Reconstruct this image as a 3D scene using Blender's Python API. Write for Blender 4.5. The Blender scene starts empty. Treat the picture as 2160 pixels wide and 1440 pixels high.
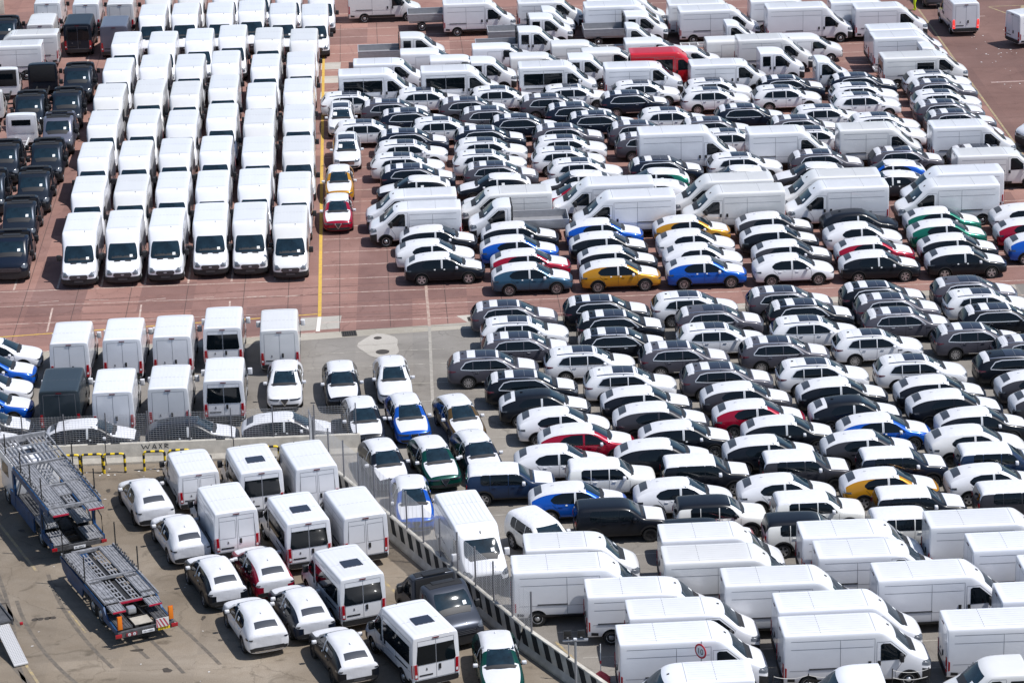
import bpy, bmesh, math, random
from mathutils import Vector, Matrix
from mathutils.bvhtree import BVHTree
random.seed(7)
R = math.radians
S = bpy.context.scene
COL = S.collection

# ------------------------------------------------------------------ camera
PITCH, ROLL, CAM_H, FOCAL_PX = R(19.8), R(1.4), 53.7, 6277.0
cam_data = bpy.data.cameras.new('camera')
cam_data.sensor_width = 36.0
cam_data.lens = FOCAL_PX / 2160.0 * 36.0
cam_data.clip_start, cam_data.clip_end = 1.0, 3000.0
camera = bpy.data.objects.new('camera', cam_data)
COL.objects.link(camera)
_f = Vector((0, math.cos(PITCH), -math.sin(PITCH)))
_r0, _u0 = Vector((1, 0, 0)), Vector((0, math.sin(PITCH), math.cos(PITCH)))
_r = _r0 * math.cos(ROLL) - _u0 * math.sin(ROLL)
_u = _r0 * math.sin(ROLL) + _u0 * math.cos(ROLL)
_m = Matrix((_r, _u, -_f)).transposed().to_4x4()
_m.translation = Vector((0, 0, CAM_H))
camera.matrix_world = _m
S.camera = camera

# ------------------------------------------------------------------ sky, sun, exposure
SUN_ELEV, SUN_AZ = 61.0, -14.0          # azimuth from +X, counter-clockwise
world = bpy.data.worlds.new('World')
S.world = world
world.use_nodes = True
wn = world.node_tree
wn.nodes.clear()
_out = wn.nodes.new('ShaderNodeOutputWorld')
_bg = wn.nodes.new('ShaderNodeBackground')
_sky = wn.nodes.new('ShaderNodeTexSky')
_sky.sky_type = 'NISHITA'
_sky.sun_disc = False
_sky.sun_elevation = R(SUN_ELEV)
_sky.sun_rotation = R(90.0 - SUN_AZ)
_sky.air_density, _sky.dust_density, _sky.ozone_density = 1.0, 0.7, 1.6
_bg.inputs['Strength'].default_value = 0.110
wn.links.new(_sky.outputs[0], _bg.inputs['Color'])
wn.links.new(_bg.outputs[0], _out.inputs['Surface'])
sun_data = bpy.data.lights.new('sun', 'SUN')
sun_data.energy = 4.6
sun_data.angle = R(0.53)
sun_data.color = (1.0, 0.98, 0.955)
sun = bpy.data.objects.new('sun', sun_data)
COL.objects.link(sun)
_sd = Vector((math.cos(R(SUN_ELEV)) * math.cos(R(SUN_AZ)), math.cos(R(SUN_ELEV)) * math.sin(R(SUN_AZ)), math.sin(R(SUN_ELEV))))
sun.rotation_euler = _sd.to_track_quat('Z', 'Y').to_euler()
sun.location = _sd * 200
S.view_settings.view_transform = 'Standard'
S.view_settings.look = 'None'
S.view_settings.exposure = 0.12
S.view_settings.gamma = 1.0
S.view_settings.use_curve_mapping = False
S.render.engine = 'CYCLES'
S.cycles.max_bounces = 6
S.cycles.diffuse_bounces = 3
S.cycles.glossy_bounces = 3
S.cycles.use_denoising = True

# ------------------------------------------------------------------ materials
MATS = {}
def nt(name):
    m = bpy.data.materials.new(name)
    m.use_nodes = True
    t = m.node_tree
    return m, t, t.nodes['Principled BSDF']

def mat(name, rgb, rough=0.5, metal=0.0, coat=0.0, spec=0.5, var=0.0, scale=6.0, bump=0.0, bscale=20.0, emit=None):
    if name in MATS:
        return MATS[name]
    m, t, b = nt(name)
    b.inputs['Base Color'].default_value = (*rgb, 1)
    b.inputs['Roughness'].default_value = rough
    b.inputs['Metallic'].default_value = metal
    b.inputs['Specular IOR Level'].default_value = spec
    b.inputs['Coat Weight'].default_value = coat
    b.inputs['Coat Roughness'].default_value = 0.06
    if var:
        tc = t.nodes.new('ShaderNodeTexCoord')
        n = t.nodes.new('ShaderNodeTexNoise')
        n.inputs['Scale'].default_value = scale
        n.inputs['Detail'].default_value = 5
        n.inputs['Roughness'].default_value = 0.65
        t.links.new(tc.outputs['Object'], n.inputs['Vector'])
        r = t.nodes.new('ShaderNodeValToRGB')
        r.color_ramp.elements[0].position, r.color_ramp.elements[1].position = 0.3, 0.72
        r.color_ramp.elements[0].color = (*[c * (1 - var) for c in rgb], 1)
        r.color_ramp.elements[1].color = (*[min(1, c * (1 + var * 0.6)) for c in rgb], 1)
        t.links.new(n.outputs['Fac'], r.inputs[0])
        t.links.new(r.outputs[0], b.inputs['Base Color'])
    if bump:
        tc2 = t.nodes.new('ShaderNodeTexCoord')
        n2 = t.nodes.new('ShaderNodeTexNoise')
        n2.inputs['Scale'].default_value = bscale
        n2.inputs['Detail'].default_value = 4
        t.links.new(tc2.outputs['Object'], n2.inputs['Vector'])
        bp = t.nodes.new('ShaderNodeBump')
        bp.inputs['Strength'].default_value = bump
        bp.inputs['Distance'].default_value = 0.05
        t.links.new(n2.outputs['Fac'], bp.inputs['Height'])
        t.links.new(bp.outputs[0], b.inputs['Normal'])
    if emit:
        b.inputs['Emission Color'].default_value = (*emit[0], 1)
        b.inputs['Emission Strength'].default_value = emit[1]
    MATS[name] = m
    return m

def paint(name, rgb, metal=0.0, rough=0.3):
    return mat('paint_' + name, rgb, rough, metal, coat=0.6 if max(rgb) > .1 else 0.16, var=0.04, scale=1.2, spec=.5 if max(rgb) > .5 else .22)

PAINT = {
    'white': paint('white', (0.73, 0.73, 0.755)),
    'white_b': paint('white_b', (0.70, 0.70, 0.715)),
    'white_c': paint('white_c', (0.745, 0.75, 0.785)),
    'white_d': paint('white_d', (0.68, 0.672, 0.665)),
    'pearl': paint('pearl', (0.68, 0.67, 0.66)),
    'silverwhite': paint('silverwhite', (0.74, 0.74, 0.76)),
    'cream': paint('cream', (0.78, 0.77, 0.73)),
    'black': paint('black', (0.007, 0.009, 0.014)),
    'navyblack': paint('navyblack', (0.008, 0.013, 0.026)),
    'navy': paint('navy', (0.014, 0.030, 0.070)),
    'grey': paint('grey', (0.075, 0.073, 0.090), 0.1, 0.34),
    'darkgrey': paint('darkgrey', (0.036, 0.036, 0.044), 0.1, 0.34),
    'slate': paint('slate', (0.030, 0.080, 0.135), 0.3, 0.3),
    'steel': paint('steel', (0.018, 0.025, 0.038), 0.4, 0.34),
    'gunmetal': paint('gunmetal', (0.055, 0.062, 0.080), 0.4, 0.34),
    'petrol': paint('petrol', (0.036, 0.050, 0.062), 0.3, 0.34),
    'lilac': paint('lilac', (0.15, 0.155, 0.20), 0.4, 0.34),
    'blue': paint('blue', (0.004, 0.080, 0.42), 0.2, 0.26),
    'gold': paint('gold', (0.48, 0.22, 0.012), 0.3, 0.3),
    'bronze': paint('bronze', (0.13, 0.075, 0.022), 0.5, 0.3),
    'red': paint('red', (0.30, 0.004, 0.024), 0.2, 0.26),
    'green': paint('green', (0.004, 0.125, 0.085), 0.3, 0.26),
    'darkgreen': paint('darkgreen', (0.004, 0.055, 0.043), 0.3, 0.26),
    'brightred': paint('brightred', (0.55, 0.006, 0.018)),
}
FILM = mat('white_film', (0.63, 0.63, 0.655), 0.42, bump=0.5, bscale=2.6, var=0.06, scale=2.0)
COVER = mat('crumpled_cover', (0.64, 0.64, 0.67), 0.5, bump=0.6, bscale=4.0, var=0.04, scale=4)
def film_soft(name, rgb): return mat('film_' + name, rgb, 0.4)
GLASS = mat('tinted_glass', (0.004, 0.007, 0.010), 0.05, spec=0.35)
SCREEN = mat('windscreen_glass', (0.010, 0.024, 0.036), 0.05, spec=0.5, var=0.5, scale=2.2)
SUNROOF = mat('sunroof_glass', (0.022, 0.027, 0.042), 0.1, spec=0.5)
PLASTIC = mat('black_plastic', (0.016, 0.016, 0.018), 0.55)
ARCH = mat('arch_liner', (0.008, 0.008, 0.009), 0.9)
RUBBER = mat('tyre_rubber', (0.014, 0.014, 0.014), 0.8)
STEELRIM = mat('steel_rim', (0.42, 0.43, 0.45), 0.4, 0.6)
ALLOY = mat('alloy_rim', (0.50, 0.50, 0.52), 0.3, 0.8)
DARKRIM = mat('dark_rim', (0.03, 0.03, 0.033), 0.35, 0.5)
TRIM = mat('bright_trim', (0.62, 0.63, 0.66), 0.25, 0.3)
CHROME = mat('chrome', (0.75, 0.76, 0.78), 0.15, 1.0)
SEAM = mat('panel_gap', (0.17, 0.17, 0.19), 0.7)
REDLAMP = mat('red_lamp', (0.34, 0.006, 0.014), 0.2, coat=0.6)
DARKRED = mat('dark_red_lamp', (0.10, 0.004, 0.012), 0.2, coat=0.6)
LITLAMP = mat('lit_brake_lamp', (0.6, 0.02, 0.02), 0.2, emit=((1, 0.04, 0.03), 1.5))
HEADLAMP = mat('headlamp_glass', (0.13, 0.145, 0.17), 0.12, coat=1.0, var=0.5, scale=9)
DARKLAMP = mat('dark_headlamp', (0.03, 0.032, 0.04), 0.1, coat=1.0)
CLEARLAMP = mat('clear_lamp', (0.7, 0.7, 0.72), 0.2)
PLATE = mat('plate_holder', (0.05, 0.05, 0.055), 0.4)
PAPER = mat('paper_sheet', (0.80, 0.82, 0.82), 0.8)
ALUM = mat('aluminium_boards', (0.36, 0.36, 0.375), 0.42, 0.35, var=0.12, scale=3)
ALUMEDGE = mat('aluminium_edge', (0.66, 0.66, 0.68), 0.35, 0.5)
CHASSIS = mat('chassis_black', (0.02, 0.02, 0.022), 0.6)
CHASSISW = mat('chassis_white', (0.62, 0.62, 0.62), 0.5)
SOFTBLACK = mat('black_panel', (0.012, 0.012, 0.014), 0.75, bump=0.2, bscale=4)
ORANGE = mat('orange_marker', (0.75, 0.20, 0.01), 0.5)

# ------------------------------------------------------------------ mesh helpers
def me_from_bm(bm, name, m, smooth=False, angle=35):
    bmesh.ops.recalc_face_normals(bm, faces=bm.faces)
    me = bpy.data.meshes.new(name)
    bm.to_mesh(me)
    bm.free()
    if m:
        me.materials.append(m)
    if smooth:
        me.shade_smooth()
        me.set_sharp_from_angle(angle=R(angle))
    return me

def bm_box(bm, x0, x1, y0, y1, z0, z1, bev=0.0):
    v = [bm.verts.new((x, y, z)) for x in (x0, x1) for y in (y0, y1) for z in (z0, z1)]
    fs = []
    for q in ((0, 1, 3, 2), (4, 6, 7, 5), (0, 4, 5, 1), (2, 3, 7, 6), (0, 2, 6, 4), (1, 5, 7, 3)):
        fs.append(bm.faces.new([v[i] for i in q]))
    if bev:
        es = list({e for f in fs for e in f.edges})
        bmesh.ops.bevel(bm, geom=es, offset=bev, segments=2, affect='EDGES', profile=0.6)

def box_me(name, m, x0, x1, y0, y1, z0, z1, bev=0.0, smooth=True):
    bm = bmesh.new()
    bm_box(bm, x0, x1, y0, y1, z0, z1, bev)
    return me_from_bm(bm, name, m, smooth and bev > 0)

def boxes_me(name, m, lst, bev=0.0):
    bm = bmesh.new()
    for b in lst:
        bm_box(bm, *b, bev=bev)
    return me_from_bm(bm, name, m, bev > 0)

def bm_tube(bm, pts, r, n=8, closed=False):
    pts = [Vector(p) for p in pts]
    rings = []
    for i, p in enumerate(pts):
        a = pts[max(i - 1, 0)]
        b = pts[min(i + 1, len(pts) - 1)]
        d = (b - a).normalized()
        up = Vector((0, 0, 1)) if abs(d.z) < 0.9 else Vector((1, 0, 0))
        s = d.cross(up).normalized()
        t = s.cross(d)
        rings.append([bm.verts.new(p + (s * math.cos(2 * math.pi * k / n) + t * math.sin(2 * math.pi * k / n)) * r) for k in range(n)])
    for a, b in zip(rings, rings[1:]):
        for k in range(n):
            bm.faces.new((a[k], a[(k + 1) % n], b[(k + 1) % n], b[k]))
    bm.faces.new(rings[0][::-1])
    bm.faces.new(rings[-1])

def tube_me(name, m, pts, r, n=8):
    bm = bmesh.new()
    bm_tube(bm, pts, r, n)
    return me_from_bm(bm, name, m, True, 50)

def bm_lathe_y(bm, prof, n=28, sgn=1):
    """profile of (y, radius) turned about the Y axis"""
    rings = []
    for y, r in prof:
        rings.append([bm.verts.new((r * math.cos(2 * math.pi * k / n), y * sgn, r * math.sin(2 * math.pi * k / n))) for k in range(n)])
    for a, b in zip(rings, rings[1:]):
        for k in range(n):
            bm.faces.new((a[k], a[(k + 1) % n], b[(k + 1) % n], b[k]))
    bm.faces.new(rings[0])
    bm.faces.new(rings[-1][::-1])

def lerp(a, b, t): return a + (b - a) * t

def interp(rows, t):
    if t <= rows[0][0]:
        return rows[0][1:]
    for a, b in zip(rows, rows[1:]):
        if t <= b[0]:
            k = (t - a[0]) / (b[0] - a[0] + 1e-9)
            return tuple(lerp(p, q, k) for p, q in zip(a[1:], b[1:]))
    return rows[-1][1:]

AX = {'+y': (Vector((0, -1, 0)), lambda t, a: Vector((t, 5, a))),
      '-y': (Vector((0, 1, 0)), lambda t, a: Vector((t, -5, a))),
      '+x': (Vector((-1, 0, 0)), lambda t, a: Vector((9, a, t))),
      '-x': (Vector((1, 0, 0)), lambda t, a: Vector((-9, a, t))),
      '+z': (Vector((0, 0, -1)), lambda t, a: Vector((t, a, 9)))}

def hit(bvh, axis, t, a):
    d, o = AX[axis]
    h = bvh.ray_cast(o(t, a), d)
    return h[0], d

def patch(bvh, axis, rows, n=8, m=4, off=0.008, name='patch', mt=None, exact=True):
    """sheet that hugs the body: rows of (t, a0, a1) seen along an axis, with a rim that runs back into the body"""
    bm = bmesh.new()
    ts = [rows[0][0] + (rows[-1][0] - rows[0][0]) * i / n for i in range(n + 1)]
    if exact:
        ts = sorted(set([round(t, 5) for t in ts] + [round(r[0], 5) for r in rows]))
        ts = [t for i, t in enumerate(ts) if i == 0 or t - ts[i - 1] > 1e-4]
    last = None
    grid = []
    for t in ts:
        a0, a1 = interp(rows, t)
        line = []
        for j in range(m + 1):
            a = lerp(a0, a1, j / m)
            p, d = hit(bvh, axis, t, a)
            if p is None:
                p = last if last is not None else None
                if p is None:
                    continue
                dd = AX[axis][1](t, a)
                q = dd.copy()
                for k in range(3):
                    if abs(d[k]) > 0.5:
                        q[k] = p[k]
                p = q
            last = p
            line.append(bm.verts.new(p - d * off))
        grid.append(line)
    grid = [g for g in grid if len(g) == m + 1]
    for g, h in zip(grid, grid[1:]):
        for j in range(m):
            bm.faces.new((g[j], g[j + 1], h[j + 1], h[j]))
    ring = grid[0] + [g[-1] for g in grid[1:-1]] + grid[-1][::-1] + [g[0] for g in grid[1:-1]][::-1]
    d = AX[axis][0]
    back = [bm.verts.new(v.co + d * (off + 0.02)) for v in ring]
    k = len(ring)
    for i in range(k):
        bm.faces.new((ring[i], ring[(i + 1) % k], back[(i + 1) % k], back[i]))
    bmesh.ops.remove_doubles(bm, verts=bm.verts, dist=1e-5)
    return me_from_bm(bm, name, mt, True, 30)

def strip_bm(bm, bvh, axis, pts, w, off, step=0.12):
    """narrow line drawn on the body along (t, a) points"""
    prev = None
    path = []
    for (t0, a0), (t1, a1) in zip(pts, pts[1:]):
        L = math.hypot(t1 - t0, a1 - a0)
        k = max(1, int(L / step))
        for i in range(k):
            path.append((lerp(t0, t1, i / k), lerp(a0, a1, i / k)))
    path.append(pts[-1])
    for i, (t, a) in enumerate(path):
        p0, p1 = path[max(i - 1, 0)], path[min(i + 1, len(path) - 1)]
        dx, dy = p1[0] - p0[0], p1[1] - p0[1]
        L = math.hypot(dx, dy) or 1
        nx, ny = -dy / L * w / 2, dx / L * w / 2
        q = []
        for s in (-1, 1):
            h, d = hit(bvh, axis, t + nx * s, a + ny * s)
            q.append(None if h is None else h - d * off)
        if q[0] is None or q[1] is None:
            prev = None
            continue
        cur = [bm.verts.new(q[0]), bm.verts.new(q[1])]
        if prev:
            bm.faces.new((prev[0], prev[1], cur[1], cur[0]))
        prev = cur

def strips(bvh, specs, w=0.014, off=0.003, name='panel_gap', mt=None):
    bm = bmesh.new()
    for axis, pts in specs:
        strip_bm(bm, bvh, axis, pts, w, off)
    return me_from_bm(bm, name, mt or SEAM)

# ------------------------------------------------------------------ body shells
def shell(stations, region, wheels, arch_r, names, sub=2, fit=None, crease=None):
    """stations: (x, [(y, z) half section from bottom centre to top centre]); region(i, r) -> material slot.
    Subdivides the cage, cuts wheel arches, splits it by slot. Returns ({name: mesh}, bvh)"""
    bm = bmesh.new()
    rings = []
    nr = len(stations[0][1])
    for x, pts in stations:
        L = [bm.verts.new((x, y, z)) for y, z in pts]
        Rr = [L[0]] + [bm.verts.new((x, -y, z)) for y, z in pts[1:-1]] + [L[-1]]
        rings.append((L, Rr))
    def face(vs, slot):
        vv = []
        for v in vs:
            if v not in vv:
                vv.append(v)
        f = bm.faces.new(vv)
        f.material_index = slot
        return f
    for i, (A, B) in enumerate(zip(rings, rings[1:])):
        for r in range(nr - 1):
            s = region(i, r)
            face((A[0][r], A[0][r + 1], B[0][r + 1], B[0][r]), s)
            face((A[1][r + 1], A[1][r], B[1][r], B[1][r + 1]), s)
    for k, e in ((0, rings[0]), (len(rings) - 2, rings[-1])):
        for r in range(nr - 1):
            s = region(-1 if k == 0 else -2, r)
            face((e[0][r], e[0][r + 1], e[1][r + 1], e[1][r]), s)
    bmesh.ops.recalc_face_normals(bm, faces=bm.faces)
    if crease:
        cl = bm.edges.layers.float.new('crease_edge')
        idx = {}
        for i, (A, B) in enumerate(rings):
            for r in range(nr):
                idx[A[r]] = (i, r)
                idx[B[r]] = (i, r)
        for e in bm.edges:
            c = crease(idx[e.verts[0]], idx[e.verts[1]])
            if c:
                e[cl] = c
    me = bpy.data.meshes.new('cage')
    bm.to_mesh(me)
    bm.free()
    tmp = [bpy.data.materials.new('tmp%d' % k) for k in range(len(names))] + [ARCH]
    for m in tmp:
        me.materials.append(m)
    ob = bpy.data.objects.new('cage', me)
    COL.objects.link(ob)
    md = ob.modifiers.new('s', 'SUBSURF')
    md.levels = md.render_levels = sub
    dg = bpy.context.evaluated_depsgraph_get()
    dg.update()
    me2 = bpy.data.meshes.new_from_object(ob.evaluated_get(dg))
    if fit:
        lo = [min(v.co[k] for v in me2.vertices) for k in range(3)]
        hi = [max(v.co[k] for v in me2.vertices) for k in range(3)]
        for v in me2.vertices:
            for k in range(3):
                a, b = fit[k]
                v.co[k] = a + (v.co[k] - lo[k]) / (hi[k] - lo[k]) * (b - a)
    ob.modifiers.clear()
    ob.data = me2
    # the uncut body for casting details on
    bmv = bmesh.new()
    bmv.from_mesh(me2)
    bvh = BVHTree.FromBMesh(bmv)
    bmv.free()
    cutters = []
    if wheels:
        cb = bmesh.new()
        for x, z in wheels:
            for s in (-1, 1):
                n = 28
                ins = 0.52 if arch_r < 0.42 else 0.55
                a = [cb.verts.new((x + arch_r * math.cos(2 * math.pi * k / n), s * 1.6, z + arch_r * math.sin(2 * math.pi * k / n))) for k in range(n)]
                b = [cb.verts.new((v.co.x, s * ins, v.co.z)) for v in a]
                for k in range(n):
                    cb.faces.new((a[k], a[(k + 1) % n], b[(k + 1) % n], b[k]))
                cb.faces.new(a[::-1])
                cb.faces.new(b)
        bmesh.ops.recalc_face_normals(cb, faces=cb.faces)
        cm = bpy.data.meshes.new('cut')
        cb.to_mesh(cm)
        cb.free()
        cm.materials.append(ARCH)
        co = bpy.data.objects.new('cut', cm)
        COL.objects.link(co)
        bo = ob.modifiers.new('b', 'BOOLEAN')
        bo.operation = 'DIFFERENCE'
        bo.solver = 'EXACT'
        bo.object = co
        bo.material_mode = 'TRANSFER'
        dg = bpy.context.evaluated_depsgraph_get()
        dg.update()
        me3 = bpy.data.meshes.new_from_object(ob.evaluated_get(dg))
        cutters.append(co)
    else:
        me3 = me2.copy()
    slots = [m for m in me3.materials]
    out = {}
    arch_slots = {i for i, m in enumerate(slots) if m == ARCH}
    for k, nm in enumerate(names):
        b2 = bmesh.new()
        b2.from_mesh(me3)
        keep = {i for i, m in enumerate(slots) if m == tmp[k]}
        if k == 0:
            keep |= arch_slots
        dele = [f for f in b2.faces if f.material_index not in keep]
        bmesh.ops.delete(b2, geom=dele, context='FACES')
        for f in b2.faces:
            f.material_index = 1 if f.material_index in arch_slots else 0
        mm = bpy.data.meshes.new(nm)
        b2.to_mesh(mm)
        b2.free()
        mm.materials.append(FILM)
        if k == 0:
            mm.materials.append(ARCH)
        mm.shade_smooth()
        mm.set_sharp_from_angle(angle=R(38))
        out[nm] = mm
    bpy.data.objects.remove(ob)
    for m in tmp[:-1]:
        bpy.data.materials.remove(m)
    for c in cutters:
        bpy.data.objects.remove(c)
    return out, bvh

# ------------------------------------------------------------------ wheels
def tyre_me(r, w, n=28):
    bm = bmesh.new()
    bm_lathe_y(bm, [(-w / 2, r * 0.62), (-w / 2, r * 0.9), (-w * 0.36, r * 0.985), (0, r), (w * 0.36, r * 0.985), (w / 2, r * 0.9), (w / 2, r * 0.68), (w * 0.36, r * 0.66), (w * 0.3, 0.02)], n)
    return me_from_bm(bm, 'tyre', RUBBER, True, 40)

def rim_me(r, w, kind, m):
    bm = bmesh.new()
    R0 = r * 0.68
    def ring(ro, ri, y0, y1, n=28):
        a = [[bm.verts.new((q * math.cos(2 * math.pi * k / n), y, q * math.sin(2 * math.pi * k / n))) for k in range(n)] for q, y in ((ro, y0), (ro, y1), (ri, y1), (ri, y0))]
        for i in range(4):
            p, q = a[i], a[(i + 1) % 4]
            for k in range(n):
                bm.faces.new((p[k], p[(k + 1) % n], q[(k + 1) % n], q[k]))
    y = w * 0.42
    if kind == 'steel':
        bm_lathe_y(bm, [(y - 0.05, R0), (y - 0.01, R0 * 0.98), (y - 0.015, R0 * 0.86), (y - 0.06, R0 * 0.8), (y - 0.02, R0 * 0.5), (y + 0.03, R0 * 0.34), (y + 0.04, 0.02)], 24)
        for k in range(8):
            a = 2 * math.pi * k / 8
            c, s = math.cos(a) * R0 * 0.68, math.sin(a) * R0 * 0.68
            # holes are dark lugs set in the disc
        return me_from_bm(bm, 'rim', m, True, 30)
    ring(R0, R0 * 0.9, y - 0.03, y)
    ns = {'five': 5, 'ten': 10, 'rings': 5, 'six': 6}[kind]
    wd = {'five': 0.05, 'ten': 0.026, 'rings': 0.03, 'six': 0.034}[kind]
    for k in range(ns):
        a = 2 * math.pi * k / ns + 0.3
        if kind == 'rings':
            cx, cz, q = math.cos(a) * R0 * 0.6, math.sin(a) * R0 * 0.6, R0 * 0.31
            n = 12
            A = [[bm.verts.new((cx + qq * math.cos(2 * math.pi * j / n), y - 0.005, cz + qq * math.sin(2 * math.pi * j / n))) for j in range(n)] for qq in (q, q * 0.72)]
            for j in range(n):
                bm.faces.new((A[0][j], A[0][(j + 1) % n], A[1][(j + 1) % n], A[1][j]))
        else:
            u, v = Vector((math.cos(a), 0, math.sin(a))), Vector((-math.sin(a), 0, math.cos(a)))
            p = [u * R0 * 0.15 + v * wd * 0.8, u * R0 * 0.92 + v * wd, u * R0 * 0.92 - v * wd, u * R0 * 0.15 - v * wd * 0.8]
            top = [bm.verts.new(q + Vector((0, y - 0.008, 0))) for q in p]
            bot = [bm.verts.new(q + Vector((0, y - 0.04, 0))) for q in p]
            bm.faces.new(top)
            for j in range(4):
                bm.faces.new((top[j], top[(j + 1) % 4], bot[(j + 1) % 4], bot[j]))
    ring(R0 * 0.24, 0.01, y - 0.04, y)
    return me_from_bm(bm, 'rim', m, False)

# ------------------------------------------------------------------ prototypes
class Proto:
    def __init__(s, name, category):
        s.name, s.category, s.parts = name, category, []
    def add(s, name, me, key=None, parent=None, mtx=None):
        s.parts.append((name, me, key, parent, mtx))
        return len(s.parts) - 1

PROTO = {}
FLIP = Matrix.Rotation(math.pi, 4, 'Z')

def add_wheels(P, tyre, rim, xs, track, r):
    for x in xs:
        for s in (1, -1):
            mt = Matrix.Translation((x, s * track, r)) @ (Matrix.Identity(4) if s > 0 else FLIP)
            k = P.add('wheel', tyre, None, None, mt)
            P.add('rim', rim, None, k)

def rowsx(pts_bot, pts_top):
    xs = sorted({p[0] for p in pts_bot} | {p[0] for p in pts_top})
    lo = max(pts_bot[0][0], pts_top[0][0])
    hi = min(pts_bot[-1][0], pts_top[-1][0])
    return [(x, interp(pts_bot, x)[0], interp(pts_top, x)[0]) for x in xs if lo <= x <= hi]

def both(P, bvh, name, rows, mt=None, key=None, n=10, m=4, off=0.008):
    for ax in ('+y', '-y'):
        P.add(name, patch(bvh, ax, rows, n, m, off, name, mt), key)

def mirror_me(w=0.22, d=0.13, h=0.16):
    bm = bmesh.new()
    bm_box(bm, -d / 2, d / 2, -w / 2, w / 2, -h / 2, h / 2, 0.045)
    return me_from_bm(bm, 'mirror', None, True, 60)

def add_mirrors(P, x, y, z, size=(0.24, 0.14, 0.17), key='mirror', mt=None, arm=PLASTIC):
    me = mirror_me(*size)
    if mt:
        me.materials.append(mt)
    else:
        me.materials.append(FILM)
    for s in (1, -1):
        k = P.add('mirror', me, key, None, Matrix.Translation((x, s * y, z)))
        a = box_me('mirror_arm', arm, -0.03, 0.03, -0.16, 0.02, -0.09, -0.05) if s > 0 else box_me('mirror_arm', arm, -0.03, 0.03, -0.02, 0.16, -0.09, -0.05)
        P.add('mirror_arm', a, None, k)

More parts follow.
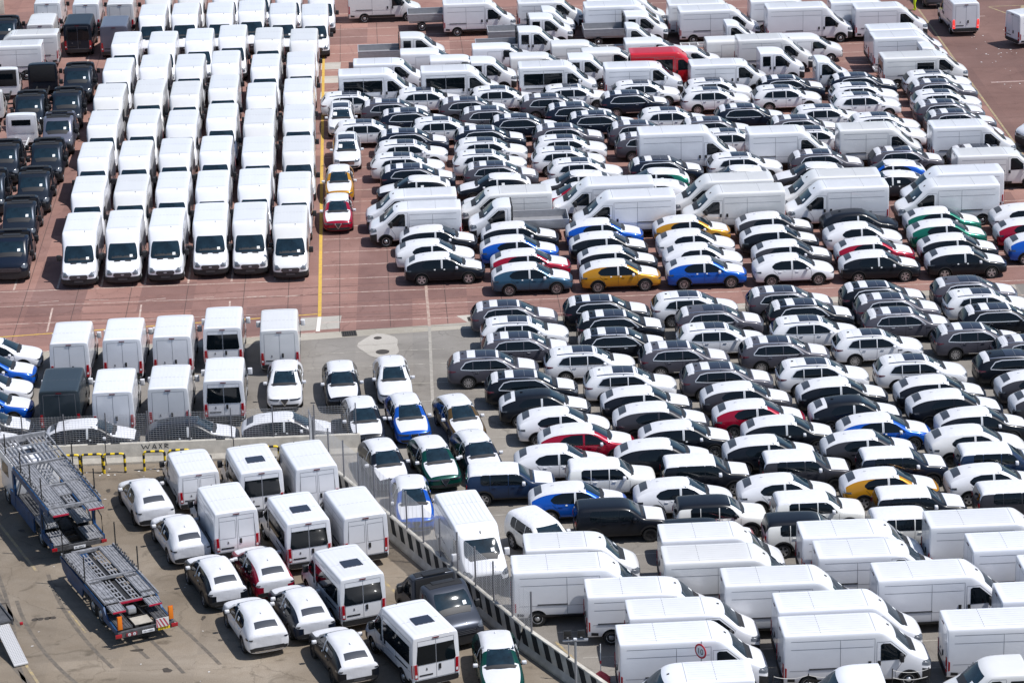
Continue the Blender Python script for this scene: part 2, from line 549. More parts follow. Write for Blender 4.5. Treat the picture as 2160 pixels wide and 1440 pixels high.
def suv(pname, name, category, kind):
    P = Proto(name, category)
    if kind in ('coupe', 'wide'):
        st = [(-2.27, [(0, .34), (.62, .34), (.76, .46), (.78, .86), (.68, 1.00), (.38, 1.03), (0, 1.035)]),
              (-2.17, [(0, .24), (.76, .24), (.89, .46), (.89, .95), (.72, 1.14), (.40, 1.19), (0, 1.20)]),
              (-1.92, [(0, .22), (.80, .22), (.92, .46), (.915, .98), (.67, 1.30), (.40, 1.37), (0, 1.385)]),
              (-1.50, [(0, .22), (.82, .22), (.925, .46), (.915, 1.0), (.64, 1.475), (.40, 1.535), (0, 1.55)]),
              (-.95, [(0, .22), (.82, .22), (.91, .46), (.90, .99), (.64, 1.545), (.42, 1.60), (0, 1.615)]),
              (-.20, [(0, .22), (.82, .22), (.905, .46), (.895, .975), (.66, 1.57), (.44, 1.625), (0, 1.64)]),
              (.28, [(0, .22), (.82, .22), (.905, .46), (.895, .965), (.66, 1.54), (.44, 1.60), (0, 1.615)]),
              (1.02, [(0, .22), (.82, .22), (.91, .46), (.89, .95), (.76, 1.10), (.46, 1.16), (0, 1.18)]),
              (1.16, [(0, .22), (.82, .22), (.915, .46), (.885, .93), (.79, 1.02), (.48, 1.08), (0, 1.10)]),
              (1.75, [(0, .22), (.80, .22), (.925, .46), (.87, .86), (.75, .94), (.46, 1.00), (0, 1.015)]),
              (2.10, [(0, .24), (.72, .24), (.86, .44), (.78, .76), (.67, .82), (.40, .87), (0, .88)]),
              (2.26, [(0, .30), (.55, .30), (.66, .44), (.62, .66), (.52, .71), (.32, .74), (0, .75)])]
        def reg(i, r):
            if r >= 4 and 3 <= i <= 5: return 1
            if r >= 4 and 0 <= i <= 2: return 3
            if r == 3 and i == 0: return 3
            if i == -1 and r >= 2: return 3
            if r >= 4 and 7 <= i <= 9: return 2
            return 0
        sc = 1.0 if kind == 'coupe' else 1.035
        fit = ((-2.265 * sc, 2.265 * sc), (-.92 * sc, .92 * sc), (.2, 1.60 * sc))
        wx, wr = (1.315 * sc, -1.321 * sc), .345
        parts, bvh = shell(st, reg, [(x, wr) for x in wx], .40, ['body', 'roof', 'bonnet', 'tailgate'], fit=fit)
        P.add('body', parts['body'], 'paint')
        P.add('roof', parts['roof'], 'film')
        P.add('bonnet', parts['bonnet'], 'filmb')
        P.add('tailgate', parts['tailgate'], 'filmr')
        q = sc
        # glass
        both(P, bvh, 'front_door_window', rowsx([(-.12, .985), (.90, .985)], [(-.12, 1.455), (.14, 1.45), (.48, 1.32), (.80, 1.08), (.90, 1.0)]), GLASS)
        both(P, bvh, 'rear_door_window', rowsx([(-1.28, 1.13), (-1.15, 1.02), (-.95, .995), (-.22, .985)], [(-1.28, 1.20), (-1.1, 1.34), (-.75, 1.43), (-.22, 1.445)]), GLASS)
        P.add('windscreen', patch(bvh, '+x', [(1.08 * q, -.68, .68), (1.15 * q, -.75, .75), (1.36 * q, -.69, .69), (1.50 * q, -.62, .62), (1.525 * q, -.58, .58)], 8, 8, .008, 'windscreen', SCREEN))
        P.add('cowl', patch(bvh, '+z', [(1.0, -.66, .66), (1.17, -.58, .58)], 3, 8, .010, 'cowl', PLASTIC))
        P.add('rear_window', patch(bvh, '+z', [(-1.99 * q, -.49, .49), (-1.66 * q, -.45, .45)], 4, 6, .010, 'rear_window', mat('rear_film_window', (0.045, 0.05, 0.062), 0.35)))
        if kind == 'coupe':
            both(P, bvh, 'pillar_film', rowsx([(-.215, .99), (-.125, .99)], [(-.215, 1.435), (-.125, 1.435)]), film_soft('pillar', (.78, .80, .82)), n=2, off=.010)
            both(P, bvh, 'pillar_gap', rowsx([(-.178, 1.0), (-.162, 1.0)], [(-.178, 1.43), (-.162, 1.43)]), GLASS, n=1, off=.013)
        P.add('window_sheet', patch(bvh, '+y', [(-.62, 1.12, 1.26), (-.44, 1.12, 1.26)], 1, 1, .014, 'window_sheet', PAPER))
        specs = []
        for ax in ('+y', '-y'):
            specs += [(ax, [(-.17, .96), (-.19, .42), (-.1, .32), (.7, .32), (.93, .5), (.9, .9), (.84, .97)]), (ax, [(-1.22, .98), (-.98, .72), (-.86, .40), (-.7, .32), (-.1, .32)])]
        P.add('door_gap', strips(bvh, specs, .013, .004, 'door_gap', ARCH))
        for ax in ('+y', '-y'):
            for hx in (.02, -.92):
                P.add('door_handle', patch(bvh, ax, [(hx, .865, .895), (hx + .17, .865, .895)], 2, 1, .03, 'door_handle'), 'paint')
        if kind == 'coupe':
            for ax in ('+y', '-y'):
                P.add('door_sticker', patch(bvh, ax, [(-.62, .90, .955), (-.53, .90, .955)], 1, 1, .012, 'door_sticker', PAPER))
                P.add('door_sticker', patch(bvh, ax, [(-.08, .90, .955), (.01, .90, .955)], 1, 1, .012, 'door_sticker', PAPER))
        # sill, cladding, lamps
        both(P, bvh, 'sill_trim', rowsx([(-.86, .225), (.86, .225)], [(-.86, .36), (.86, .36)]), PLASTIC, off=.012)
        both(P, bvh, 'sill_strip', rowsx([(-.62, .285), (.55, .285)], [(-.62, .315), (.55, .315)]), CHROME, off=.018)
        P.add('front_bumper_trim', patch(bvh, '+x', [(.26, -.60, .60), (.46, -.72, .72)], 3, 10, .012, 'front_bumper_trim', PLASTIC))
        P.add('grille', patch(bvh, '+x', [(.40, -.03, .03), (.66, -.17, .17), (.74, -.18, .18)], 5, 4, .022, 'grille', DARKLAMP))
        gs = strips(bvh, [('+x', [(.74, -.18), (.66, -.17), (.39, 0), (.66, .17), (.74, .18)])], .028, .030, 'grille_frame', CHROME)
        P.add('grille_frame', gs)
        for s in (1, -1):
            P.add('headlight', patch(bvh, '+x', [(.66, s * .30, s * .80), (.735, s * .24, s * .84)], 3, 8, .012, 'headlight', DARKLAMP))
            P.add('taillight', patch(bvh, '-x', [(.86, s * .70, s * .86), (.92, s * .66, s * .87)], 2, 4, .014, 'taillight', DARKLAMP))
            P.add('side_lamp', patch(bvh, '+y' if s > 0 else '-y', [(-2.13, .86, .92), (-1.90, .84, .93)], 3, 2, .012, 'side_lamp', DARKLAMP))
        P.add('rear_bumper_trim', patch(bvh, '-x', [(.26, -.74, .74), (.50, -.82, .82), (.56, -.60, .60)], 3, 10, .014, 'rear_bumper_trim', PLASTIC))
        P.add('rear_chrome_strip', patch(bvh, '-x', [(.36, -.62, .62), (.39, -.62, .62)], 1, 8, .02, 'rear_chrome_strip', CHROME))
        P.add('number_plate_holder', patch(bvh, '-x', [(.43, -.24, .24), (.51, -.24, .24)], 1, 2, .02, 'number_plate_holder', PLATE))
        arch = []
        for ax in ('+y', '-y'):
            for x in wx:
                arch.append((ax, [(x + .425 * math.cos(R(a)), wr + .425 * math.sin(R(a))) for a in range(-8, 189, 14)]))
        for a in arch:
            P.add('arch_cladding', strips(bvh, [a], .055, .008, 'arch_cladding', PLASTIC))
        add_mirrors(P, .66, .985, 1.035, (.20, .15, .15), 'film')
        P.add('roof_antenna', box_me('roof_antenna', FILM, -1.22, -1.08, -.02, .02, 1.53 * sc, 1.60 * sc, .015), 'film')
        rims = 'rings' if kind == 'coupe' else 'five'
        add_wheels(P, tyre_me(wr, .23), rim_me(wr, .23, rims, ALLOY if kind == 'coupe' else DARKRIM), wx, .79 * sc, wr)
    elif kind == 'glassroof':
        st = [(-2.34, [(0, .36), (.62, .36), (.76, .48), (.78, .90), (.70, 1.04), (.42, 1.06), (0, 1.06)]),
              (-2.24, [(0, .26), (.74, .26), (.88, .48), (.89, 1.0), (.74, 1.20), (.44, 1.24), (0, 1.25)]),
              (-2.02, [(0, .24), (.80, .24), (.92, .48), (.915, 1.03), (.68, 1.48), (.44, 1.54), (0, 1.555)]),
              (-1.80, [(0, .24), (.82, .24), (.925, .48), (.915, 1.04), (.665, 1.59), (.45, 1.655), (0, 1.67)]),
              (-1.0, [(0, .24), (.82, .24), (.91, .48), (.905, 1.03), (.67, 1.635), (.46, 1.70), (0, 1.715)]),
              (-.2, [(0, .24), (.82, .24), (.905, .48), (.90, 1.02), (.68, 1.635), (.46, 1.70), (0, 1.715)]),
              (.32, [(0, .24), (.82, .24), (.905, .48), (.90, 1.01), (.68, 1.595), (.46, 1.66), (0, 1.675)]),
              (1.08, [(0, .24), (.82, .24), (.91, .48), (.895, 1.0), (.78, 1.16), (.48, 1.21), (0, 1.225)]),
              (1.22, [(0, .24), (.82, .24), (.915, .48), (.89, .98), (.76, 1.09), (.48, 1.14), (0, 1.15)]),
              (1.82, [(0, .24), (.80, .24), (.925, .48), (.88, .94), (.72, 1.03), (.44, 1.08), (0, 1.09)]),
              (2.16, [(0, .26), (.74, .26), (.88, .46), (.82, .84), (.68, .92), (.42, .96), (0, .97)]),
              (2.33, [(0, .32), (.58, .32), (.70, .46), (.68, .74), (.58, .80), (.36, .82), (0, .83)])]
        def reg(i, r):
            if r >= 4 and 8 <= i <= 9: return 2
            if r >= 4 and i == 2: return 1
            return 0
        fit = ((-2.336, 2.336), (-.92, .92), (.22, 1.66))
        wx, wr = (1.41, -1.295), .355
        parts, bvh = shell(st, reg, [(x, wr) for x in wx], .41, ['body', 'roof_spoiler', 'bonnet'], fit=fit)
        P.add('body', parts['body'], 'paint')
        P.add('roof_spoiler', parts['roof_spoiler'], 'film')
        P.add('bonnet', parts['bonnet'], 'filmb')
        # roof film bands, glass
        P.add('roof_film', patch(bvh, '+z', [(-1.32, -.55, .55), (-.90, -.56, .56)], 4, 8, .010, 'roof_film', FILM), 'band')
        P.add('roof_film', patch(bvh, '+z', [(-1.86, -.56, .56), (-1.68, -.56, .56)], 2, 8, .010, 'roof_film', FILM), 'band')
        P.add('sunroof', patch(bvh, '+z', [(-.88, -.52, .52), (.14, -.51, .51)], 8, 8, .014, 'sunroof', SUNROOF))
        P.add('sunroof_gap', strips(bvh, [('+z', [(-.36, -.5), (-.36, .5)])], .02, .018, 'sunroof_gap', mat('gap_grey', (.12, .13, .15), .5)))
        P.add('roof_film', patch(bvh, '+z', [(.15, -.55, .55), (.29, -.55, .55)], 2, 8, .010, 'roof_film', FILM), 'band')
        both(P, bvh, 'front_door_window', rowsx([(-.12, 1.03), (.86, 1.03)], [(-.12, 1.46), (.15, 1.45), (.5, 1.31), (.86, 1.05)]), GLASS)
        both(P, bvh, 'rear_door_window', rowsx([(-1.02, 1.04), (-.17, 1.03)], [(-1.02, 1.455), (-.17, 1.46)]), GLASS)
        both(P, bvh, 'quarter_window', rowsx([(-1.62, 1.09), (-1.06, 1.045)], [(-1.62, 1.16), (-1.4, 1.38), (-1.06, 1.455)]), GLASS)
        sp = []
        for ax in ('+y', '-y'):
            sp.append((ax, [(-1.66, 1.06), (-1.66, 1.14), (-1.42, 1.40), (-1.06, 1.475), (-.1, 1.485), (.16, 1.475), (.52, 1.33), (.92, 1.03), (-.2, 1.015), (-1.1, 1.025), (-1.66, 1.07)]))
        for a in sp:
            P.add('window_trim', strips(bvh, [a], .040, .012, 'window_trim', TRIM))
        P.add('windscreen', patch(bvh, '+x', [(1.13, -.70, .70), (1.20, -.76, .76), (1.44, -.70, .70), (1.585, -.63, .63)], 8, 8, .008, 'windscreen', SCREEN))
        P.add('cowl', patch(bvh, '+z', [(1.04, -.66, .66), (1.24, -.58, .58)], 3, 8, .010, 'cowl', PLASTIC))
        P.add('windscreen_sheet', patch(bvh, '+x', [(1.28, -.52, -.28), (1.43, -.50, -.27)], 2, 2, .014, 'windscreen_sheet', PAPER))
        P.add('rear_window', patch(bvh, '-x', [(1.13, -.64, .64), (1.46, -.56, .56)], 5, 8, .010, 'rear_window', GLASS))
        specs = []
        for ax in ('+y', '-y'):
            specs += [(ax, [(-.15, 1.0), (-.17, .42), (-.1, .34), (.7, .34), (.95, .5), (.94, .95)]), (ax, [(-1.12, 1.02), (-.98, .76), (-.86, .42), (-.7, .34), (-.1, .34)])]
        P.add('door_gap', strips(bvh, specs, .013, .004, 'door_gap', ARCH))
        for ax in ('+y', '-y'):
            for hx in (.02, -.92):
                P.add('door_handle', patch(bvh, ax, [(hx, .90, .93), (hx + .18, .90, .93)], 2, 1, .03, 'door_handle', CHROME))
            P.add('wing_vent', patch(bvh, ax, [(.92, .86, .90), (1.16, .86, .92)], 2, 1, .014, 'wing_vent', CHROME if ax == '+x' else DARKLAMP))
        both(P, bvh, 'sill_trim', rowsx([(-.84, .245), (.94, .245)], [(-.84, .36), (.94, .36)]), PLASTIC, off=.012)
        both(P, bvh, 'sill_strip', rowsx([(-.62, .38), (.75, .38)], [(-.62, .415), (.75, .415)]), CHROME, off=.014)
        P.add('front_bumper_trim', patch(bvh, '+x', [(.28, -.62, .62), (.46, -.74, .74)], 3, 10, .012, 'front_bumper_trim', PLASTIC))
        P.add('grille', patch(bvh, '+x', [(.56, -.42, .42), (.80, -.48, .48)], 4, 8, .016, 'grille', DARKLAMP))
        P.add('grille_frame', strips(bvh, [('+x', [(.80, -.5), (.56, -.43), (.56, .43), (.80, .5)]), ('+x', [(.70, -.44), (.70, .44)]), ('+x', [(.63, -.44), (.63, .44)])], .024, .022, 'grille_frame', CHROME))
        for s in (1, -1):
            P.add('headlight', patch(bvh, '+x', [(.72, s * .50, s * .80), (.78, s * .48, s * .86), (.86, s * .52, s * .86)], 3, 6, .012, 'headlight', HEADLAMP))
            P.add('taillight', patch(bvh, '-x', [(.90, s * .34, s * .84), (1.02, s * .30, s * .89)], 3, 8, .016, 'taillight', DARKRED))
            P.add('side_lamp', patch(bvh, '+y' if s > 0 else '-y', [(-2.24, .90, 1.02), (-1.92, .97, 1.0)], 3, 2, .012, 'side_lamp', DARKRED))
            P.add('roof_rail', patch(bvh, '+z', [(-1.7, s * .585, s * .62), (.18, s * .60, s * .635)], 8, 1, .03, 'roof_rail', CHROME))
        P.add('rear_bumper_trim', patch(bvh, '-x', [(.28, -.74, .74), (.50, -.82, .82)], 3, 10, .014, 'rear_bumper_trim', PLASTIC))
        P.add('number_plate_holder', patch(bvh, '-x', [(.76, -.27, .27), (.87, -.27, .27)], 1, 2, .02, 'number_plate_holder', PLATE))
        arch = []
        for ax in ('+y', '-y'):
            for x in wx:
                arch.append((ax, [(x + .425 * math.cos(R(a)), wr + .425 * math.sin(R(a))) for a in range(-8, 189, 14)]))
        for a in arch:
            P.add('arch_cladding', strips(bvh, [a], .04, .008, 'arch_cladding', PLASTIC))
        add_mirrors(P, .72, .985, 1.09, (.20, .15, .15), 'paint')
        P.add('roof_antenna', box_me('roof_antenna', PLASTIC, -1.60, -1.48, -.02, .02, 1.60, 1.68, .015))
        add_wheels(P, tyre_me(wr, .235), rim_me(wr, .235, 'ten', ALLOY), wx, .79, wr)
    elif kind == 'boxy':
        st = [(-2.13, [(0, .36), (.66, .36), (.78, .50), (.80, .92), (.76, 1.06), (.48, 1.08), (0, 1.08)]),
              (-2.06, [(0, .28), (.74, .28), (.88, .50), (.89, 1.02), (.80, 1.26), (.50, 1.30), (0, 1.30)]),
              (-1.98, [(0, .26), (.80, .26), (.90, .50), (.905, 1.05), (.76, 1.55), (.50, 1.62), (0, 1.63)]),
              (-1.85, [(0, .26), (.80, .26), (.905, .50), (.905, 1.06), (.75, 1.60), (.52, 1.675), (0, 1.69)]),
              (-1.0, [(0, .26), (.80, .26), (.90, .50), (.90, 1.06), (.76, 1.61), (.52, 1.69), (0, 1.70)]),
              (-.1, [(0, .26), (.80, .26), (.90, .50), (.90, 1.06), (.76, 1.61), (.52, 1.69), (0, 1.70)]),
              (.40, [(0, .26), (.80, .26), (.90, .50), (.90, 1.05), (.75, 1.58), (.52, 1.65), (0, 1.66)]),
              (.92, [(0, .26), (.80, .26), (.90, .50), (.90, 1.03), (.80, 1.20), (.54, 1.25), (0, 1.26)]),
              (1.04, [(0, .26), (.80, .26), (.90, .50), (.90, 1.01), (.78, 1.12), (.54, 1.17), (0, 1.18)]),
              (1.75, [(0, .26), (.78, .26), (.905, .50), (.89, .98), (.74, 1.07), (.50, 1.10), (0, 1.11)]),
              (2.02, [(0, .28), (.74, .28), (.88, .48), (.84, .90), (.72, 1.00), (.46, 1.03), (0, 1.04)]),
              (2.12, [(0, .34), (.62, .34), (.76, .48), (.75, .84), (.66, .90), (.42, .92), (0, .92)])]
        def reg(i, r):
            if r >= 4 and 1 <= i <= 5: return 1
            if r >= 4 and 8 <= i <= 9: return 2
            return 0
        fit = ((-2.07, 2.07), (-.905, .905), (.24, 1.68))
        wx, wr = (1.285, -1.285), .345
        parts, bvh = shell(st, reg, [(x, wr) for x in wx], .41, ['body', 'roof', 'bonnet'], fit=fit)
        P.add('body', parts['body'], 'paint')
        P.add('roof', parts['roof'], 'film')
        P.add('bonnet', parts['bonnet'], 'filmb')
        both(P, bvh, 'front_door_window', rowsx([(-.09, 1.06), (.76, 1.05)], [(-.09, 1.53), (.26, 1.52), (.48, 1.41), (.76, 1.10)]), GLASS)
        both(P, bvh, 'rear_door_window', rowsx([(-.94, 1.07), (-.14, 1.06)], [(-.94, 1.53), (-.14, 1.53)]), GLASS)
        both(P, bvh, 'quarter_window', rowsx([(-1.40, 1.16), (-1.3, 1.08), (-.975, 1.07)], [(-1.40, 1.46), (-1.30, 1.53), (-.975, 1.53)]), GLASS)
        P.add('windscreen', patch(bvh, '+x', [(1.17, -.72, .72), (1.25, -.78, .78), (1.56, -.70, .70)], 8, 8, .008, 'windscreen', SCREEN))
        P.add('cowl', patch(bvh, '+z', [(.90, -.68, .68), (1.04, -.62, .62)], 3, 8, .010, 'cowl', PLASTIC))
        P.add('rear_window', patch(bvh, '-x', [(1.12, -.66, .66), (1.46, -.62, .62)], 5, 8, .010, 'rear_window', GLASS))
        specs = []
        for ax in ('+y', '-y'):
            specs += [(ax, [(-.12, 1.04), (-.14, .42), (-.1, .36), (.6, .36), (.84, .5), (.84, 1.0)]), (ax, [(-1.02, 1.05), (-.98, .76), (-.84, .44), (-.7, .36), (-.1, .36)])]
        P.add('door_gap', strips(bvh, specs, .013, .004, 'door_gap', ARCH))
        for ax in ('+y', '-y'):
            for hx in (.02, -.86):
                P.add('door_handle', patch(bvh, ax, [(hx, .95, .985), (hx + .18, .95, .985)], 2, 1, .03, 'door_handle'), 'paint')
        both(P, bvh, 'sill_trim', rowsx([(-.84, .265), (.84, .265)], [(-.84, .42), (.84, .42)]), PLASTIC, off=.014)
        P.add('front_bumper_trim', patch(bvh, '+x', [(.30, -.66, .66), (.52, -.80, .80)], 3, 10, .014, 'front_bumper_trim', PLASTIC))
        for k in range(7):
            y = -.27 + k * .09
            P.add('grille_slot', patch(bvh, '+x', [(.70, y - .028, y + .028), (.88, y - .028, y + .028)], 2, 1, .012, 'grille_slot', DARKLAMP))
        for s in (1, -1):
            bm = bmesh.new()
            hp, _ = hit(bvh, '+x', .80, s * .52)
            P.add('headlight', patch(bvh, '+x', [(.72, s * .47, s * .57), (.76, s * .43, s * .61), (.84, s * .43, s * .61), (.88, s * .47, s * .57)], 4, 4, .016, 'headlight', HEADLAMP))
            bm.free()
            P.add('taillight', patch(bvh, '-x', [(.88, s * .62, s * .82), (1.08, s * .62, s * .82)], 3, 3, .03, 'taillight', REDLAMP))
        P.add('rear_bumper_trim', patch(bvh, '-x', [(.30, -.76, .76), (.60, -.84, .84)], 3, 10, .018, 'rear_bumper_trim', PLASTIC))
        P.add('number_plate_holder', patch(bvh, '-x', [(.76, -.27, .27), (.87, -.27, .27)], 1, 2, .02, 'number_plate_holder', PLATE))
        arch = []
        for ax in ('+y', '-y'):
            for x in wx:
                arch.append((ax, [(x + .455 * math.cos(R(a)), wr + .45 * math.sin(R(a))) for a in range(-4, 185, 14)]))
        for a in arch:
            P.add('arch_cladding', strips(bvh, [a], .09, .014, 'arch_cladding', PLASTIC))
        add_mirrors(P, .58, .985, 1.14, (.20, .16, .18), 'film')
        add_wheels(P, tyre_me(wr, .23), rim_me(wr, .23, 'five', DARKRIM), wx, .78, wr)
    PROTO[pname] = P
    return P

def van(pname, name, category, style, L, H, W=2.05, body='panel', cab_len=None):
    """style: 'duc' short-nosed van, 'tra' long-nosed van, 'mini' small van; body: panel, glazed, cab, crew"""
    P = Proto(name, category)
    hw = W / 2
    full = body in ('panel', 'glazed', 'combi')
    end = L if full else cab_len
    k = hw / 1.025
    def sec(*a):
        a = list(a)
        if len(a) == 8:
            a.insert(5, ((a[4][0] + a[5][0]) / 2 + .012, (a[4][1] + a[5][1]) / 2 + .01))
        return [(y * k, z) for y, z in a]
    def box(h, w=1.0):
        return sec((0, .34), (.90 * w, .34), (1.02 * w, .42), (1.028 * w, 1.2), (1.004 * w, h - .50), (.985 * w, h - .20), (.955 * w, h - .06), (.875 * w, h - .008), (0, h))
    if style == 'duc':
        nose = [(0.0, sec((0, .30), (.66, .30), (.84, .40), (.86, .74), (.78, .90), (.68, .98), (.40, 1.02), (0, 1.03))),
                (.10, sec((0, .27), (.88, .27), (.99, .38), (.99, .84), (.90, 1.05), (.80, 1.13), (.46, 1.18), (0, 1.19))),
                (.42, sec((0, .27), (.94, .27), (1.02, .40), (1.02, .86), (.95, 1.19), (.85, 1.28), (.5, 1.34), (0, 1.35))),
                (.78, sec((0, .30), (.92, .30), (1.025, .42), (1.025, 1.04), (.97, 1.33), (.88, 1.42), (.52, 1.50), (0, 1.52))),
                (1.12, sec((0, .32), (.92, .32), (1.025, .42), (1.028, 1.14), (.95, 1.55), (.87, 1.74), (.62, 1.85), (0, 1.88))),
                (1.50, sec((0, .34), (.92, .34), (1.02, .42), (1.028, 1.2), (.96, 1.78), (.87, 2.06), (.70, 2.15), (0, 2.19)))]
        hs = 2.25
        scr = [(1.52, -.74, .74), (1.60, -.79, .79), (1.85, -.76, .76), (2.02, -.72, .72), (2.09, -.66, .66)]
        win_b = [(1.10, 1.40), (1.20, 1.28), (2.10, 1.26)]
        win_t = [(1.10, 1.44), (1.72, 1.98), (2.02, 2.0), (2.10, 1.94)]
        d_wf, wr = .948, .345
        wbs = {4.963: 3.0, 5.41: 3.45, 5.998: 4.035, 6.36: 4.035}
    elif style == 'tra':
        nose = [(0.0, sec((0, .30), (.66, .30), (.82, .40), (.84, .64), (.74, .80), (.64, .85), (.40, .88), (0, .89))),
                (.12, sec((0, .28), (.90, .28), (.99, .40), (.98, .68), (.88, .94), (.78, 1.00), (.46, 1.04), (0, 1.05))),
                (.50, sec((0, .28), (.92, .28), (1.02, .40), (1.01, .66), (.94, 1.07), (.84, 1.15), (.5, 1.20), (0, 1.21))),
                (.98, sec((0, .32), (.92, .32), (1.02, .42), (1.02, 1.04), (.96, 1.20), (.88, 1.28), (.54, 1.35), (0, 1.36))),
                (1.28, sec((0, .34), (.92, .34), (1.02, .42), (1.025, 1.14), (.93, 1.54), (.85, 1.72), (.63, 1.82), (0, 1.84))),
                (1.60, sec((0, .34), (.92, .34), (1.02, .42), (1.028, 1.2), (.93, 1.80), (.84, 2.08), (.68, 2.17), (0, 2.20)))]
        hs = 2.34
        scr = [(1.33, -.78, .78), (1.42, -.85, .85), (1.85, -.80, .80), (2.06, -.75, .75), (2.13, -.69, .69)]
        win_b = [(1.24, 1.46), (1.36, 1.30), (2.20, 1.26)]
        win_t = [(1.24, 1.50), (1.76, 2.00), (2.12, 2.03), (2.20, 1.96)]
        d_wf, wr = 1.02, .345
        wbs = {5.98: 3.75, 5.53: 3.30, 4.97: 2.93}
    else:
        f = .80
        nose = [(0.0, sec((0, .32), (.60, .32), (.78, .42), (.82, .68), (.76, .78), (.66, .83), (.40, .86), (0, .87))),
                (.12, sec((0, .26), (.84, .26), (.98, .40), (.97, .78), (.86, .92), (.76, .98), (.46, 1.02), (0, 1.03))),
                (.55, sec((0, .26), (.90, .26), (1.01, .40), (1.0, .90), (.90, 1.06), (.80, 1.12), (.5, 1.17), (0, 1.18))),
                (.98, sec((0, .26), (.92, .26), (1.02, .40), (1.02, .96), (.94, 1.12), (.86, 1.20), (.52, 1.26), (0, 1.27))),
                (1.40, sec((0, .26), (.92, .26), (1.02, .40), (1.025, 1.0), (.90, 1.34), (.82, 1.48), (.60, 1.56), (0, 1.58))),
                (1.78, sec((0, .26), (.92, .26), (1.02, .40), (1.028, 1.0), (.88, 1.5), (.80, 1.70), (.62, 1.77), (0, 1.79)))]
        hs = H
        scr = [(1.24, -.66, .66), (1.32, -.70, .70), (1.52, -.64, .64), (1.70, -.56, .56)]
        win_b = [(1.22, 1.18), (1.36, 1.08), (2.20, 1.06)]
        win_t = [(1.22, 1.20), (1.78, 1.54), (2.12, 1.56), (2.20, 1.50)]
        d_wf, wr = .90, .325
        wbs = {4.40: 2.785, 4.96: 3.27}
    wb = wbs.get(L, L - 1.95)
    if not full:
        H = hs
    def box2(h, w=1.0):
        if style == 'mini':
            return sec((0, .28), (.90 * w, .28), (1.02 * w, .40), (1.028 * w, 1.0), (.96 * w, h - .36), (.90 * w, h - .11), (.76 * w, h - .02), (0, h))
        return box(h, w)
    d0 = nose[-1][0]
    st = list(nose)
    d1 = d0 + (.50 if H > 2.4 else .35)
    if d1 < end - .3:
        st.append((d1, box2(H, 1.0)))
    if H > 2.4 and d1 < end - .6:
        st.append((d1 + .25, box2(H + .005)))
    if full:
        st += [(end * .62, box2(H)), (end - .35, box2(H)), (end - .12, box2(H)), (end - .035, box2(H - .008, .995)), (end, [(y * .985, z if z > .4 else z + .03) for y, z in box2(H - .045, .985)])]
    else:
        st += [(end - .12, box2(H)), (end - .02, box2(H, .995)), (end, box2(H - .03, .975))]
    st = [(L / 2 - d, p) for d, p in st][::-1]
    nst = len(st)
    fit = ((L / 2 - end, L / 2), (-hw, hw), (.27, H))
    wx = [L / 2 - d_wf] + ([L / 2 - d_wf - wb] if full else [])
    def breg(i, r):
        if style != 'mini' and r <= 2 and (i == -2 or i in (nst - 2, nst - 3)):
            return 1
        return 0
    parts, bvh = shell(st, breg, [(x, wr) for x in wx], wr + .07, ['body', 'front_bumper'] if style != 'mini' else ['body'], fit=fit)
    P.add('body', parts['body'], 'paint')
    if 'front_bumper' in parts:
        parts['front_bumper'].materials[0] = PLASTIC
        P.add('front_bumper', parts['front_bumper'])
    X = lambda d: L / 2 - d
    def rx(b, t): return rowsx(sorted((X(d), z) for d, z in b), sorted((X(d), z) for d, z in t))
    both(P, bvh, 'front_door_window', rx(win_b, win_t), GLASS, n=12)
    P.add('windscreen', patch(bvh, '+x', scr, 10, 10, .010, 'windscreen', SCREEN))
    zc = scr[0][0]
    dc = {'duc': .78, 'tra': .98, 'mini': .98}[style]
    P.add('windscreen_sheet', patch(bvh, '+x', [(zc + .14, .40, .56), (zc + .26, .40, .56)], 1, 1, .018, 'windscreen_sheet', PAPER))
    cw_ = .16 if style != 'tra' else .0
    P.add('cowl', patch(bvh, '+z', [(X(dc + .10), -.72 * k, .72 * k), (X(dc - cw_), -.60 * k, .60 * k)], 3, 10, .012, 'cowl', PLASTIC))
    # front face
    if style == 'mini':
        P.add('front_bumper', patch(bvh, '+x', [(.30, -.74 * k, .74 * k), (.40, -.95 * k, .95 * k), (.60, -.95 * k, .95 * k)], 5, 14, .02, 'front_bumper', PLASTIC))
    if style == 'duc':
        for ax in ('+y', '-y'):
            P.add('arch_trim', strips(bvh, [(ax, [(X(d_wf) + (wr + .09) * math.cos(R(a)), wr + (wr + .09) * math.sin(R(a))) for a in range(-4, 185, 14)])], .085, .010, 'arch_trim', PLASTIC))
    if style == 'tra':
        P.add('grille', patch(bvh, '+x', [(.60, -.40, .40), (.70, -.52, .52), (.83, -.50, .50), (.87, -.42, .42)], 5, 8, .022, 'grille', DARKLAMP))
        for z in (.65, .72, .79):
            P.add('grille_bar', patch(bvh, '+x', [(z, -.44, .44), (z + .025, -.44, .44)], 1, 8, .034, 'grille_bar', mat('grille_bar', (.06, .062, .07), .4)))
        P.add('badge', patch(bvh, '+x', [(.72, -.06, .06), (.755, -.10, .10), (.79, -.06, .06)], 3, 4, .042, 'badge', mat('badge_silver', (.45, .48, .55), .3, .5)))
        for s in (1, -1):
            P.add('headlight', patch(bvh, '+x', [(.74, s * .62, s * .92), (.84, s * .56, s * .96), (1.00, s * .72, s * .94)], 4, 5, .014, 'headlight', HEADLAMP))
            P.add('bonnet_vent', patch(bvh, '+z', [(X(.86), s * .12, s * .48), (X(.76), s * .14, s * .48)], 1, 3, .012, 'bonnet_vent', PLASTIC))
        P.add('number_plate_holder', patch(bvh, '+x', [(.44, -.26, .26), (.55, -.26, .26)], 1, 4, .032, 'number_plate_holder', PLATE))
    elif style == 'duc':
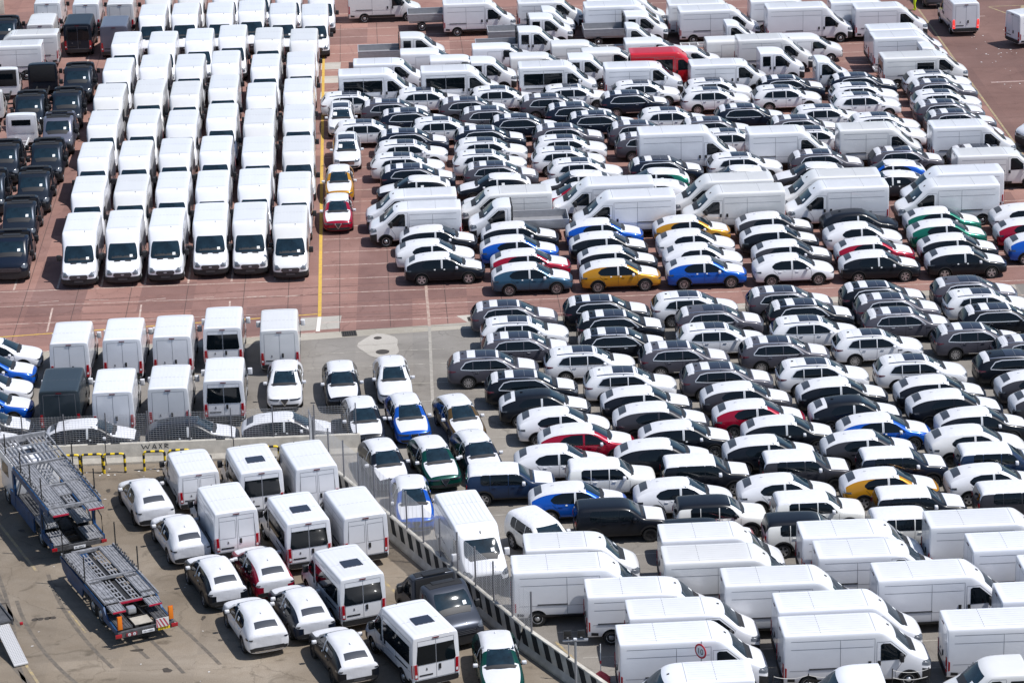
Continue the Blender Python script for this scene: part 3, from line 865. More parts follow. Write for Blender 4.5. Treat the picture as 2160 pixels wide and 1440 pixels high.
        P.add('grille', patch(bvh, '+x', [(.72, -.62, .62), (.80, -.66, .66), (.96, -.58, .58)], 5, 10, .020, 'grille', DARKLAMP))
        for z in (.76, .83, .90):
            P.add('grille_bar', patch(bvh, '+x', [(z, -.54, .54), (z + .02, -.54, .54)], 1, 8, .032, 'grille_bar', mat('grille_bar', (.06, .062, .07), .4)))
        for s in (1, -1):
            P.add('headlight', patch(bvh, '+x', [(.92, s * .72, s * .95), (1.02, s * .64, s * .97), (1.14, s * .76, s * .95)], 4, 5, .016, 'headlight', HEADLAMP))
            P.add('side_headlight', patch(bvh, '+y' if s > 0 else '-y', [(X(.42), .98, 1.09), (X(.10), .90, 1.03)], 3, 2, .012, 'side_headlight', HEADLAMP))
    else:
        P.add('grille', patch(bvh, '+x', [(.62, -.48, .48), (.74, -.52, .52)], 3, 8, .016, 'grille', DARKLAMP))
        for s in (1, -1):
            P.add('headlight', patch(bvh, '+x', [(.74, s * .56, s * .88), (.86, s * .58, s * .90)], 3, 5, .014, 'headlight', HEADLAMP))
    # mirrors, handles
    mz = {'duc': 1.42, 'tra': 1.46, 'mini': 1.14}[style]
    md = {'duc': 1.28, 'tra': 1.46, 'mini': 1.36}[style]
    add_mirrors(P, X(md), hw + .15, mz, (.24, .16, .34) if style != 'mini' else (.20, .15, .18), 'mirror', PLASTIC)
    hz = 1.06 if style != 'mini' else .92
    for ax in ('+y', '-y'):
        P.add('door_handle', patch(bvh, ax, [(X(2.22), hz, hz + .20), (X(2.10), hz, hz + .20)], 1, 2, .024, 'door_handle', PLASTIC))
    seams = []
    zt = H - .5
    wt = {'duc': 2.06, 'tra': 2.10, 'mini': 1.58}[style]
    for ax in ('+y', '-y'):
        seams.append((ax, [(X(2.26), .45), (X(2.26), wt), (X(win_t[1][0] - .02), wt), (X(win_t[0][0] - .06), win_t[0][1] + .02), (X(d_wf + .55), .75), (X(d_wf + .55), .45)]))
    if full:
        if style != 'mini':
            z_up, z_lo = H - .36, .56
            sd0, sd1 = 2.42, 2.42 + 1.30
            for ax in ('+y', '-y'):
                # sliding door and blanked window panels
                seams.append((ax, [(X(2.34), z_lo), (X(2.34), z_up + .06), (X(sd1), z_up + .06), (X(sd1), z_lo), (X(2.34), z_lo)]))
                seams.append((ax, [(X(2.40), z_up - .28), (X(end - .30), z_up - .28)]))
                seams.append((ax, [(X(sd1), z_up + .06), (X(end - .30), z_up + .06)]))
                seams.append((ax, [(X(2.34), .96), (X(end - .25), .96)]))
                rail = patch(bvh, ax, [(X(min(sd1 + 1.25, end - .45)), .995, 1.035), (X(sd1 - .02), .995, 1.035)], 4, 1, .02, 'sliding_door_rail', PLASTIC)
                P.add('sliding_door_rail', rail)
                P.add('sliding_door_handle', patch(bvh, ax, [(X(2.60), hz, hz + .20), (X(2.48), hz, hz + .20)], 1, 2, .024, 'sliding_door_handle', PLASTIC))
                P.add('rub_strip', patch(bvh, ax, [(X(end - .95 if style == 'duc' else end - 1.2), .40, .54 + .06 * (style == 'tra')), (X(2.0), .40, .54 + .06 * (style == 'tra'))], 6, 5, .014, 'rub_strip', PLASTIC))
                P.add('rear_corner_trim', patch(bvh, ax, [(X(end - .02), .34, .64), (X(end - .46), .34, .60)], 3, 2, .014, 'rear_corner_trim', PLASTIC))
        else:
            for ax in ('+y', '-y'):
                seams.append((ax, [(X(2.30), .50), (X(2.30), H - .34), (X(3.30), H - .34), (X(3.30), .50), (X(2.30), .50)]))
                seams.append((ax, [(X(3.36), .98), (X(end - .22), .98)]))
        # rear doors
        seams.append(('-x', [(.66, 0), (H - .20, 0)]))
        seams.append(('-x', [(.66, -.80 * k), (H - .22, -.78 * k), (H - .22, .78 * k), (.66, .80 * k), (.66, -.80 * k)]))
        P.add('rear_bumper', patch(bvh, '-x', [(.32, -.90 * k, .90 * k), (.52, -.96 * k, .96 * k)], 3, 10, .03, 'rear_bumper', PLASTIC))
        P.add('rear_bumper_lip', patch(bvh, '-x', [(.53, -.95 * k, .95 * k), (.63, -.94 * k, .94 * k)], 1, 10, .022, 'rear_bumper_lip', PLASTIC))
        for s in (1, -1):
            if style == 'duc':
                tl = P.add('taillight', patch(bvh, '-x', [(.62, s * .81, s * .965), (1.26, s * .84, s * .965)], 4, 2, .03, 'taillight', REDLAMP))
                P.add('side_taillight', patch(bvh, '+y' if s > 0 else '-y', [(X(end - .02), .66, 1.14), (X(end - .13), .70, 1.08)], 2, 4, .014, 'side_taillight', REDLAMP))
                P.add('reversing_lamp', patch(bvh, '-x', [(.76, s * .86, s * .94), (.86, s * .86, s * .94)], 1, 1, .036, 'reversing_lamp', CLEARLAMP), None, tl)
            elif style == 'tra':
                tl = P.add('taillight', patch(bvh, '-x', [(.72, s * .82, s * .95), (1.34, s * .84, s * .955)], 4, 2, .03, 'taillight', REDLAMP))
                P.add('side_taillight', patch(bvh, '+y' if s > 0 else '-y', [(X(end - .02), .74, 1.34), (X(end - .12), .74, 1.30)], 2, 4, .014, 'side_taillight', REDLAMP))
                P.add('reversing_lamp', patch(bvh, '-x', [(.78, s * .84, s * .93), (.90, s * .84, s * .93)], 1, 1, .036, 'reversing_lamp', CLEARLAMP), None, tl)
            else:
                P.add('taillight', patch(bvh, '-x', [(.70, s * .82 * k, s * .95 * k), (1.20, s * .82 * k, s * .93 * k)], 4, 2, .02, 'taillight', REDLAMP))
        if style != 'mini':
            P.add('rear_door_handle', patch(bvh, '-x', [(1.0, -.20, -.10), (1.22, -.20, -.10)], 1, 1, .03, 'rear_door_handle', PLASTIC))
            P.add('number_plate_recess', patch(bvh, '-x', [(.80, .16, .74), (.86, .16, .74)], 1, 3, .014, 'number_plate_recess', PLASTIC))
            P.add('door_badge', patch(bvh, '-x', [(1.04, .38, .46), (1.14, .40, .44)], 1, 1, .014, 'door_badge', mat('badge_dark', (.12, .12, .13), .4)))
            P.add('high_brake_light', patch(bvh, '-x', [(H - .17, -.14, .14), (H - .125, -.14, .14)], 1, 3, .03, 'high_brake_light', DARKRED))
            # ribs pressed into the roof
            bm = bmesh.new()
            r0 = 2.35 if style == 'duc' else 2.5
            for j in range(8):
                y = -.70 + j * .2
                for a, b in ((r0 + .05, end - .28),):
                    strip_bm(bm, bvh, '+z', [(X(b), y - .03), (X(a), y - .03)], .07, .010, .4)
            P.add('roof_ribs', me_from_bm(bm, 'roof_ribs', None), 'paint')
            P.add('roof_antenna', patch(bvh, '+z', [(X(d0 + .62), .30, .34), (X(d0 + .56), .30, .34)], 1, 1, .03, 'roof_antenna', PLASTIC) if style == 'tra' else patch(bvh, '+z', [(X(d0 + .20), .08, .12), (X(d0 + .10), .085, .115)], 1, 1, .05, 'roof_antenna', PLASTIC))
            seams.append(('+z', [(X(r0 - .05), -.85), (X(r0 - .05), .85)]))
            seams.append(('+z', [(X(end - 1.5), -.85), (X(end - 1.5), .85)]))
        if body in ('glazed', 'combi'):
            zb, zw = 1.26, min(H - .42, 2.04)
            d_end = end - .35
            if body == 'combi':
                both(P, bvh, 'side_window', rx([(2.46, zb), (3.62, zb)], [(2.46, zw), (3.62, zw)]), GLASS, n=6, off=.012)
            else:
                ws = [(2.44, 3.70), (3.74, d_end)] if style == 'duc' else [(2.40, 3.55), (3.565, 4.45), (4.465, d_end)]
                for a, b in ws:
                    both(P, bvh, 'side_window', rx([(a, zb), (b, zb)], [(a, zw), (b, zw)]), GLASS, n=6, off=.012)
            for s in (1, -1):
                P.add('rear_window', patch(bvh, '-x', [(1.30, s * .02, s * .80), (1.40, s * .02, s * .85), (min(2.12, H - .34), s * .02, s * .78)], 5, 5, .014, 'rear_window', GLASS))
            if style == 'tra':
                P.add('roof_hatch', patch(bvh, '+z', [(X(end - 1.75), -.42, .42), (X(end - 1.05), -.40, .40)], 3, 4, .03, 'roof_hatch', SUNROOF))
        elif style == 'tra':
            for s in (1, -1):
                seams.append(('-x', [(1.28, s * .07), (1.28, s * .84), (min(2.12, H - .34), s * .78), (min(2.12, H - .34), s * .07), (1.28, s * .07)]))
        add_wheels(P, tyre_me(wr, .225), rim_me(wr, .225, 'steel', STEELRIM), wx, hw - .14, wr)
    P.add('panel_gap', strips(bvh, seams, .017, .004, 'panel_gap', SEAM))
    if not full:
        # chassis, rear axle
        if body in ('crew', 'crewbed'):
            both(P, bvh, 'rear_door_window', rx([(2.44, 1.30), (2.98, 1.30)], [(2.44, 1.98), (2.98, 1.98)]), GLASS, n=5, off=.012)
            for ax in ('+y', '-y'):
                P.add('door_handle', patch(bvh, ax, [(X(2.52), hz, hz + .20), (X(2.40), hz, hz + .20)], 1, 2, .024, 'door_handle', PLASTIC))
        if body == 'pair':
            P.add('rear_panel', box_me('rear_panel', SOFTBLACK, X(end) - .02, X(end) + .03, -.86, .86, .5, H - .10, .01), 'panel')
            P.add('roof_cover', patch(bvh, '+z', [(X(end - .06), -.80, .80), (X(1.75), -.74, .74)], 4, 8, .02, 'roof_cover', SOFTBLACK))
            P.add('roof_hatch', box_me('roof_hatch', PLASTIC, X(2.3), X(2.0), -.5, .5, H - .02, H + .05, .02))
            add_wheels(P, tyre_me(wr, .225), rim_me(wr, .225, 'steel', STEELRIM), wx, hw - .14, wr)
        rxx = L / 2 - d_wf - wb
        if body != 'pair':
            cm = CHASSISW if body in ('cab', 'crew') else CHASSIS
            rails = []
            for s in (1, -1):
                rails.append((-L / 2 + .05, X(end) + .2, s * .42 - .04, s * .42 + .04, .52, .68))
            x = -L / 2 + .05
            while x < X(end) - .1:
                rails.append((x, x + .07, -.42, .42, .54, .66))
                x += .62
            P.add('chassis_frame', boxes_me('chassis_frame', cm, rails), 'chassis')
            P.add('rear_axle', tube_me('rear_axle', CHASSIS, [(rxx, -.85, wr), (rxx, .85, wr)], .06))
            add_wheels(P, tyre_me(wr, .225), rim_me(wr, .225, 'steel', STEELRIM), wx + [rxx], hw - .14, wr)
        pl = box_me('rear_panel', SOFTBLACK, X(end) - .02, X(end) + .03, -.86, .86, 1.0, H - .10, .01)
        if body in ('cab', 'cabbed', 'cabdark'):
            k_ = P.add('rear_panel', pl, 'panel')
            if body == 'cab':
                P.add('rear_window', box_me('rear_window', GLASS, X(end) - .032, X(end) - .018, -.62, .62, 1.52, 1.90), None, k_)
        if body in ('crewbed', 'cabbed'):
            b0, b1, bw, bz = -L / 2 - .05, X(end) - .06, 1.03, .90
            bed = P.add('load_bed', box_me('load_bed', ALUM, b0, b1, -bw, bw, bz - .10, bz))
            t = .03
            def board(x0, x1, y0, y1):
                i = P.add('side_board', boxes_me('side_board', ALUM, [(x0, x1, y0, y1, bz + .004, bz + .195), (x0, x1, y0, y1, bz + .205, bz + .40)]), None, None)
                P.add('board_edge', box_me('board_edge', ALUMEDGE, x0 - .004, x1 + .004, y0 - .006, y1 + .006, bz + .40, bz + .43), None, i)
            board(b0, b1, bw - t, bw)
            board(b0, b1, -bw, -bw + t)
            board(b0, b0 + t, -bw + .05, bw - .05)
            hb = []
            for z in (.62, .92, 1.22):
                hb.append((b1 - .05, b1, -bw + .1, bw - .1, bz + z - .03, bz + z + .03))
            for y in (-bw + .1, bw - .14, -.02):
                hb.append((b1 - .054, b1 + .004, y, y + .05, bz, bz + 1.3))
            P.add('headboard', boxes_me('headboard', CHASSIS, hb))
    if body == 'pair':
        base = list(P.parts)
        n0 = len(base)
        for name_, me, key, par, mtx in base:
            mm = mtx
            if par is None:
                mm = FLIP @ (mtx if mtx is not None else Matrix.Identity(4))
            P.parts.append((name_, me, key, None if par is None else par + n0, mm))
        P.add('coupling_frame', boxes_me('coupling_frame', CHASSIS, [(-.5, .5, -.42, -.34, .5, .64), (-.5, .5, .34, .42, .5, .64), (-.06, .06, -.5, .5, .5, .64)]))
    PROTO[pname] = P
    return P

RIMS = [rim_me(.345, .23, 'rings', ALLOY), rim_me(.345, .23, 'five', ALLOY), rim_me(.345, .23, 'five', DARKRIM), rim_me(.345, .23, 'six', ALLOY)]
suv('T', 'compact_suv', 'car', 'coupe')
suv('S', 'sloping_suv', 'car', 'wide')
suv('K', 'glass_roof_suv', 'car', 'glassroof')
suv('R', 'boxy_suv', 'car', 'boxy')
van('FH', 'panel_van', 'van', 'tra', 5.98, 2.78, 2.06)
van('FM', 'panel_van', 'van', 'tra', 5.53, 2.55, 2.06)
van('FB', 'minibus', 'minibus', 'tra', 5.53, 2.55, 2.06, 'glazed')
van('FC', 'panel_van', 'van', 'tra', 4.97, 2.36, 2.06)
van('D1', 'panel_van', 'van', 'duc', 4.963, 2.25)
van('D31', 'panel_van', 'van', 'duc', 5.41, 2.25)
van('D2', 'panel_van', 'van', 'duc', 5.41, 2.52)
van('D3', 'panel_van', 'van', 'duc', 5.998, 2.52)
van('D4', 'panel_van', 'van', 'duc', 6.36, 2.76)
van('D3L', 'panel_van', 'van', 'duc', 5.998, 2.25)
van('DB', 'minibus', 'minibus', 'duc', 5.41, 2.52, 2.05, 'glazed')
van('DG', 'panel_van', 'van', 'duc', 5.41, 2.52, 2.05, 'glazed')
van('DC', 'combi_van', 'van', 'duc', 5.998, 2.25, 2.05, 'combi')
van('DCH', 'combi_van', 'van', 'duc', 5.41, 2.52, 2.05, 'combi')
van('XC', 'chassis_cab', 'truck', 'duc', 5.70, 2.25, 2.05, 'cab', 2.45)
van('XD', 'chassis_cab', 'truck', 'duc', 5.70, 2.25, 2.05, 'cabdark', 2.45)
van('XB', 'dropside_truck', 'truck', 'duc', 5.80, 2.25, 2.05, 'cabbed', 2.45)
van('XK', 'dropside_truck', 'truck', 'duc', 6.20, 2.25, 2.05, 'crewbed', 3.20)
van('XW', 'crew_cab_chassis', 'truck', 'duc', 5.60, 2.25, 2.05, 'crew', 3.20)
van('PP', 'back_to_back_cabs', 'truck cabs', 'duc', 5.30, 2.25, 2.05, 'pair', 2.28)
van('M', 'small_van', 'van', 'mini', 4.40, 1.82, 1.86)
van('ML', 'small_van', 'van', 'mini', 4.96, 1.92, 1.92)

# ------------------------------------------------------------------ placing vehicles
JOINED = {'door_gap', 'panel_gap', 'roof_ribs', 'grille_frame', 'chassis_frame'}

def place(pk, label, group, x, y, yaw, paint_key='white', film='film', opts=''):
    P = PROTO[pk]
    root = bpy.data.objects.new(P.name, None)
    COL.objects.link(root)
    root.empty_display_size = 0.5
    root.location = (x, y, 0.006)
    root.rotation_euler = (0, 0, R(yaw))
    root['label'], root['category'] = label, P.category
    if group:
        root['group'] = group
    if pk == 'FC':
        root.scale = (1, .96, .86)
    pm = PAINT[paint_key if paint_key != 'white' or P.category == 'car' else random.choice(('white', 'white', 'white_b', 'white_c', 'white_d'))]
    made = []
    alt_rim = random.choice([RIMS[0], RIMS[0], RIMS[1], RIMS[2], RIMS[3]]) if pk in ('T', 'R') else None
    for name, me, key, par, mtx in P.parts:
        if key == 'band' and 'n' in opts:
            made.append(None)
            continue
        if alt_rim and name == 'rim':
            me = alt_rim
        o = bpy.data.objects.new(name, me)
        COL.objects.link(o)
        o.parent = root if par is None else made[par]
        if mtx is not None:
            o.matrix_basis = mtx
        if name in JOINED:
            o['kind'] = 'stuff'
        m = None
        if key == 'paint':
            m = pm
        elif key in ('film', 'filmb', 'filmr', 'band'):
            m = FILM
            if film == 'none' or (film == 'bonnet' and key != 'filmb'):
                m = pm
            if film == 'cover' and key == 'film':
                m = COVER
            if film == 'blackroof' and key == 'film':
                m = PAINT['black']
            if film == 'bonnet' and key == 'filmr':
                m = COVER if 'p' in opts else pm
            if key == 'band' and paint_key in ('white', 'silverwhite'):
                m = FILM
        elif key == 'mirror':
            m = PAINT['white'] if 'w' in opts else PLASTIC
        elif key == 'chassis':
            m = CHASSIS if 'k' in opts else CHASSISW
        elif key == 'panel':
            m = SOFTBLACK if 'k' in opts else PAINT['white']
        elif name == 'taillight' and 'l' in opts:
            m = LITLAMP
        if m is not None:
            if len(me.materials) == 0:
                me.materials.append(m)
            sl = o.material_slots[0]
            sl.link = 'OBJECT'
            sl.material = m
        made.append(o)
    return root

# ------------------------------------------------------------------ ground and markings
GRID = R(2.6)
UA, UB = Vector((math.cos(GRID), math.sin(GRID), 0)), Vector((-math.sin(GRID), math.cos(GRID), 0))

def surf(name, base, dark, light, joints=None, seed=0.0, rough=0.9, stain=0.5, slabs=0.5, crack=0.45):
    """worn paving: two noises mix three tones, oil stains with their own shapes on top"""
    m, t, b = nt(name)
    L = t.links.new
    g = t.nodes.new('ShaderNodeNewGeometry')
    mp = t.nodes.new('ShaderNodeMapping')
    mp.inputs['Location'].default_value = (seed, seed * 2, 0)
    L(g.outputs['Position'], mp.inputs['Vector'])
    def noise(sc, det=6, rg=0.6, dist=0.0):
        n = t.nodes.new('ShaderNodeTexNoise')
        n.inputs['Scale'].default_value = sc
        n.inputs['Detail'].default_value = det
        n.inputs['Roughness'].default_value = rg
        n.inputs['Distortion'].default_value = dist
        L(mp.outputs[0], n.inputs['Vector'])
        return n
    def ramp(src, p0, p1, c0, c1):
        r = t.nodes.new('ShaderNodeValToRGB')
        r.color_ramp.elements[0].position, r.color_ramp.elements[1].position = p0, p1
        r.color_ramp.elements[0].color, r.color_ramp.elements[1].color = (*c0, 1), (*c1, 1)
        L(src, r.inputs[0])
        return r
    def mix(fac, a, bb):
        x = t.nodes.new('ShaderNodeMix')
        x.data_type = 'RGBA'
        if isinstance(fac, float):
            x.inputs['Factor'].default_value = fac
        else:
            L(fac, x.inputs['Factor'])
        for sock, v in (('A', a), ('B', bb)):
            s = [i for i in x.inputs if i.name == sock and i.type == 'RGBA'][0]
            if isinstance(v, tuple):
                s.default_value = (*v, 1)
            else:
                L(v, s)
        return [o for o in x.outputs if o.type == 'RGBA'][0]
    n1 = noise(0.16, 5, 0.62, 0.6)
    c = ramp(n1.outputs['Fac'], 0.32, 0.70, dark, light).outputs[0]
    n2 = noise(1.1, 8, 0.7)
    c = mix(ramp(n2.outputs['Fac'], 0.42, 0.62, (0, 0, 0), (0.55, 0.55, 0.55)).outputs[0], c, base)
    n3 = noise(24.0, 3, 0.8)
    grain = ramp(n3.outputs['Fac'], 0.3, 0.75, (0.72, 0.72, 0.72), (1.22, 1.22, 1.22)).outputs[0]
    mm = t.nodes.new('ShaderNodeMix')
    mm.data_type = 'RGBA'
    mm.blend_type = 'MULTIPLY'
    mm.inputs['Factor'].default_value = 1.0
    ins = [i for i in mm.inputs if i.type == 'RGBA']
    L(c, ins[0])
    L(grain, ins[1])
    c = [o for o in mm.outputs if o.type == 'RGBA'][0]
    n4 = noise(0.75, 4, 0.55, 1.2)
    st = ramp(n4.outputs['Fac'], 0.655 - .055 * (stain > .7), 0.74, (0, 0, 0), (stain, stain, stain)).outputs[0]
    c = mix(st, c, tuple(v * 0.35 for v in base))
    n5 = noise(2.3, 3, 0.5, 0.5)
    st2 = ramp(n5.outputs['Fac'], 0.70, 0.75, (0, 0, 0), (stain * .8, stain * .8, stain * .8)).outputs[0]
    c = mix(st2, c, tuple(v * 0.4 for v in base))
    # long tyre-worn streaks
    mp2 = t.nodes.new('ShaderNodeMapping')
    mp2.inputs['Rotation'].default_value = (0, 0, -GRID)
    mp2.inputs['Scale'].default_value = (0.08, 1.3, 1)
    L(g.outputs['Position'], mp2.inputs['Vector'])
    n6 = t.nodes.new('ShaderNodeTexNoise')
    n6.inputs['Scale'].default_value = 1.0
    n6.inputs['Detail'].default_value = 4
    L(mp2.outputs[0], n6.inputs['Vector'])
    c = mix(ramp(n6.outputs['Fac'], 0.52, 0.72, (0, 0, 0), (0.4, 0.4, 0.4)).outputs[0], c, tuple(min(1, v * 0.72) for v in base))
    # slabs of slightly different tone
    mp3 = t.nodes.new('ShaderNodeMapping')
    mp3.inputs['Rotation'].default_value = (0, 0, -GRID)
    mp3.inputs['Location'].default_value = (.35, seed, 0)
    mp3.inputs['Scale'].default_value = (1 / 3.05, 1 / 4.9, 0)
    L(g.outputs['Position'], mp3.inputs['Vector'])
    fl = t.nodes.new('ShaderNodeVectorMath')
    fl.operation = 'FLOOR'
    L(mp3.outputs[0], fl.inputs[0])
    wnz = t.nodes.new('ShaderNodeTexWhiteNoise')
    wnz.noise_dimensions = '3D'
    L(fl.outputs[0], wnz.inputs['Vector'])
    slab = ramp(wnz.outputs['Value'], 0, 1, (.76, .76, .79), (1.20, 1.17, 1.14)).outputs[0]
    m4 = t.nodes.new('ShaderNodeMix')
    m4.data_type = 'RGBA'
    m4.blend_type = 'MULTIPLY'
    m4.inputs['Factor'].default_value = slabs
    ins4 = [i for i in m4.inputs if i.type == 'RGBA']
    L(c, ins4[0])
    L(slab, ins4[1])
    c = [o for o in m4.outputs if o.type == 'RGBA'][0]
    # fine cracks
    vo = t.nodes.new('ShaderNodeTexVoronoi')
    vo.feature = 'DISTANCE_TO_EDGE'
    vo.inputs['Scale'].default_value = .22
    nd = noise(1.4, 5, .6)
    va = t.nodes.new('ShaderNodeVectorMath')
    va.operation = 'MULTIPLY_ADD'
    L(nd.outputs['Color'], va.inputs[0])
    va.inputs[1].default_value = (.9, .9, 0)
    L(mp.outputs[0], va.inputs[2])
    L(va.outputs[0], vo.inputs['Vector'])
    c = mix(ramp(vo.outputs['Distance'], 0.0, .006, (crack, crack, crack), (0, 0, 0)).outputs[0], c, tuple(v * .35 for v in base))
    L(c, b.inputs['Base Color'])
    b.inputs['Roughness'].default_value = rough
    b.inputs['Specular IOR Level'].default_value = 0.25
    bp = t.nodes.new('ShaderNodeBump')
    bp.inputs['Strength'].default_value = 0.25
    bp.inputs['Distance'].default_value = 0.02
    L(n3.outputs['Fac'], bp.inputs['Height'])
    L(bp.outputs[0], b.inputs['Normal'])
    MATS[name] = m
    return m

def worn_paint(name, rgb, under, wear=0.5):
    m, t, b = nt(name)
    L = t.links.new
    g = t.nodes.new('ShaderNodeNewGeometry')
    n = t.nodes.new('ShaderNodeTexNoise')
    n.inputs['Scale'].default_value = 3.2
    n.inputs['Detail'].default_value = 7
    n.inputs['Roughness'].default_value = 0.75
    L(g.outputs['Position'], n.inputs['Vector'])
    r = t.nodes.new('ShaderNodeValToRGB')
    r.color_ramp.elements[0].position, r.color_ramp.elements[1].position = wear - 0.12, wear + 0.10
    r.color_ramp.elements[0].color, r.color_ramp.elements[1].color = (*under, 1), (*rgb, 1)
    L(n.outputs['Fac'], r.inputs[0])
    L(r.outputs[0], b.inputs['Base Color'])
    b.inputs['Roughness'].default_value = 0.85
    MATS[name] = m
    return m

ASPHALT = surf('grey_asphalt', (0.245, 0.225, 0.200), (0.165, 0.148, 0.128), (0.315, 0.292, 0.262), seed=3.0)
REDASPH = surf('red_asphalt', (0.275, 0.152, 0.126), (0.200, 0.108, 0.092), (0.325, 0.196, 0.166), seed=11.0, stain=0.3, slabs=1.0)
TANASPH = surf('tan_asphalt', (0.215, 0.174, 0.130), (0.128, 0.100, 0.072), (0.285, 0.242, 0.192), seed=27.0, stain=0.75)
ROADASPH = surf('road_asphalt', (0.180, 0.102, 0.086), (0.140, 0.080, 0.068), (0.215, 0.130, 0.112), seed=41.0, stain=0.3)
KERBCON = surf('pale_concrete', (0.36, 0.33, 0.28), (0.30, 0.27, 0.22), (0.44, 0.41, 0.36), seed=9.0, stain=0.35)
PATCHCON = surf('patch_concrete', (0.44, 0.41, 0.36), (0.38, 0.35, 0.30), (0.52, 0.48, 0.43), seed=19.0, stain=0.2)
WHITELINE = worn_paint('worn_white_line', (0.52, 0.42, 0.36), (0.29, 0.16, 0.13), 0.48)
WHITELINE2 = worn_paint('worn_white_line_grey', (0.42, 0.39, 0.34), (0.24, 0.22, 0.19), 0.52)
YELLOW = worn_paint('yellow_line', (0.56, 0.36, 0.06), (0.36, 0.20, 0.08), 0.42)
YELLOW2 = worn_paint('faded_yellow_line', (0.44, 0.33, 0.14), (0.24, 0.195, 0.14), 0.56)
JOINTMAT = mat('tar_joint', (0.07, 0.045, 0.04), 0.9)

def sheet(name, poly, z, m, kind='structure', label=None, category=None, parent=None):
    bm = bmesh.new()
    bm.faces.new([bm.verts.new((x, y, z)) for x, y in poly])
    o = bpy.data.objects.new(name, me_from_bm(bm, name, m))
    COL.objects.link(o)
    if kind:
        o['kind'] = kind
    if label:
        o['label'] = label
        o['category'] = category
    o.parent = parent
    return o

def on_border(x): return 149.0 + (x + 27.3) * (156.5 - 149.0) / 55.3
ground = sheet('ground', [(-400, 20), (400, 20), (400, 900), (-400, 900)], 0.0, ASPHALT)
red_pavement = sheet('red_pavement', [(-120, on_border(-120)), (33.2, on_border(33.2)), (31.4, 232), (30.5, 420), (-120, 420)], 0.004, REDASPH)
road = sheet('road', [(33.2, on_border(33.2)), (140, on_border(140)), (140, 420), (30.5, 420), (31.4, 232)], 0.004, ROADASPH)
yard_floor = sheet('loading_yard', [(-60, 133.1), (-9.2, 133.6), (-8.2, 129.3), (3.9, 104.6), (9, 94), (9, 60), (-60, 60)], 0.004, TANASPH)
kerb_strip = sheet('kerb_strip', [(x, on_border(x) + d) for x, d in ((-60, -1.0), (-11, -1.05), (28, -.85), (28, -.02), (-11, -.02), (-60, -.02))], 0.005, KERBCON)

MARK_N = 0
def stripe(p, q, w, m, z=0.009, name='painted_line', parent=None):
    a, b_ = Vector((*p, 0)), Vector((*q, 0))
    d = (b_ - a).normalized()
    n = Vector((-d.y, d.x, 0)) * w / 2
    return sheet(name, [((a - n).x, (a - n).y), ((b_ - n).x, (b_ - n).y), ((b_ + n).x, (b_ + n).y), ((a + n).x, (a + n).y)], z, m, 'structure', None, None, parent)

def along(o, a, b_): 
    v = Vector((*o, 0)) + UA * a + UB * b_
    return (v.x, v.y)

O0 = (-10.52, 152.9)
for i in range(30):                                             # bay lines right of the yellow line
    b_ = i * 2.47
    stripe(along(O0, .2, b_), along(O0, 42.6, b_), .085, WHITELINE, .008)
stripe((-10.50, 153.9), (-13.55, 218.0), .19, YELLOW, .011)      # the thick yellow line
stripe((-10.47, 151.5), (-10.50, 153.85), .22, worn_paint('white_line_fresh', (0.66, 0.64, 0.58), (0.45, 0.42, 0.38), 0.3), .011)
stripe((-34, 150.9), (-10.64, 154.35), .13, YELLOW, .010)
stripe((-60, on_border(-60) + .05), (-10.6, on_border(-10.6) + .05), .12, WHITELINE, .011)
for i in range(9):                                              # bay lines of the left block
    a = along((-28.13, 159.75), i * 2.46, 0)
    if a[0] > -11.6:
        break
    stripe(a, along((-28.13, 159.75), i * 2.46, 66), .12, WHITELINE, .008)
    if i % 2:
        stripe(along((-28.13, 159.75), i * 2.46 + .1, -7.4), along((-28.13, 159.75), i * 2.46 + .03, -3.4), .10, WHITELINE, .008)
stripe(along((-34, 159.2), 0, 0), along((-34, 159.2), 22.4, 0), .10, WHITELINE, .010)
stripe(along((-34, 156.6), 4, 0), along((-34, 156.6), 22.4, .0), .07, WHITELINE, .009)
stripe(along((-34, 153.6), 0, 0), along((-34, 153.6), 21, .0), .07, WHITELINE, .009)
for a in (-29.6, -26.4, -23.6, -20.4, -17.7, -14.8, -12.6):
    stripe((a, 157.6 + random.uniform(-.2, .2)), (a + 1.1, 157.65), .07, WHITELINE, .009)
FAINT = worn_paint('faint_line', (.42, .33, .27), (.29, .17, .14), .5)
FAINT2 = worn_paint('faint_line_grey', (.36, .33, .29), (.25, .23, .20), .5)
stripe((-4.78, 159.0), (-4.45, 151.9), .16, FAINT, .010)
stripe((-4.45, 151.9), (-4.05, 139.4), .16, FAINT2, .010)
for y, x0, x1 in ((145.95, -11.4, 2), (143.35, -6.6, 1), (140.75, -5.6, 2), (148.2, -10.4, -3.6), (138.1, -11.4, 4), (135.4, -5, 6)):
    stripe((x0, y - .25), (x1, y - .25 + (x1 - x0) * .045), .07, WHITELINE2, .009)
for i in range(12):                                             # bay lines in the right van block
    y = 125.6 - i * 2.5
    stripe((-3.4 + i * 1.0, y), (30, y + 1.6), .08, WHITELINE2, .009)
stripe((32.95, 176.5), (31.55, 221.5), .14, YELLOW2, .011)
stripe((36.92, 221.7), (38.3, 218.7), .14, YELLOW2, .011)
stripe((37.0, 221.8), (42, 222.0), .14, YELLOW2, .012)
stripe((38.3, 218.8), (42, 219.0), .14, YELLOW2, .012)
stripe((38.9, 218.9), (39.7, 221.8), .5, YELLOW2, .011)
stripe((33.6, 199.6), (37.6, 199.9), .30, worn_paint('dirty_line', (.36, .26, .23), (.25, .15, .13), .45), .010)
stripe((37.6, 199.8), (37.4, 194.5), .10, WHITELINE, .011)
stripe((33.0, 218.6), (36.2, 218.8), .12, WHITELINE, .012)
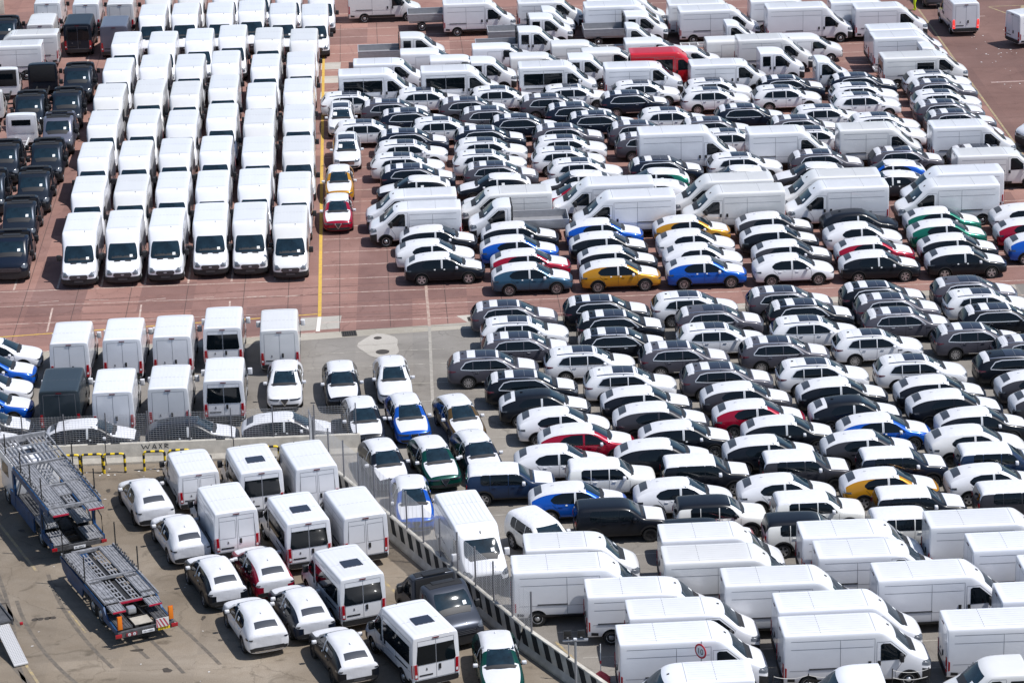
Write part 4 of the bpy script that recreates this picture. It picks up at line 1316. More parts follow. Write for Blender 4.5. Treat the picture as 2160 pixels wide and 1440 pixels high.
for x in (-6.3, -3.2, -.1, 3.0):                                # tar joints between slabs
    stripe((x - .25, 151.5 + (x + 11) * .10), (x - .25 - 70 * .0454, 221.5), .035, JOINTMAT, .0075, 'tar_joint')
stripe((-9.28, 151.3), (-9.28 - 70 * .0454, 221), .035, JOINTMAT, .0075, 'tar_joint')
for x in (-26.9, -24.0, -21.0, -17.8, -14.6, -12.1):
    stripe((x, 150.0), (x - 70 * .0454, 220), .035, JOINTMAT, .0075, 'tar_joint')
for y in (151.9, 154.3, 156.6, 159.6):
    stripe((-10.3, y - .3), (-.5, y + .15), .025, JOINTMAT, .0072, 'tar_joint')
# yard lines
for p, q, w in (((-24.6, 127.9), (-21.3, 120.7), .13), ((-19.3, 116.4), (-18.3, 114.2), .08), ((-17.7, 127.6), (-12.4, 116.6), .10), ((-21.4, 113.6), (-18.9, 107.8), .12),
                ((-7.3, 121.9), (-4.9, 116.6), .13), ((-4.0, 110.4), (-2.6, 110.5), .10), ((-4.2, 109.0), (-2.4, 109.2), .10), ((-3.4, 116.5), (-2.6, 112.3), .10), ((1.5, 112.2), (2.9, 109.0), .12)):
    stripe(p, q, w, YELLOW2, .010)

def blob(name, cx, cy, rx, ry, m, z, n=22, seed=1, amp=.2, **kw):
    rnd = random.Random(seed)
    ph = [rnd.uniform(0, 6.28) for _ in range(4)]
    pts = []
    for k in range(n):
        a = 2 * math.pi * k / n
        f = 1 + amp * (math.sin(2 * a + ph[0]) * .5 + math.sin(3 * a + ph[1]) * .35 + math.sin(5 * a + ph[2]) * .25)
        pts.append((cx + rx * f * math.cos(a), cy + ry * f * math.sin(a)))
    return sheet(name, pts, z, m, **kw)
blob('concrete_patch', -7.05, 149.0, 1.15, 1.75, PATCHCON, .010, seed=5)
sheet('concrete_patch', [(-10.35, 151.75), (-9.33, 151.9), (-9.30, 154.0), (-10.38, 153.9)], .007, PATCHCON)
sheet('concrete_patch', [(-11.5, 151.6), (-10.6, 151.75), (-10.62, 153.85), (-11.5, 153.8)], .007, PATCHCON)
sheet('concrete_patch', [(-3.0, 153.5), (-1.6, 153.7), (-1.5, 152.6), (-2.4, 152.4)], .0085, PATCHCON)
for y0 in (199.5, 203.8, 207.6):
    sheet('concrete_patch', [(-12.9 - (y0 - 200) * .045, y0), (-11.5 - (y0 - 200) * .045, y0 + .06), (-11.55 - (y0 - 200) * .045, y0 + 2.0), (-12.95 - (y0 - 200) * .045, y0 + 1.95)], .0078, PATCHCON)
IRON = mat('cast_iron', (0.07, 0.06, 0.05), 0.7, 0.3, var=.3, scale=14)
def disc(name, x, y, r, label):
    bm = bmesh.new()
    n = 24
    for z0, z1, rr in ((.012, .020, r), (.0201, .024, r * .86)):
        a = [bm.verts.new((rr * math.cos(2 * math.pi * k / n), rr * math.sin(2 * math.pi * k / n), z1)) for k in range(n)]
        b_ = [bm.verts.new((v.co.x, v.co.y, z0)) for v in a]
        bm.faces.new(a)
        for k in range(n):
            bm.faces.new((a[k], b_[k], b_[(k + 1) % n], a[(k + 1) % n]))
    o = bpy.data.objects.new(name, me_from_bm(bm, name, IRON))
    COL.objects.link(o)
    o.location = (x, y, 0)
    o['label'], o['category'] = label, 'manhole'
disc('manhole_cover', -7.19, 150.2, .22, 'small round manhole cover in pale concrete patch')
disc('manhole_cover', -6.86, 148.0, .36, 'large round manhole cover in pale concrete patch')
def drain(x, y, w, d, rz, label):
    root = bpy.data.objects.new('drain_grate', None)
    COL.objects.link(root)
    root.location, root.rotation_euler = (x, y, 0.006), (0, 0, rz)
    root['label'], root['category'] = label, 'drain'
    fr = bpy.data.objects.new('frame', boxes_me('frame', IRON, [(-w, w, -d, -d + .06, 0, .02), (-w, w, d - .06, d, 0, .02), (-w, -w + .06, -d + .061, d - .061, 0, .02), (w - .06, w, -d + .061, d - .061, 0, .02)]))
    pit = bpy.data.objects.new('pit', box_me('pit', ARCH, -w + .061, w - .061, -d + .061, d - .061, -.002, .004))
    bar = box_me('bar', IRON, -.02, .02, -d + .062, d - .062, .005, .018)
    for o in (fr, pit):
        COL.objects.link(o)
        o.parent = root
    k = -w + .14
    while k < w - .1:
        o = bpy.data.objects.new('bar', bar)
        COL.objects.link(o)
        o.parent, o.location = root, (k, 0, 0)
        k += .12
drain(-8.75, 151.0, .40, .42, .13, 'dark drain grate at edge of red paving')
drain(-2.1, 152.9, .28, .34, .13, 'drain grate in small concrete patch beside grey SUV')
# stains, litter
STAIN = mat('oil_stain', (0.055, 0.044, 0.034), 0.7, var=.4, scale=5)
_rs = random.Random(5)
for k in range(46):
    x, y = _rs.uniform(-23, -2), _rs.uniform(104, 131)
    if (x + 9) * .9 + (y - 129.5) * .44 > -.8 or (x < -19 and y < 113):
        continue
    blob('oil_stain', x, y, _rs.uniform(.08, .30), _rs.uniform(.06, .24), STAIN, .0065 + k * .00002, 12, k, .35, kind='stuff')
for k, x in enumerate((-20.65, -20.42, -20.12, -19.9)):
    blob('oil_stain', x, 115.62 + k * .05, .14, .16, STAIN, .0085, 12, k, .2, kind='stuff')
TYREM = worn_paint('tyre_mark', (.10, .085, .07), (.17, .14, .108), .47)
TYRER = worn_paint('tyre_mark_red', (.15, .078, .064), (.25, .128, .104), .47)
def tyre_mark(pts, m, w=.17):
    bm = bmesh.new()
    prev = None
    for i, (x, y) in enumerate(pts):
        a, b_ = pts[max(i - 1, 0)], pts[min(i + 1, len(pts) - 1)]
        dx, dy = b_[0] - a[0], b_[1] - a[1]
        l = math.hypot(dx, dy)
        n = (-dy / l * w / 2, dx / l * w / 2)
        cur = [bm.verts.new((x + n[0] * s, y + n[1] * s, .0062)) for s in (-1, 1)]
        if prev:
            bm.faces.new((prev[0], prev[1], cur[1], cur[0]))
        prev = cur
    o = bpy.data.objects.new('tyre_mark', me_from_bm(bm, 'tyre_mark', m))
    COL.objects.link(o)
    o['kind'] = 'structure'
_rt = random.Random(12)
for k in range(9):
    x0, y0, a0, cv = _rt.uniform(-22, -8), _rt.uniform(103, 116), R(_rt.uniform(100, 130)), _rt.uniform(-.03, .03)
    p, a = [x0, y0], a0
    pts = []
    for _ in range(14):
        if (p[0] + 9) * .9 + (p[1] - 129.5) * .44 < -1.0 and p[1] < 131.5:
            pts.append(tuple(p))
        p = [p[0] + math.cos(a) * .8, p[1] + math.sin(a) * .8]
        a += cv
    if len(pts) > 3:
        tyre_mark(pts, TYREM)
        tyre_mark([(x - math.sin(a0) * 1.6, y + math.cos(a0) * 1.6) for x, y in pts], TYREM)
for k in range(5):
    y0 = 152.8 + k * 1.25 + _rt.uniform(-.3, .3)
    pts = [(-30 + i * 2.2, y0 + i * .10 + .35 * math.sin(i * .4 + k)) for i in range(16)]
    tyre_mark(pts, TYRER, .2)

LIT = mat('paper_scraps', (0.72, 0.70, 0.68), 0.9)
def scraps(name, n, rng, seed):
    rnd = random.Random(seed)
    bm = bmesh.new()
    for _ in range(n):
        x, y = rng(rnd)
        r = rnd.uniform(.03, .09)
        a = rnd.uniform(0, 3)
        pts = [(x + r * math.cos(a + k * 1.57 + rnd.uniform(-.3, .3)), y + r * .7 * math.sin(a + k * 1.57), .016 + rnd.uniform(0, .02)) for k in range(4)]
        bm.faces.new([bm.verts.new(p) for p in pts])
    o = bpy.data.objects.new(name, me_from_bm(bm, name, LIT))
    COL.objects.link(o)
    o['kind'], o['label'], o['category'] = 'stuff', 'white paper scraps scattered over the paving', 'litter'
def _clump(c, sx, sy): return lambda r: (lambda k: (k[0] + r.gauss(0, sx), k[1] + r.gauss(0, sy)))(r.choice(c))
scraps('litter', 90, _clump([(34.2 + i * .35, 216 - i * 4.2) for i in range(10)] + [(39.5, 206), (40.5, 203), (38.5, 214), (36, 208)], .8, 1.2), 4)
scraps('litter', 60, lambda r: (r.uniform(-20.5, -9.5), r.gauss(131.9, .35)), 8)
scraps('litter', 26, lambda r: (r.uniform(-22, -6), r.uniform(106, 130)), 9)
sheet_on_ground = sheet('paper_sheet', [(-13.05, 116.35), (-12.5, 116.75), (-12.3, 116.3), (-12.75, 116.15)], .03, LIT, None, 'crumpled white sheet on the ground beside a black car', 'paper')

# ------------------------------------------------------------------ concrete barriers, fences
CONC = mat('barrier_concrete', (0.56, 0.52, 0.45), 0.9, var=.22, scale=2.2, bump=.15, bscale=18)
def stripe_mat():
    m, t, b = nt('striped_concrete')
    L = t.links.new
    tc = t.nodes.new('ShaderNodeTexCoord')
    sp = t.nodes.new('ShaderNodeSeparateXYZ')
    L(tc.outputs['Object'], sp.inputs[0])
    def mth(op, a, b_=None):
        n = t.nodes.new('ShaderNodeMath')
        n.operation = op
        for i, v in enumerate((a, b_)):
            if v is None:
                continue
            if isinstance(v, (int, float)):
                n.inputs[i].default_value = v
            else:
                L(v, n.inputs[i])
        return n.outputs[0]
    u = mth('ADD', sp.outputs[0], mth('MULTIPLY', sp.outputs[2], 0.75))
    fr = mth('FRACT', mth('DIVIDE', mth('ADD', u, 40), 0.92))
    st = mth('LESS_THAN', fr, 0.50)
    zm = mth('MULTIPLY', mth('GREATER_THAN', sp.outputs[2], 0.34), mth('LESS_THAN', sp.outputs[2], 0.95))
    k = mth('MULTIPLY', st, zm)
    n = t.nodes.new('ShaderNodeTexNoise')
    n.inputs['Scale'].default_value = 2.4
    n.inputs['Detail'].default_value = 6
    L(tc.outputs['Object'], n.inputs['Vector'])
    r = t.nodes.new('ShaderNodeValToRGB')
    r.color_ramp.elements[0].position, r.color_ramp.elements[1].position = .3, .7
    r.color_ramp.elements[0].color, r.color_ramp.elements[1].color = (.40, .37, .32, 1), (.58, .55, .49, 1)
    L(n.outputs['Fac'], r.inputs[0])
    mx = t.nodes.new('ShaderNodeMix')
    mx.data_type = 'RGBA'
    L(k, mx.inputs['Factor'])
    ins = [i for i in mx.inputs if i.type == 'RGBA']
    L(r.outputs[0], ins[0])
    ins[1].default_value = (.02, .02, .02, 1)
    L([o for o in mx.outputs if o.type == 'RGBA'][0], b.inputs['Base Color'])
    b.inputs['Roughness'].default_value = .9
    return m
STRIPED = stripe_mat()

def barrier_me(L, m):
    prof = [(-.30, 0), (-.30, .10), (-.19, .34), (-.10, .97), (-.085, 1.0), (.085, 1.0), (.10, .97), (.19, .34), (.30, .10), (.30, 0)]
    bm = bmesh.new()
    a = [bm.verts.new((.02, y, z)) for y, z in prof]
    b_ = [bm.verts.new((L - .02, y, z)) for y, z in prof]
    for k in range(len(prof)):
        j = (k + 1) % len(prof)
        bm.faces.new((a[k], a[j], b_[j], b_[k]))
    bm.faces.new(a[::-1])
    bm.faces.new(b_)
    bmesh.ops.bevel(bm, geom=[e for e in bm.edges if abs(e.verts[0].co.x - e.verts[1].co.x) < .01], offset=.03, segments=1, affect='EDGES')
    return me_from_bm(bm, 'barrier', m)

def barrier(x, y, ang, me, label, group, feet=True):
    root = bpy.data.objects.new('concrete_barrier', me)
    COL.objects.link(root)
    root.location, root.rotation_euler = (x, y, 0.006), (0, 0, ang)
    root['label'], root['category'], root['group'] = label, 'barrier', group
    return root

NB = 6.15
plain = barrier_me(NB, CONC)
wa = math.atan2(.45, 10.2)
wd = Vector((math.cos(wa), math.sin(wa), 0))
w0 = Vector((-32.0, 132.75, 0))
names = ['plain concrete barrier at left edge behind the transporter', 'plain concrete barrier behind transporter and first yellow hoops', 'plain concrete barrier with black scrawl under the mesh fence', 'plain concrete barrier at right end of the mesh fence']
for i in range(4):
    p = w0 + wd * NB * i
    b_ = barrier(p.x, p.y, wa, plain, names[i], 'plain concrete barriers under the fence')
    if i in (1, 2):
        for sx in (.5, NB - .6):
            sl = bpy.data.objects.new('lifting_slot', box_me('lifting_slot', ARCH, sx - .22, sx + .22, -.092, .092, .965, 1.004))
            COL.objects.link(sl)
            sl.parent = b_
    if i == 2:                                                  # spray-painted scrawl
        SC = mat('black_spray', (.05, .05, .05), .8)
        bm = bmesh.new()
        def wall_pt(x, z): return (x, -.19 + (z - .34) * (.09 / .63) - .006, z)
        for stroke in ([(0, .92), (.10, .70), (.20, .86), (.30, .70), (.40, .92)], [(.52, .70), (.62, .92), (.72, .70), (.56, .78)], [(.84, .70), (.98, .92)], [(.98, .70), (.84, .92)], [(1.12, .70), (1.12, .92), (1.30, .86), (1.12, .80), (1.30, .70)]):
            for (x0, z0), (x1, z1) in zip(stroke, stroke[1:]):
                dx, dz = x1 - x0, z1 - z0
                l = math.hypot(dx, dz)
                nx, nz = -dz / l * .02, dx / l * .02
                bm.faces.new([bm.verts.new(wall_pt(1.75 + a, c)) for a, c in ((x0 - nx, z0 - nz), (x1 - nx, z1 - nz), (x1 + nx, z1 + nz), (x0 + nx, z0 + nz))])
        gf = bpy.data.objects.new('scrawl', me_from_bm(bm, 'scrawl', SC))
        COL.objects.link(gf)
        gf.parent = b_
        gf['kind'] = 'stuff'
fence_end = w0 + wd * NB * 4
# the striped run
sa = math.atan2(-14.09, 6.92)
sd = Vector((math.cos(sa), math.sin(sa), 0))
sn = Vector((-sd.y, sd.x, 0))
s0 = Vector((-5.77, 123.2, 0)) + sn * .30 - sd * 7.9
striped = barrier_me(6.9, STRIPED)
names = ['striped barrier behind the white vans, farthest of the run', 'striped barrier behind the white minibuses, second of the run', 'striped barrier beside the grey cabs, third of the run', 'striped barrier at bottom edge, nearest of the run']
for i in range(4):
    p = s0 + sd * 6.95 * i
    barrier(p.x, p.y, sa + (R(4) if i == 3 else 0), striped, names[i], 'striped concrete barriers')

GALV = mat('galvanised_wire', (0.50, 0.50, 0.51), 0.5, 0.3)
POST = mat('fence_post', (0.22, 0.22, 0.24), 0.5, 0.5)
def mesh_panel(L, H, hs, vs, t=.006):
    bm = bmesh.new()
    z = .04
    while z <= H:
        bm_box(bm, 0, L, -t, t, z - t, z + t)
        z += hs
    x = vs / 2
    while x < L:
        bm_box(bm, x - t * .7, x + t * .7, -t * .7, t * .7, .02, H)
        x += vs
    return me_from_bm(bm, 'mesh_panel', GALV)

def fence(p0, d, n, bay, z0, H, panel, label, skip=()):
    root = bpy.data.objects.new('mesh_fence', None)
    COL.objects.link(root)
    root.location = (p0.x, p0.y, 0)
    root.rotation_euler = (0, 0, math.atan2(d.y, d.x))
    root['label'], root['category'] = label, 'fence'
    post = boxes_me('post', POST, [(-.03, .03, -.03, .03, z0 - .25, z0 + H + .08), (-.05, .05, -.034, .034, z0 - .30, z0 + .02)])
    for i in range(n + 1):
        o = bpy.data.objects.new('post', post)
        COL.objects.link(o)
        o.parent, o.location = root, (i * bay, 0, 0)
        if i < n:
            o = bpy.data.objects.new('mesh_panel', panel)
            COL.objects.link(o)
            o.parent, o.location = root, (i * bay + .035, .0, z0)
            o['kind'] = 'stuff'
    return root
fence(w0 + wd * .4 + Vector((0, .0, 0)), wd, 12, 2.0, 1.0, 1.5, mesh_panel(1.93, 1.5, .10, .15, .0045), 'galvanised mesh fence on the plain concrete barriers')
fence(s0 - sd * 1.2, sd, 13, 1.75, 1.0, 1.75, mesh_panel(1.68, 1.75, .075, .42, .0055), 'slanting mesh fence on top of the striped barriers')
gate = bpy.data.objects.new('mesh_gate', None)
COL.objects.link(gate)
gp = s0 - sd * 1.35
gate.location, gate.rotation_euler = (gp.x, gp.y, 0), (0, 0, R(100))
gate['label'], gate['category'] = 'narrow framed mesh gate where the two fences meet', 'gate'
for nm, me_ in (('frame', boxes_me('frame', POST, [(0, .05, -.025, .025, .1, 2.6), (1.35, 1.40, -.025, .025, .1, 2.6), (.051, 1.349, -.02, .02, 2.54, 2.6), (.051, 1.349, -.02, .02, .1, .16)])), ('mesh_panel', mesh_panel(1.3, 2.36, .07, .10))):
    o = bpy.data.objects.new(nm, me_)
    COL.objects.link(o)
    o.parent = gate
    if nm == 'mesh_panel':
        o.location = (.05, 0, .17)
        o['kind'] = 'stuff'

# ------------------------------------------------------------------ yellow and black hoops
HY, HB = mat('hoop_yellow', (.80, .56, .01), .45), mat('hoop_black', (.02, .02, .02), .5)
def hoop(x, y, ang, label, w=1.0, h=.98):
    root = bpy.data.objects.new('hoop_barrier', None)
    COL.objects.link(root)
    root.location, root.rotation_euler = (x, y, 0.006), (0, 0, ang)
    root['label'], root['category'], root['group'] = label, 'hoop barrier', 'yellow and black hoop barriers'
    r = .14
    path = [Vector((0, 0, 0)), Vector((0, 0, h - r))]
    for k in range(1, 5):
        a = math.pi - k * math.pi / 8
        path.append(Vector((r + r * math.cos(a), 0, h - r + r * math.sin(a))))
    path.append(Vector((w - r, 0, h)))
    for k in range(1, 5):
        a = math.pi / 2 - k * math.pi / 8
        path.append(Vector((w - r + r * math.cos(a), 0, h - r + r * math.sin(a))))
    path.append(Vector((w, 0, 0)))
    dense = []
    for a, b_ in zip(path, path[1:]):
        n = max(1, int((b_ - a).length / .05))
        dense += [a.lerp(b_, k / n) for k in range(n)]
    dense.append(path[-1])
    seg = max(1, len(dense) // 13)
    k = 0
    i = 0
    while i < len(dense) - 1:
        pts = dense[i:i + seg + 1]
        o = bpy.data.objects.new('band', tube_me('band', HY if k % 2 == 0 else HB, pts, .058 if k % 2 == 0 else .059, 8))
        COL.objects.link(o)
        o.parent = root
        i += seg
        k += 1
for x, y, lb in ((-21.78, 131.9, 'yellow black hoop half hidden by the transporter, leftmost'), (-20.70, 131.95, 'yellow black hoop right of the transporter, second from left'), (-19.64, 131.95, 'yellow black hoop, third from left, with a gap to its right'),
                 (-17.74, 132.15, 'yellow black hoop just left of the small white van'), (-16.55, 132.25, 'yellow black hoop mostly hidden behind the small white van'), (-12.3, 132.4, 'yellow black hoop peeking out between minibus and van')):
    hoop(x, y, wa, lb)

# ------------------------------------------------------------------ car transporter
TBLUE = mat('transporter_blue', (0.012, 0.055, 0.15), 0.5, 0.1, var=.5, scale=2.5)
DECK = mat('worn_deck_steel', (0.30, 0.30, 0.315), 0.55, 0.25, var=.5, scale=5, bump=.25, bscale=12)
DECKD = mat('dark_deck_steel', (0.10, 0.10, 0.105), 0.6, 0.3, var=.5, scale=4)
GREASE = mat('greasy_steel', (0.028, 0.027, 0.027), 0.6, 0.2, var=.5, scale=6)
REDEDGE = mat('red_edge', (0.40, 0.01, 0.04), .5)
CABWHITE = PAINT['white']

def ribbed(name, x0, x1, y0, y1, z, n, parent, m=None, t=.04, lip=True):
    """a deck plate with raised ribs along it"""
    bx = [(x0, x1, y0, y1, z - t, z)]
    w = (y1 - y0) / n
    for k in range(n):
        bx.append((x0 + .03, x1 - .03, y0 + w * k + w * .28, y0 + w * k + w * .72, z + .0005, z + .022))
    if lip:
        bx += [(x0, x1, y0 - .02, y0 - .001, z - t - .03, z + .03), (x0, x1, y1 + .001, y1 + .02, z - t - .03, z + .03)]
    o = bpy.data.objects.new(name, boxes_me(name, m or DECK, bx))
    COL.objects.link(o)
    o.parent = parent
    return o

def part(name, m, lst, parent, bev=0.0, loc=None):
    o = bpy.data.objects.new(name, boxes_me(name, m, lst, bev))
    COL.objects.link(o)
    o.parent = parent
    if loc:
        o.location = loc
    return o

def axle(parent, x, tr, r=.46, w=.28):
    ty, ri = tyre_me(r, w), rim_me(r, w, 'steel', STEELRIM)
    for s in (1, -1):
        o = bpy.data.objects.new('wheel', ty)
        COL.objects.link(o)
        o.parent = parent
        o.matrix_basis = Matrix.Translation((x, s * tr, r)) @ (Matrix.Identity(4) if s > 0 else FLIP)
        q = bpy.data.objects.new('rim', ri)
        COL.objects.link(q)
        q.parent = o

def stake(parent, x, y, z, h=1.05, lean=.0):
    o = bpy.data.objects.new('stake', tube_me('stake', GREASE, [(x, y, z), (x + lean, y, z + h)], .03, 6))
    COL.objects.link(o)
    o.parent = parent

def crossrow(parent, name, x0, x1, y, z, n, m):
    """ladder of small cross plates"""
    st = (x1 - x0) / n
    for k in range(n):
        part(name, m, [(x0 + st * k, x0 + st * k + st * .22, y - .17, y + .17, z - .03, z + .012), (x0 + st * k + st * .22, x0 + st * (k + 1), y - .17, y - .12, z - .03, z + .010), (x0 + st * k + st * .22, x0 + st * (k + 1), y + .12, y + .17, z - .03, z + .010), (x0 + st * k + st * .22, x0 + st * (k + 1), y - .025, y + .025, z - .03, z + .010)], parent)

TXT = mat('plate_white', (.75, .76, .78), .5)
def text_object(name, curve):
    tmp = bpy.data.objects.new('tmp', curve)
    COL.objects.link(tmp)
    dg = bpy.context.evaluated_depsgraph_get()
    me = bpy.data.meshes.new_from_object(tmp.evaluated_get(dg))
    bpy.data.objects.remove(tmp)
    o = bpy.data.objects.new(name, me)
    COL.objects.link(o)
    return o
def plate_text(parent, body, loc, rot, size, m):
    c = bpy.data.curves.new('plate_text', 'FONT')
    c.body = body
    c.size = size
    c.extrude = .002
    c.align_x = 'CENTER'
    c.materials.append(m)
    o = text_object('plate_text', c)
    o.parent = parent
    o.location, o.rotation_euler = loc, rot
    return o

# trailer: x = 0 at its tail, forward +x
tr = bpy.data.objects.new('transporter_trailer', None)
COL.objects.link(tr)
tr.location, tr.rotation_euler = (-15.56, 113.05, 0.006), (0, 0, R(115.6))
tr['label'], tr['category'] = 'empty blue car transporter trailer with grey ramps and orange markers', 'trailer'
part('tail_beam', DECKD, [(0, .16, -1.23, 1.23, .46, .72)], tr)
part('chassis', GREASE, [(.17, 7.5, -.42, -.28, .5, .8), (.17, 7.5, .28, .42, .5, .8)] + [(k * .8 + .4, k * .8 + .5, -1.1, 1.1, .55, .75) for k in range(9)], tr)
for s in (1, -1):
    bm = bmesh.new()
    ys = (s * 1.16, s * 1.24)
    prof = [(.17, .52), (1.9, .52), (2.1, .92), (4.6, .92), (4.8, .45), (6.6, .45), (7.4, .70), (7.7, 1.22), (1.9, 1.14), (1.4, .80), (.17, .74)]
    A = [bm.verts.new((x, ys[0], z)) for x, z in prof]
    B = [bm.verts.new((x, ys[1], z)) for x, z in prof]
    bm.faces.new(A)
    bm.faces.new(B[::-1])
    for k in range(len(prof)):
        j = (k + 1) % len(prof)
        bm.faces.new((A[k], A[j], B[j], B[k]))
    o = bpy.data.objects.new('side_panel', me_from_bm(bm, 'side_panel', TBLUE))
    COL.objects.link(o)
    o.parent = tr
    part('side_rail', DECK, [(1.7, 7.6, s * 1.18 - .03, s * 1.18 + .03, 1.30, 1.40)], tr)
    ribbed('wheel_track', 4.5, 7.65, min(s * .52, s * 1.13), max(s * .52, s * 1.13), 1.30, 5, tr)
    ribbed('wheel_track', 1.9, 4.42, min(s * .56, s * 1.10), max(s * .56, s * 1.10), 1.27, 3, tr)
    part('track_step', DECKD, [(4.05, 4.2, min(s * .58, s * 1.08), max(s * .58, s * 1.08), 1.292, 1.31)], tr)
    part('track_step', DECKD, [(2.2, 2.35, min(s * .58, s * 1.08), max(s * .58, s * 1.08), 1.292, 1.31)], tr)
    ribbed('rear_flap', 1.05, 1.84, min(s * .52, s * 1.08), max(s * .52, s * 1.08), 1.19, 4, tr)
    part('flap_edge', REDEDGE, [(1.00, 1.045, min(s * .52, s * 1.08), max(s * .52, s * 1.08), 1.14, 1.20)], tr)
    crossrow(tr, 'centre_ladder', 4.7, 7.4, s * .28, 1.20, 6, DECK)
    crossrow(tr, 'centre_ladder', 1.95, 4.3, s * .30, 1.18, 5, DECK)
    ribbed('tail_track', .18, 1.7, min(s * .55, s * 1.12), max(s * .55, s * 1.12), .80, 4, tr, DECKD)
    part('tail_lamp', REDLAMP, [(-.05, -.001, s * 1.23 - .14, s * 1.23 + .14, .50, .66)], tr, .01)
    part('marker_board', ORANGE, [(.02, .05, s * 1.12 - .09, s * 1.12 + .09, .84, 1.42)], tr, .008)
    part('marker_rim', mat('marker_rim', (.55, .10, .01), .5), [(.051, .07, s * 1.12 - .11, s * 1.12 + .11, .82, 1.44)], tr)
    stake(tr, 7.3, s * 1.2, 1.35, 1.15)
    stake(tr, 4.3, s * 1.2, 1.35, 1.15)
    chain = boxes_me('lashing_chain', DECKD, [(4.6 + k * .17, 4.6 + k * .17 + .10, s * 1.2 - .06 + (k % 3) * .04, s * 1.2 - .02 + (k % 3) * .04, 1.40, 1.46 + (k % 2) * .03) for k in range(16)])
    o = bpy.data.objects.new('lashing_chain', chain)
    COL.objects.link(o)
    o.parent = tr
    o['kind'] = 'stuff'
part('cross_beam', DECK, [(4.43, 4.52, -1.15, 1.15, 1.20, 1.325)], tr)
part('cross_beam', DECK, [(7.62, 7.78, -.7, .7, 1.16, 1.30)], tr)
part('centre_tray', GREASE, [(1.95, 4.3, -.10, .10, 1.06, 1.12), (4.7, 7.4, -.09, .09, 1.06, 1.14)], tr)
part('rear_cross_beam', DECK, [(1.84, 1.92, -.52, .52, 1.12, 1.26)], tr)
part('rear_cross_edge', REDEDGE, [(1.80, 1.835, -.5, .5, 1.14, 1.22)], tr)
part('tail_hatch', mat('tan_plate', (.40, .36, .30), .6, var=.2, scale=3), [(.25, 1.0, -.38, .40, .79, .82)], tr)
part('air_tank', STEELRIM, [(1.2, 1.6, -.02, .36, .86, 1.14)], tr, .08)
hb = mat('hazard_white', (.66, .64, .62), .6)
o = part('hazard_board', hb, [(-.065, -.04, -.98, -.42, .62, 1.02)], tr)
for k in range(4):
    bm = bmesh.new()
    y0 = -.98 + k * .16
    bm.faces.new([bm.verts.new((-.069, y, z)) for y, z in ((y0, .63), (y0 + .07, .63), (min(y0 + .27, -.43), 1.01), (min(y0 + .20, -.43), 1.01))])
    q = bpy.data.objects.new('hazard_stripe', me_from_bm(bm, 'hazard_stripe', mat('hazard_red', (.42, .05, .08), .6)))
    COL.objects.link(q)
    q.parent = o
o = part('number_plate', TXT, [(-.03, -.005, -.34, .20, .50, .62)], tr)
plate_text(o, 'XA 143BX', (-.032, -.07, .525), (R(90), 0, R(-90)), .10, HB)
o = part('yellow_plate', HY, [(-.03, -.005, -1.02, -.50, .48, .60)], tr)
plate_text(o, 'DC 45 V', (-.032, -.76, .505), (R(90), 0, R(-90)), .10, HB)
o = part('lamp_panel', mat('lamp_panel_red', (.20, .03, .04), .5), [(-.028, -.005, .42, .90, .50, .64)], tr)
for y in (.54, .76):
    bm = bmesh.new()
    n = 16
    for rr, xx in ((.065, -.031),):
        bm.faces.new([bm.verts.new((xx, y + rr * math.cos(2 * math.pi * k / n), .57 + rr * math.sin(2 * math.pi * k / n))) for k in range(n)])
    q = bpy.data.objects.new('speed_disc', me_from_bm(bm, 'speed_disc', TXT))
    COL.objects.link(q)
    q.parent = o
    plate_text(o, '80', (-.034, y, .54), (R(90), 0, R(-90)), .075, HB)
axle(tr, 3.75, .98)
axle(tr, 2.75, .98)
part('drawbar', TBLUE, [(7.5, 8.9, -.28, .28, .5, .68)], tr)

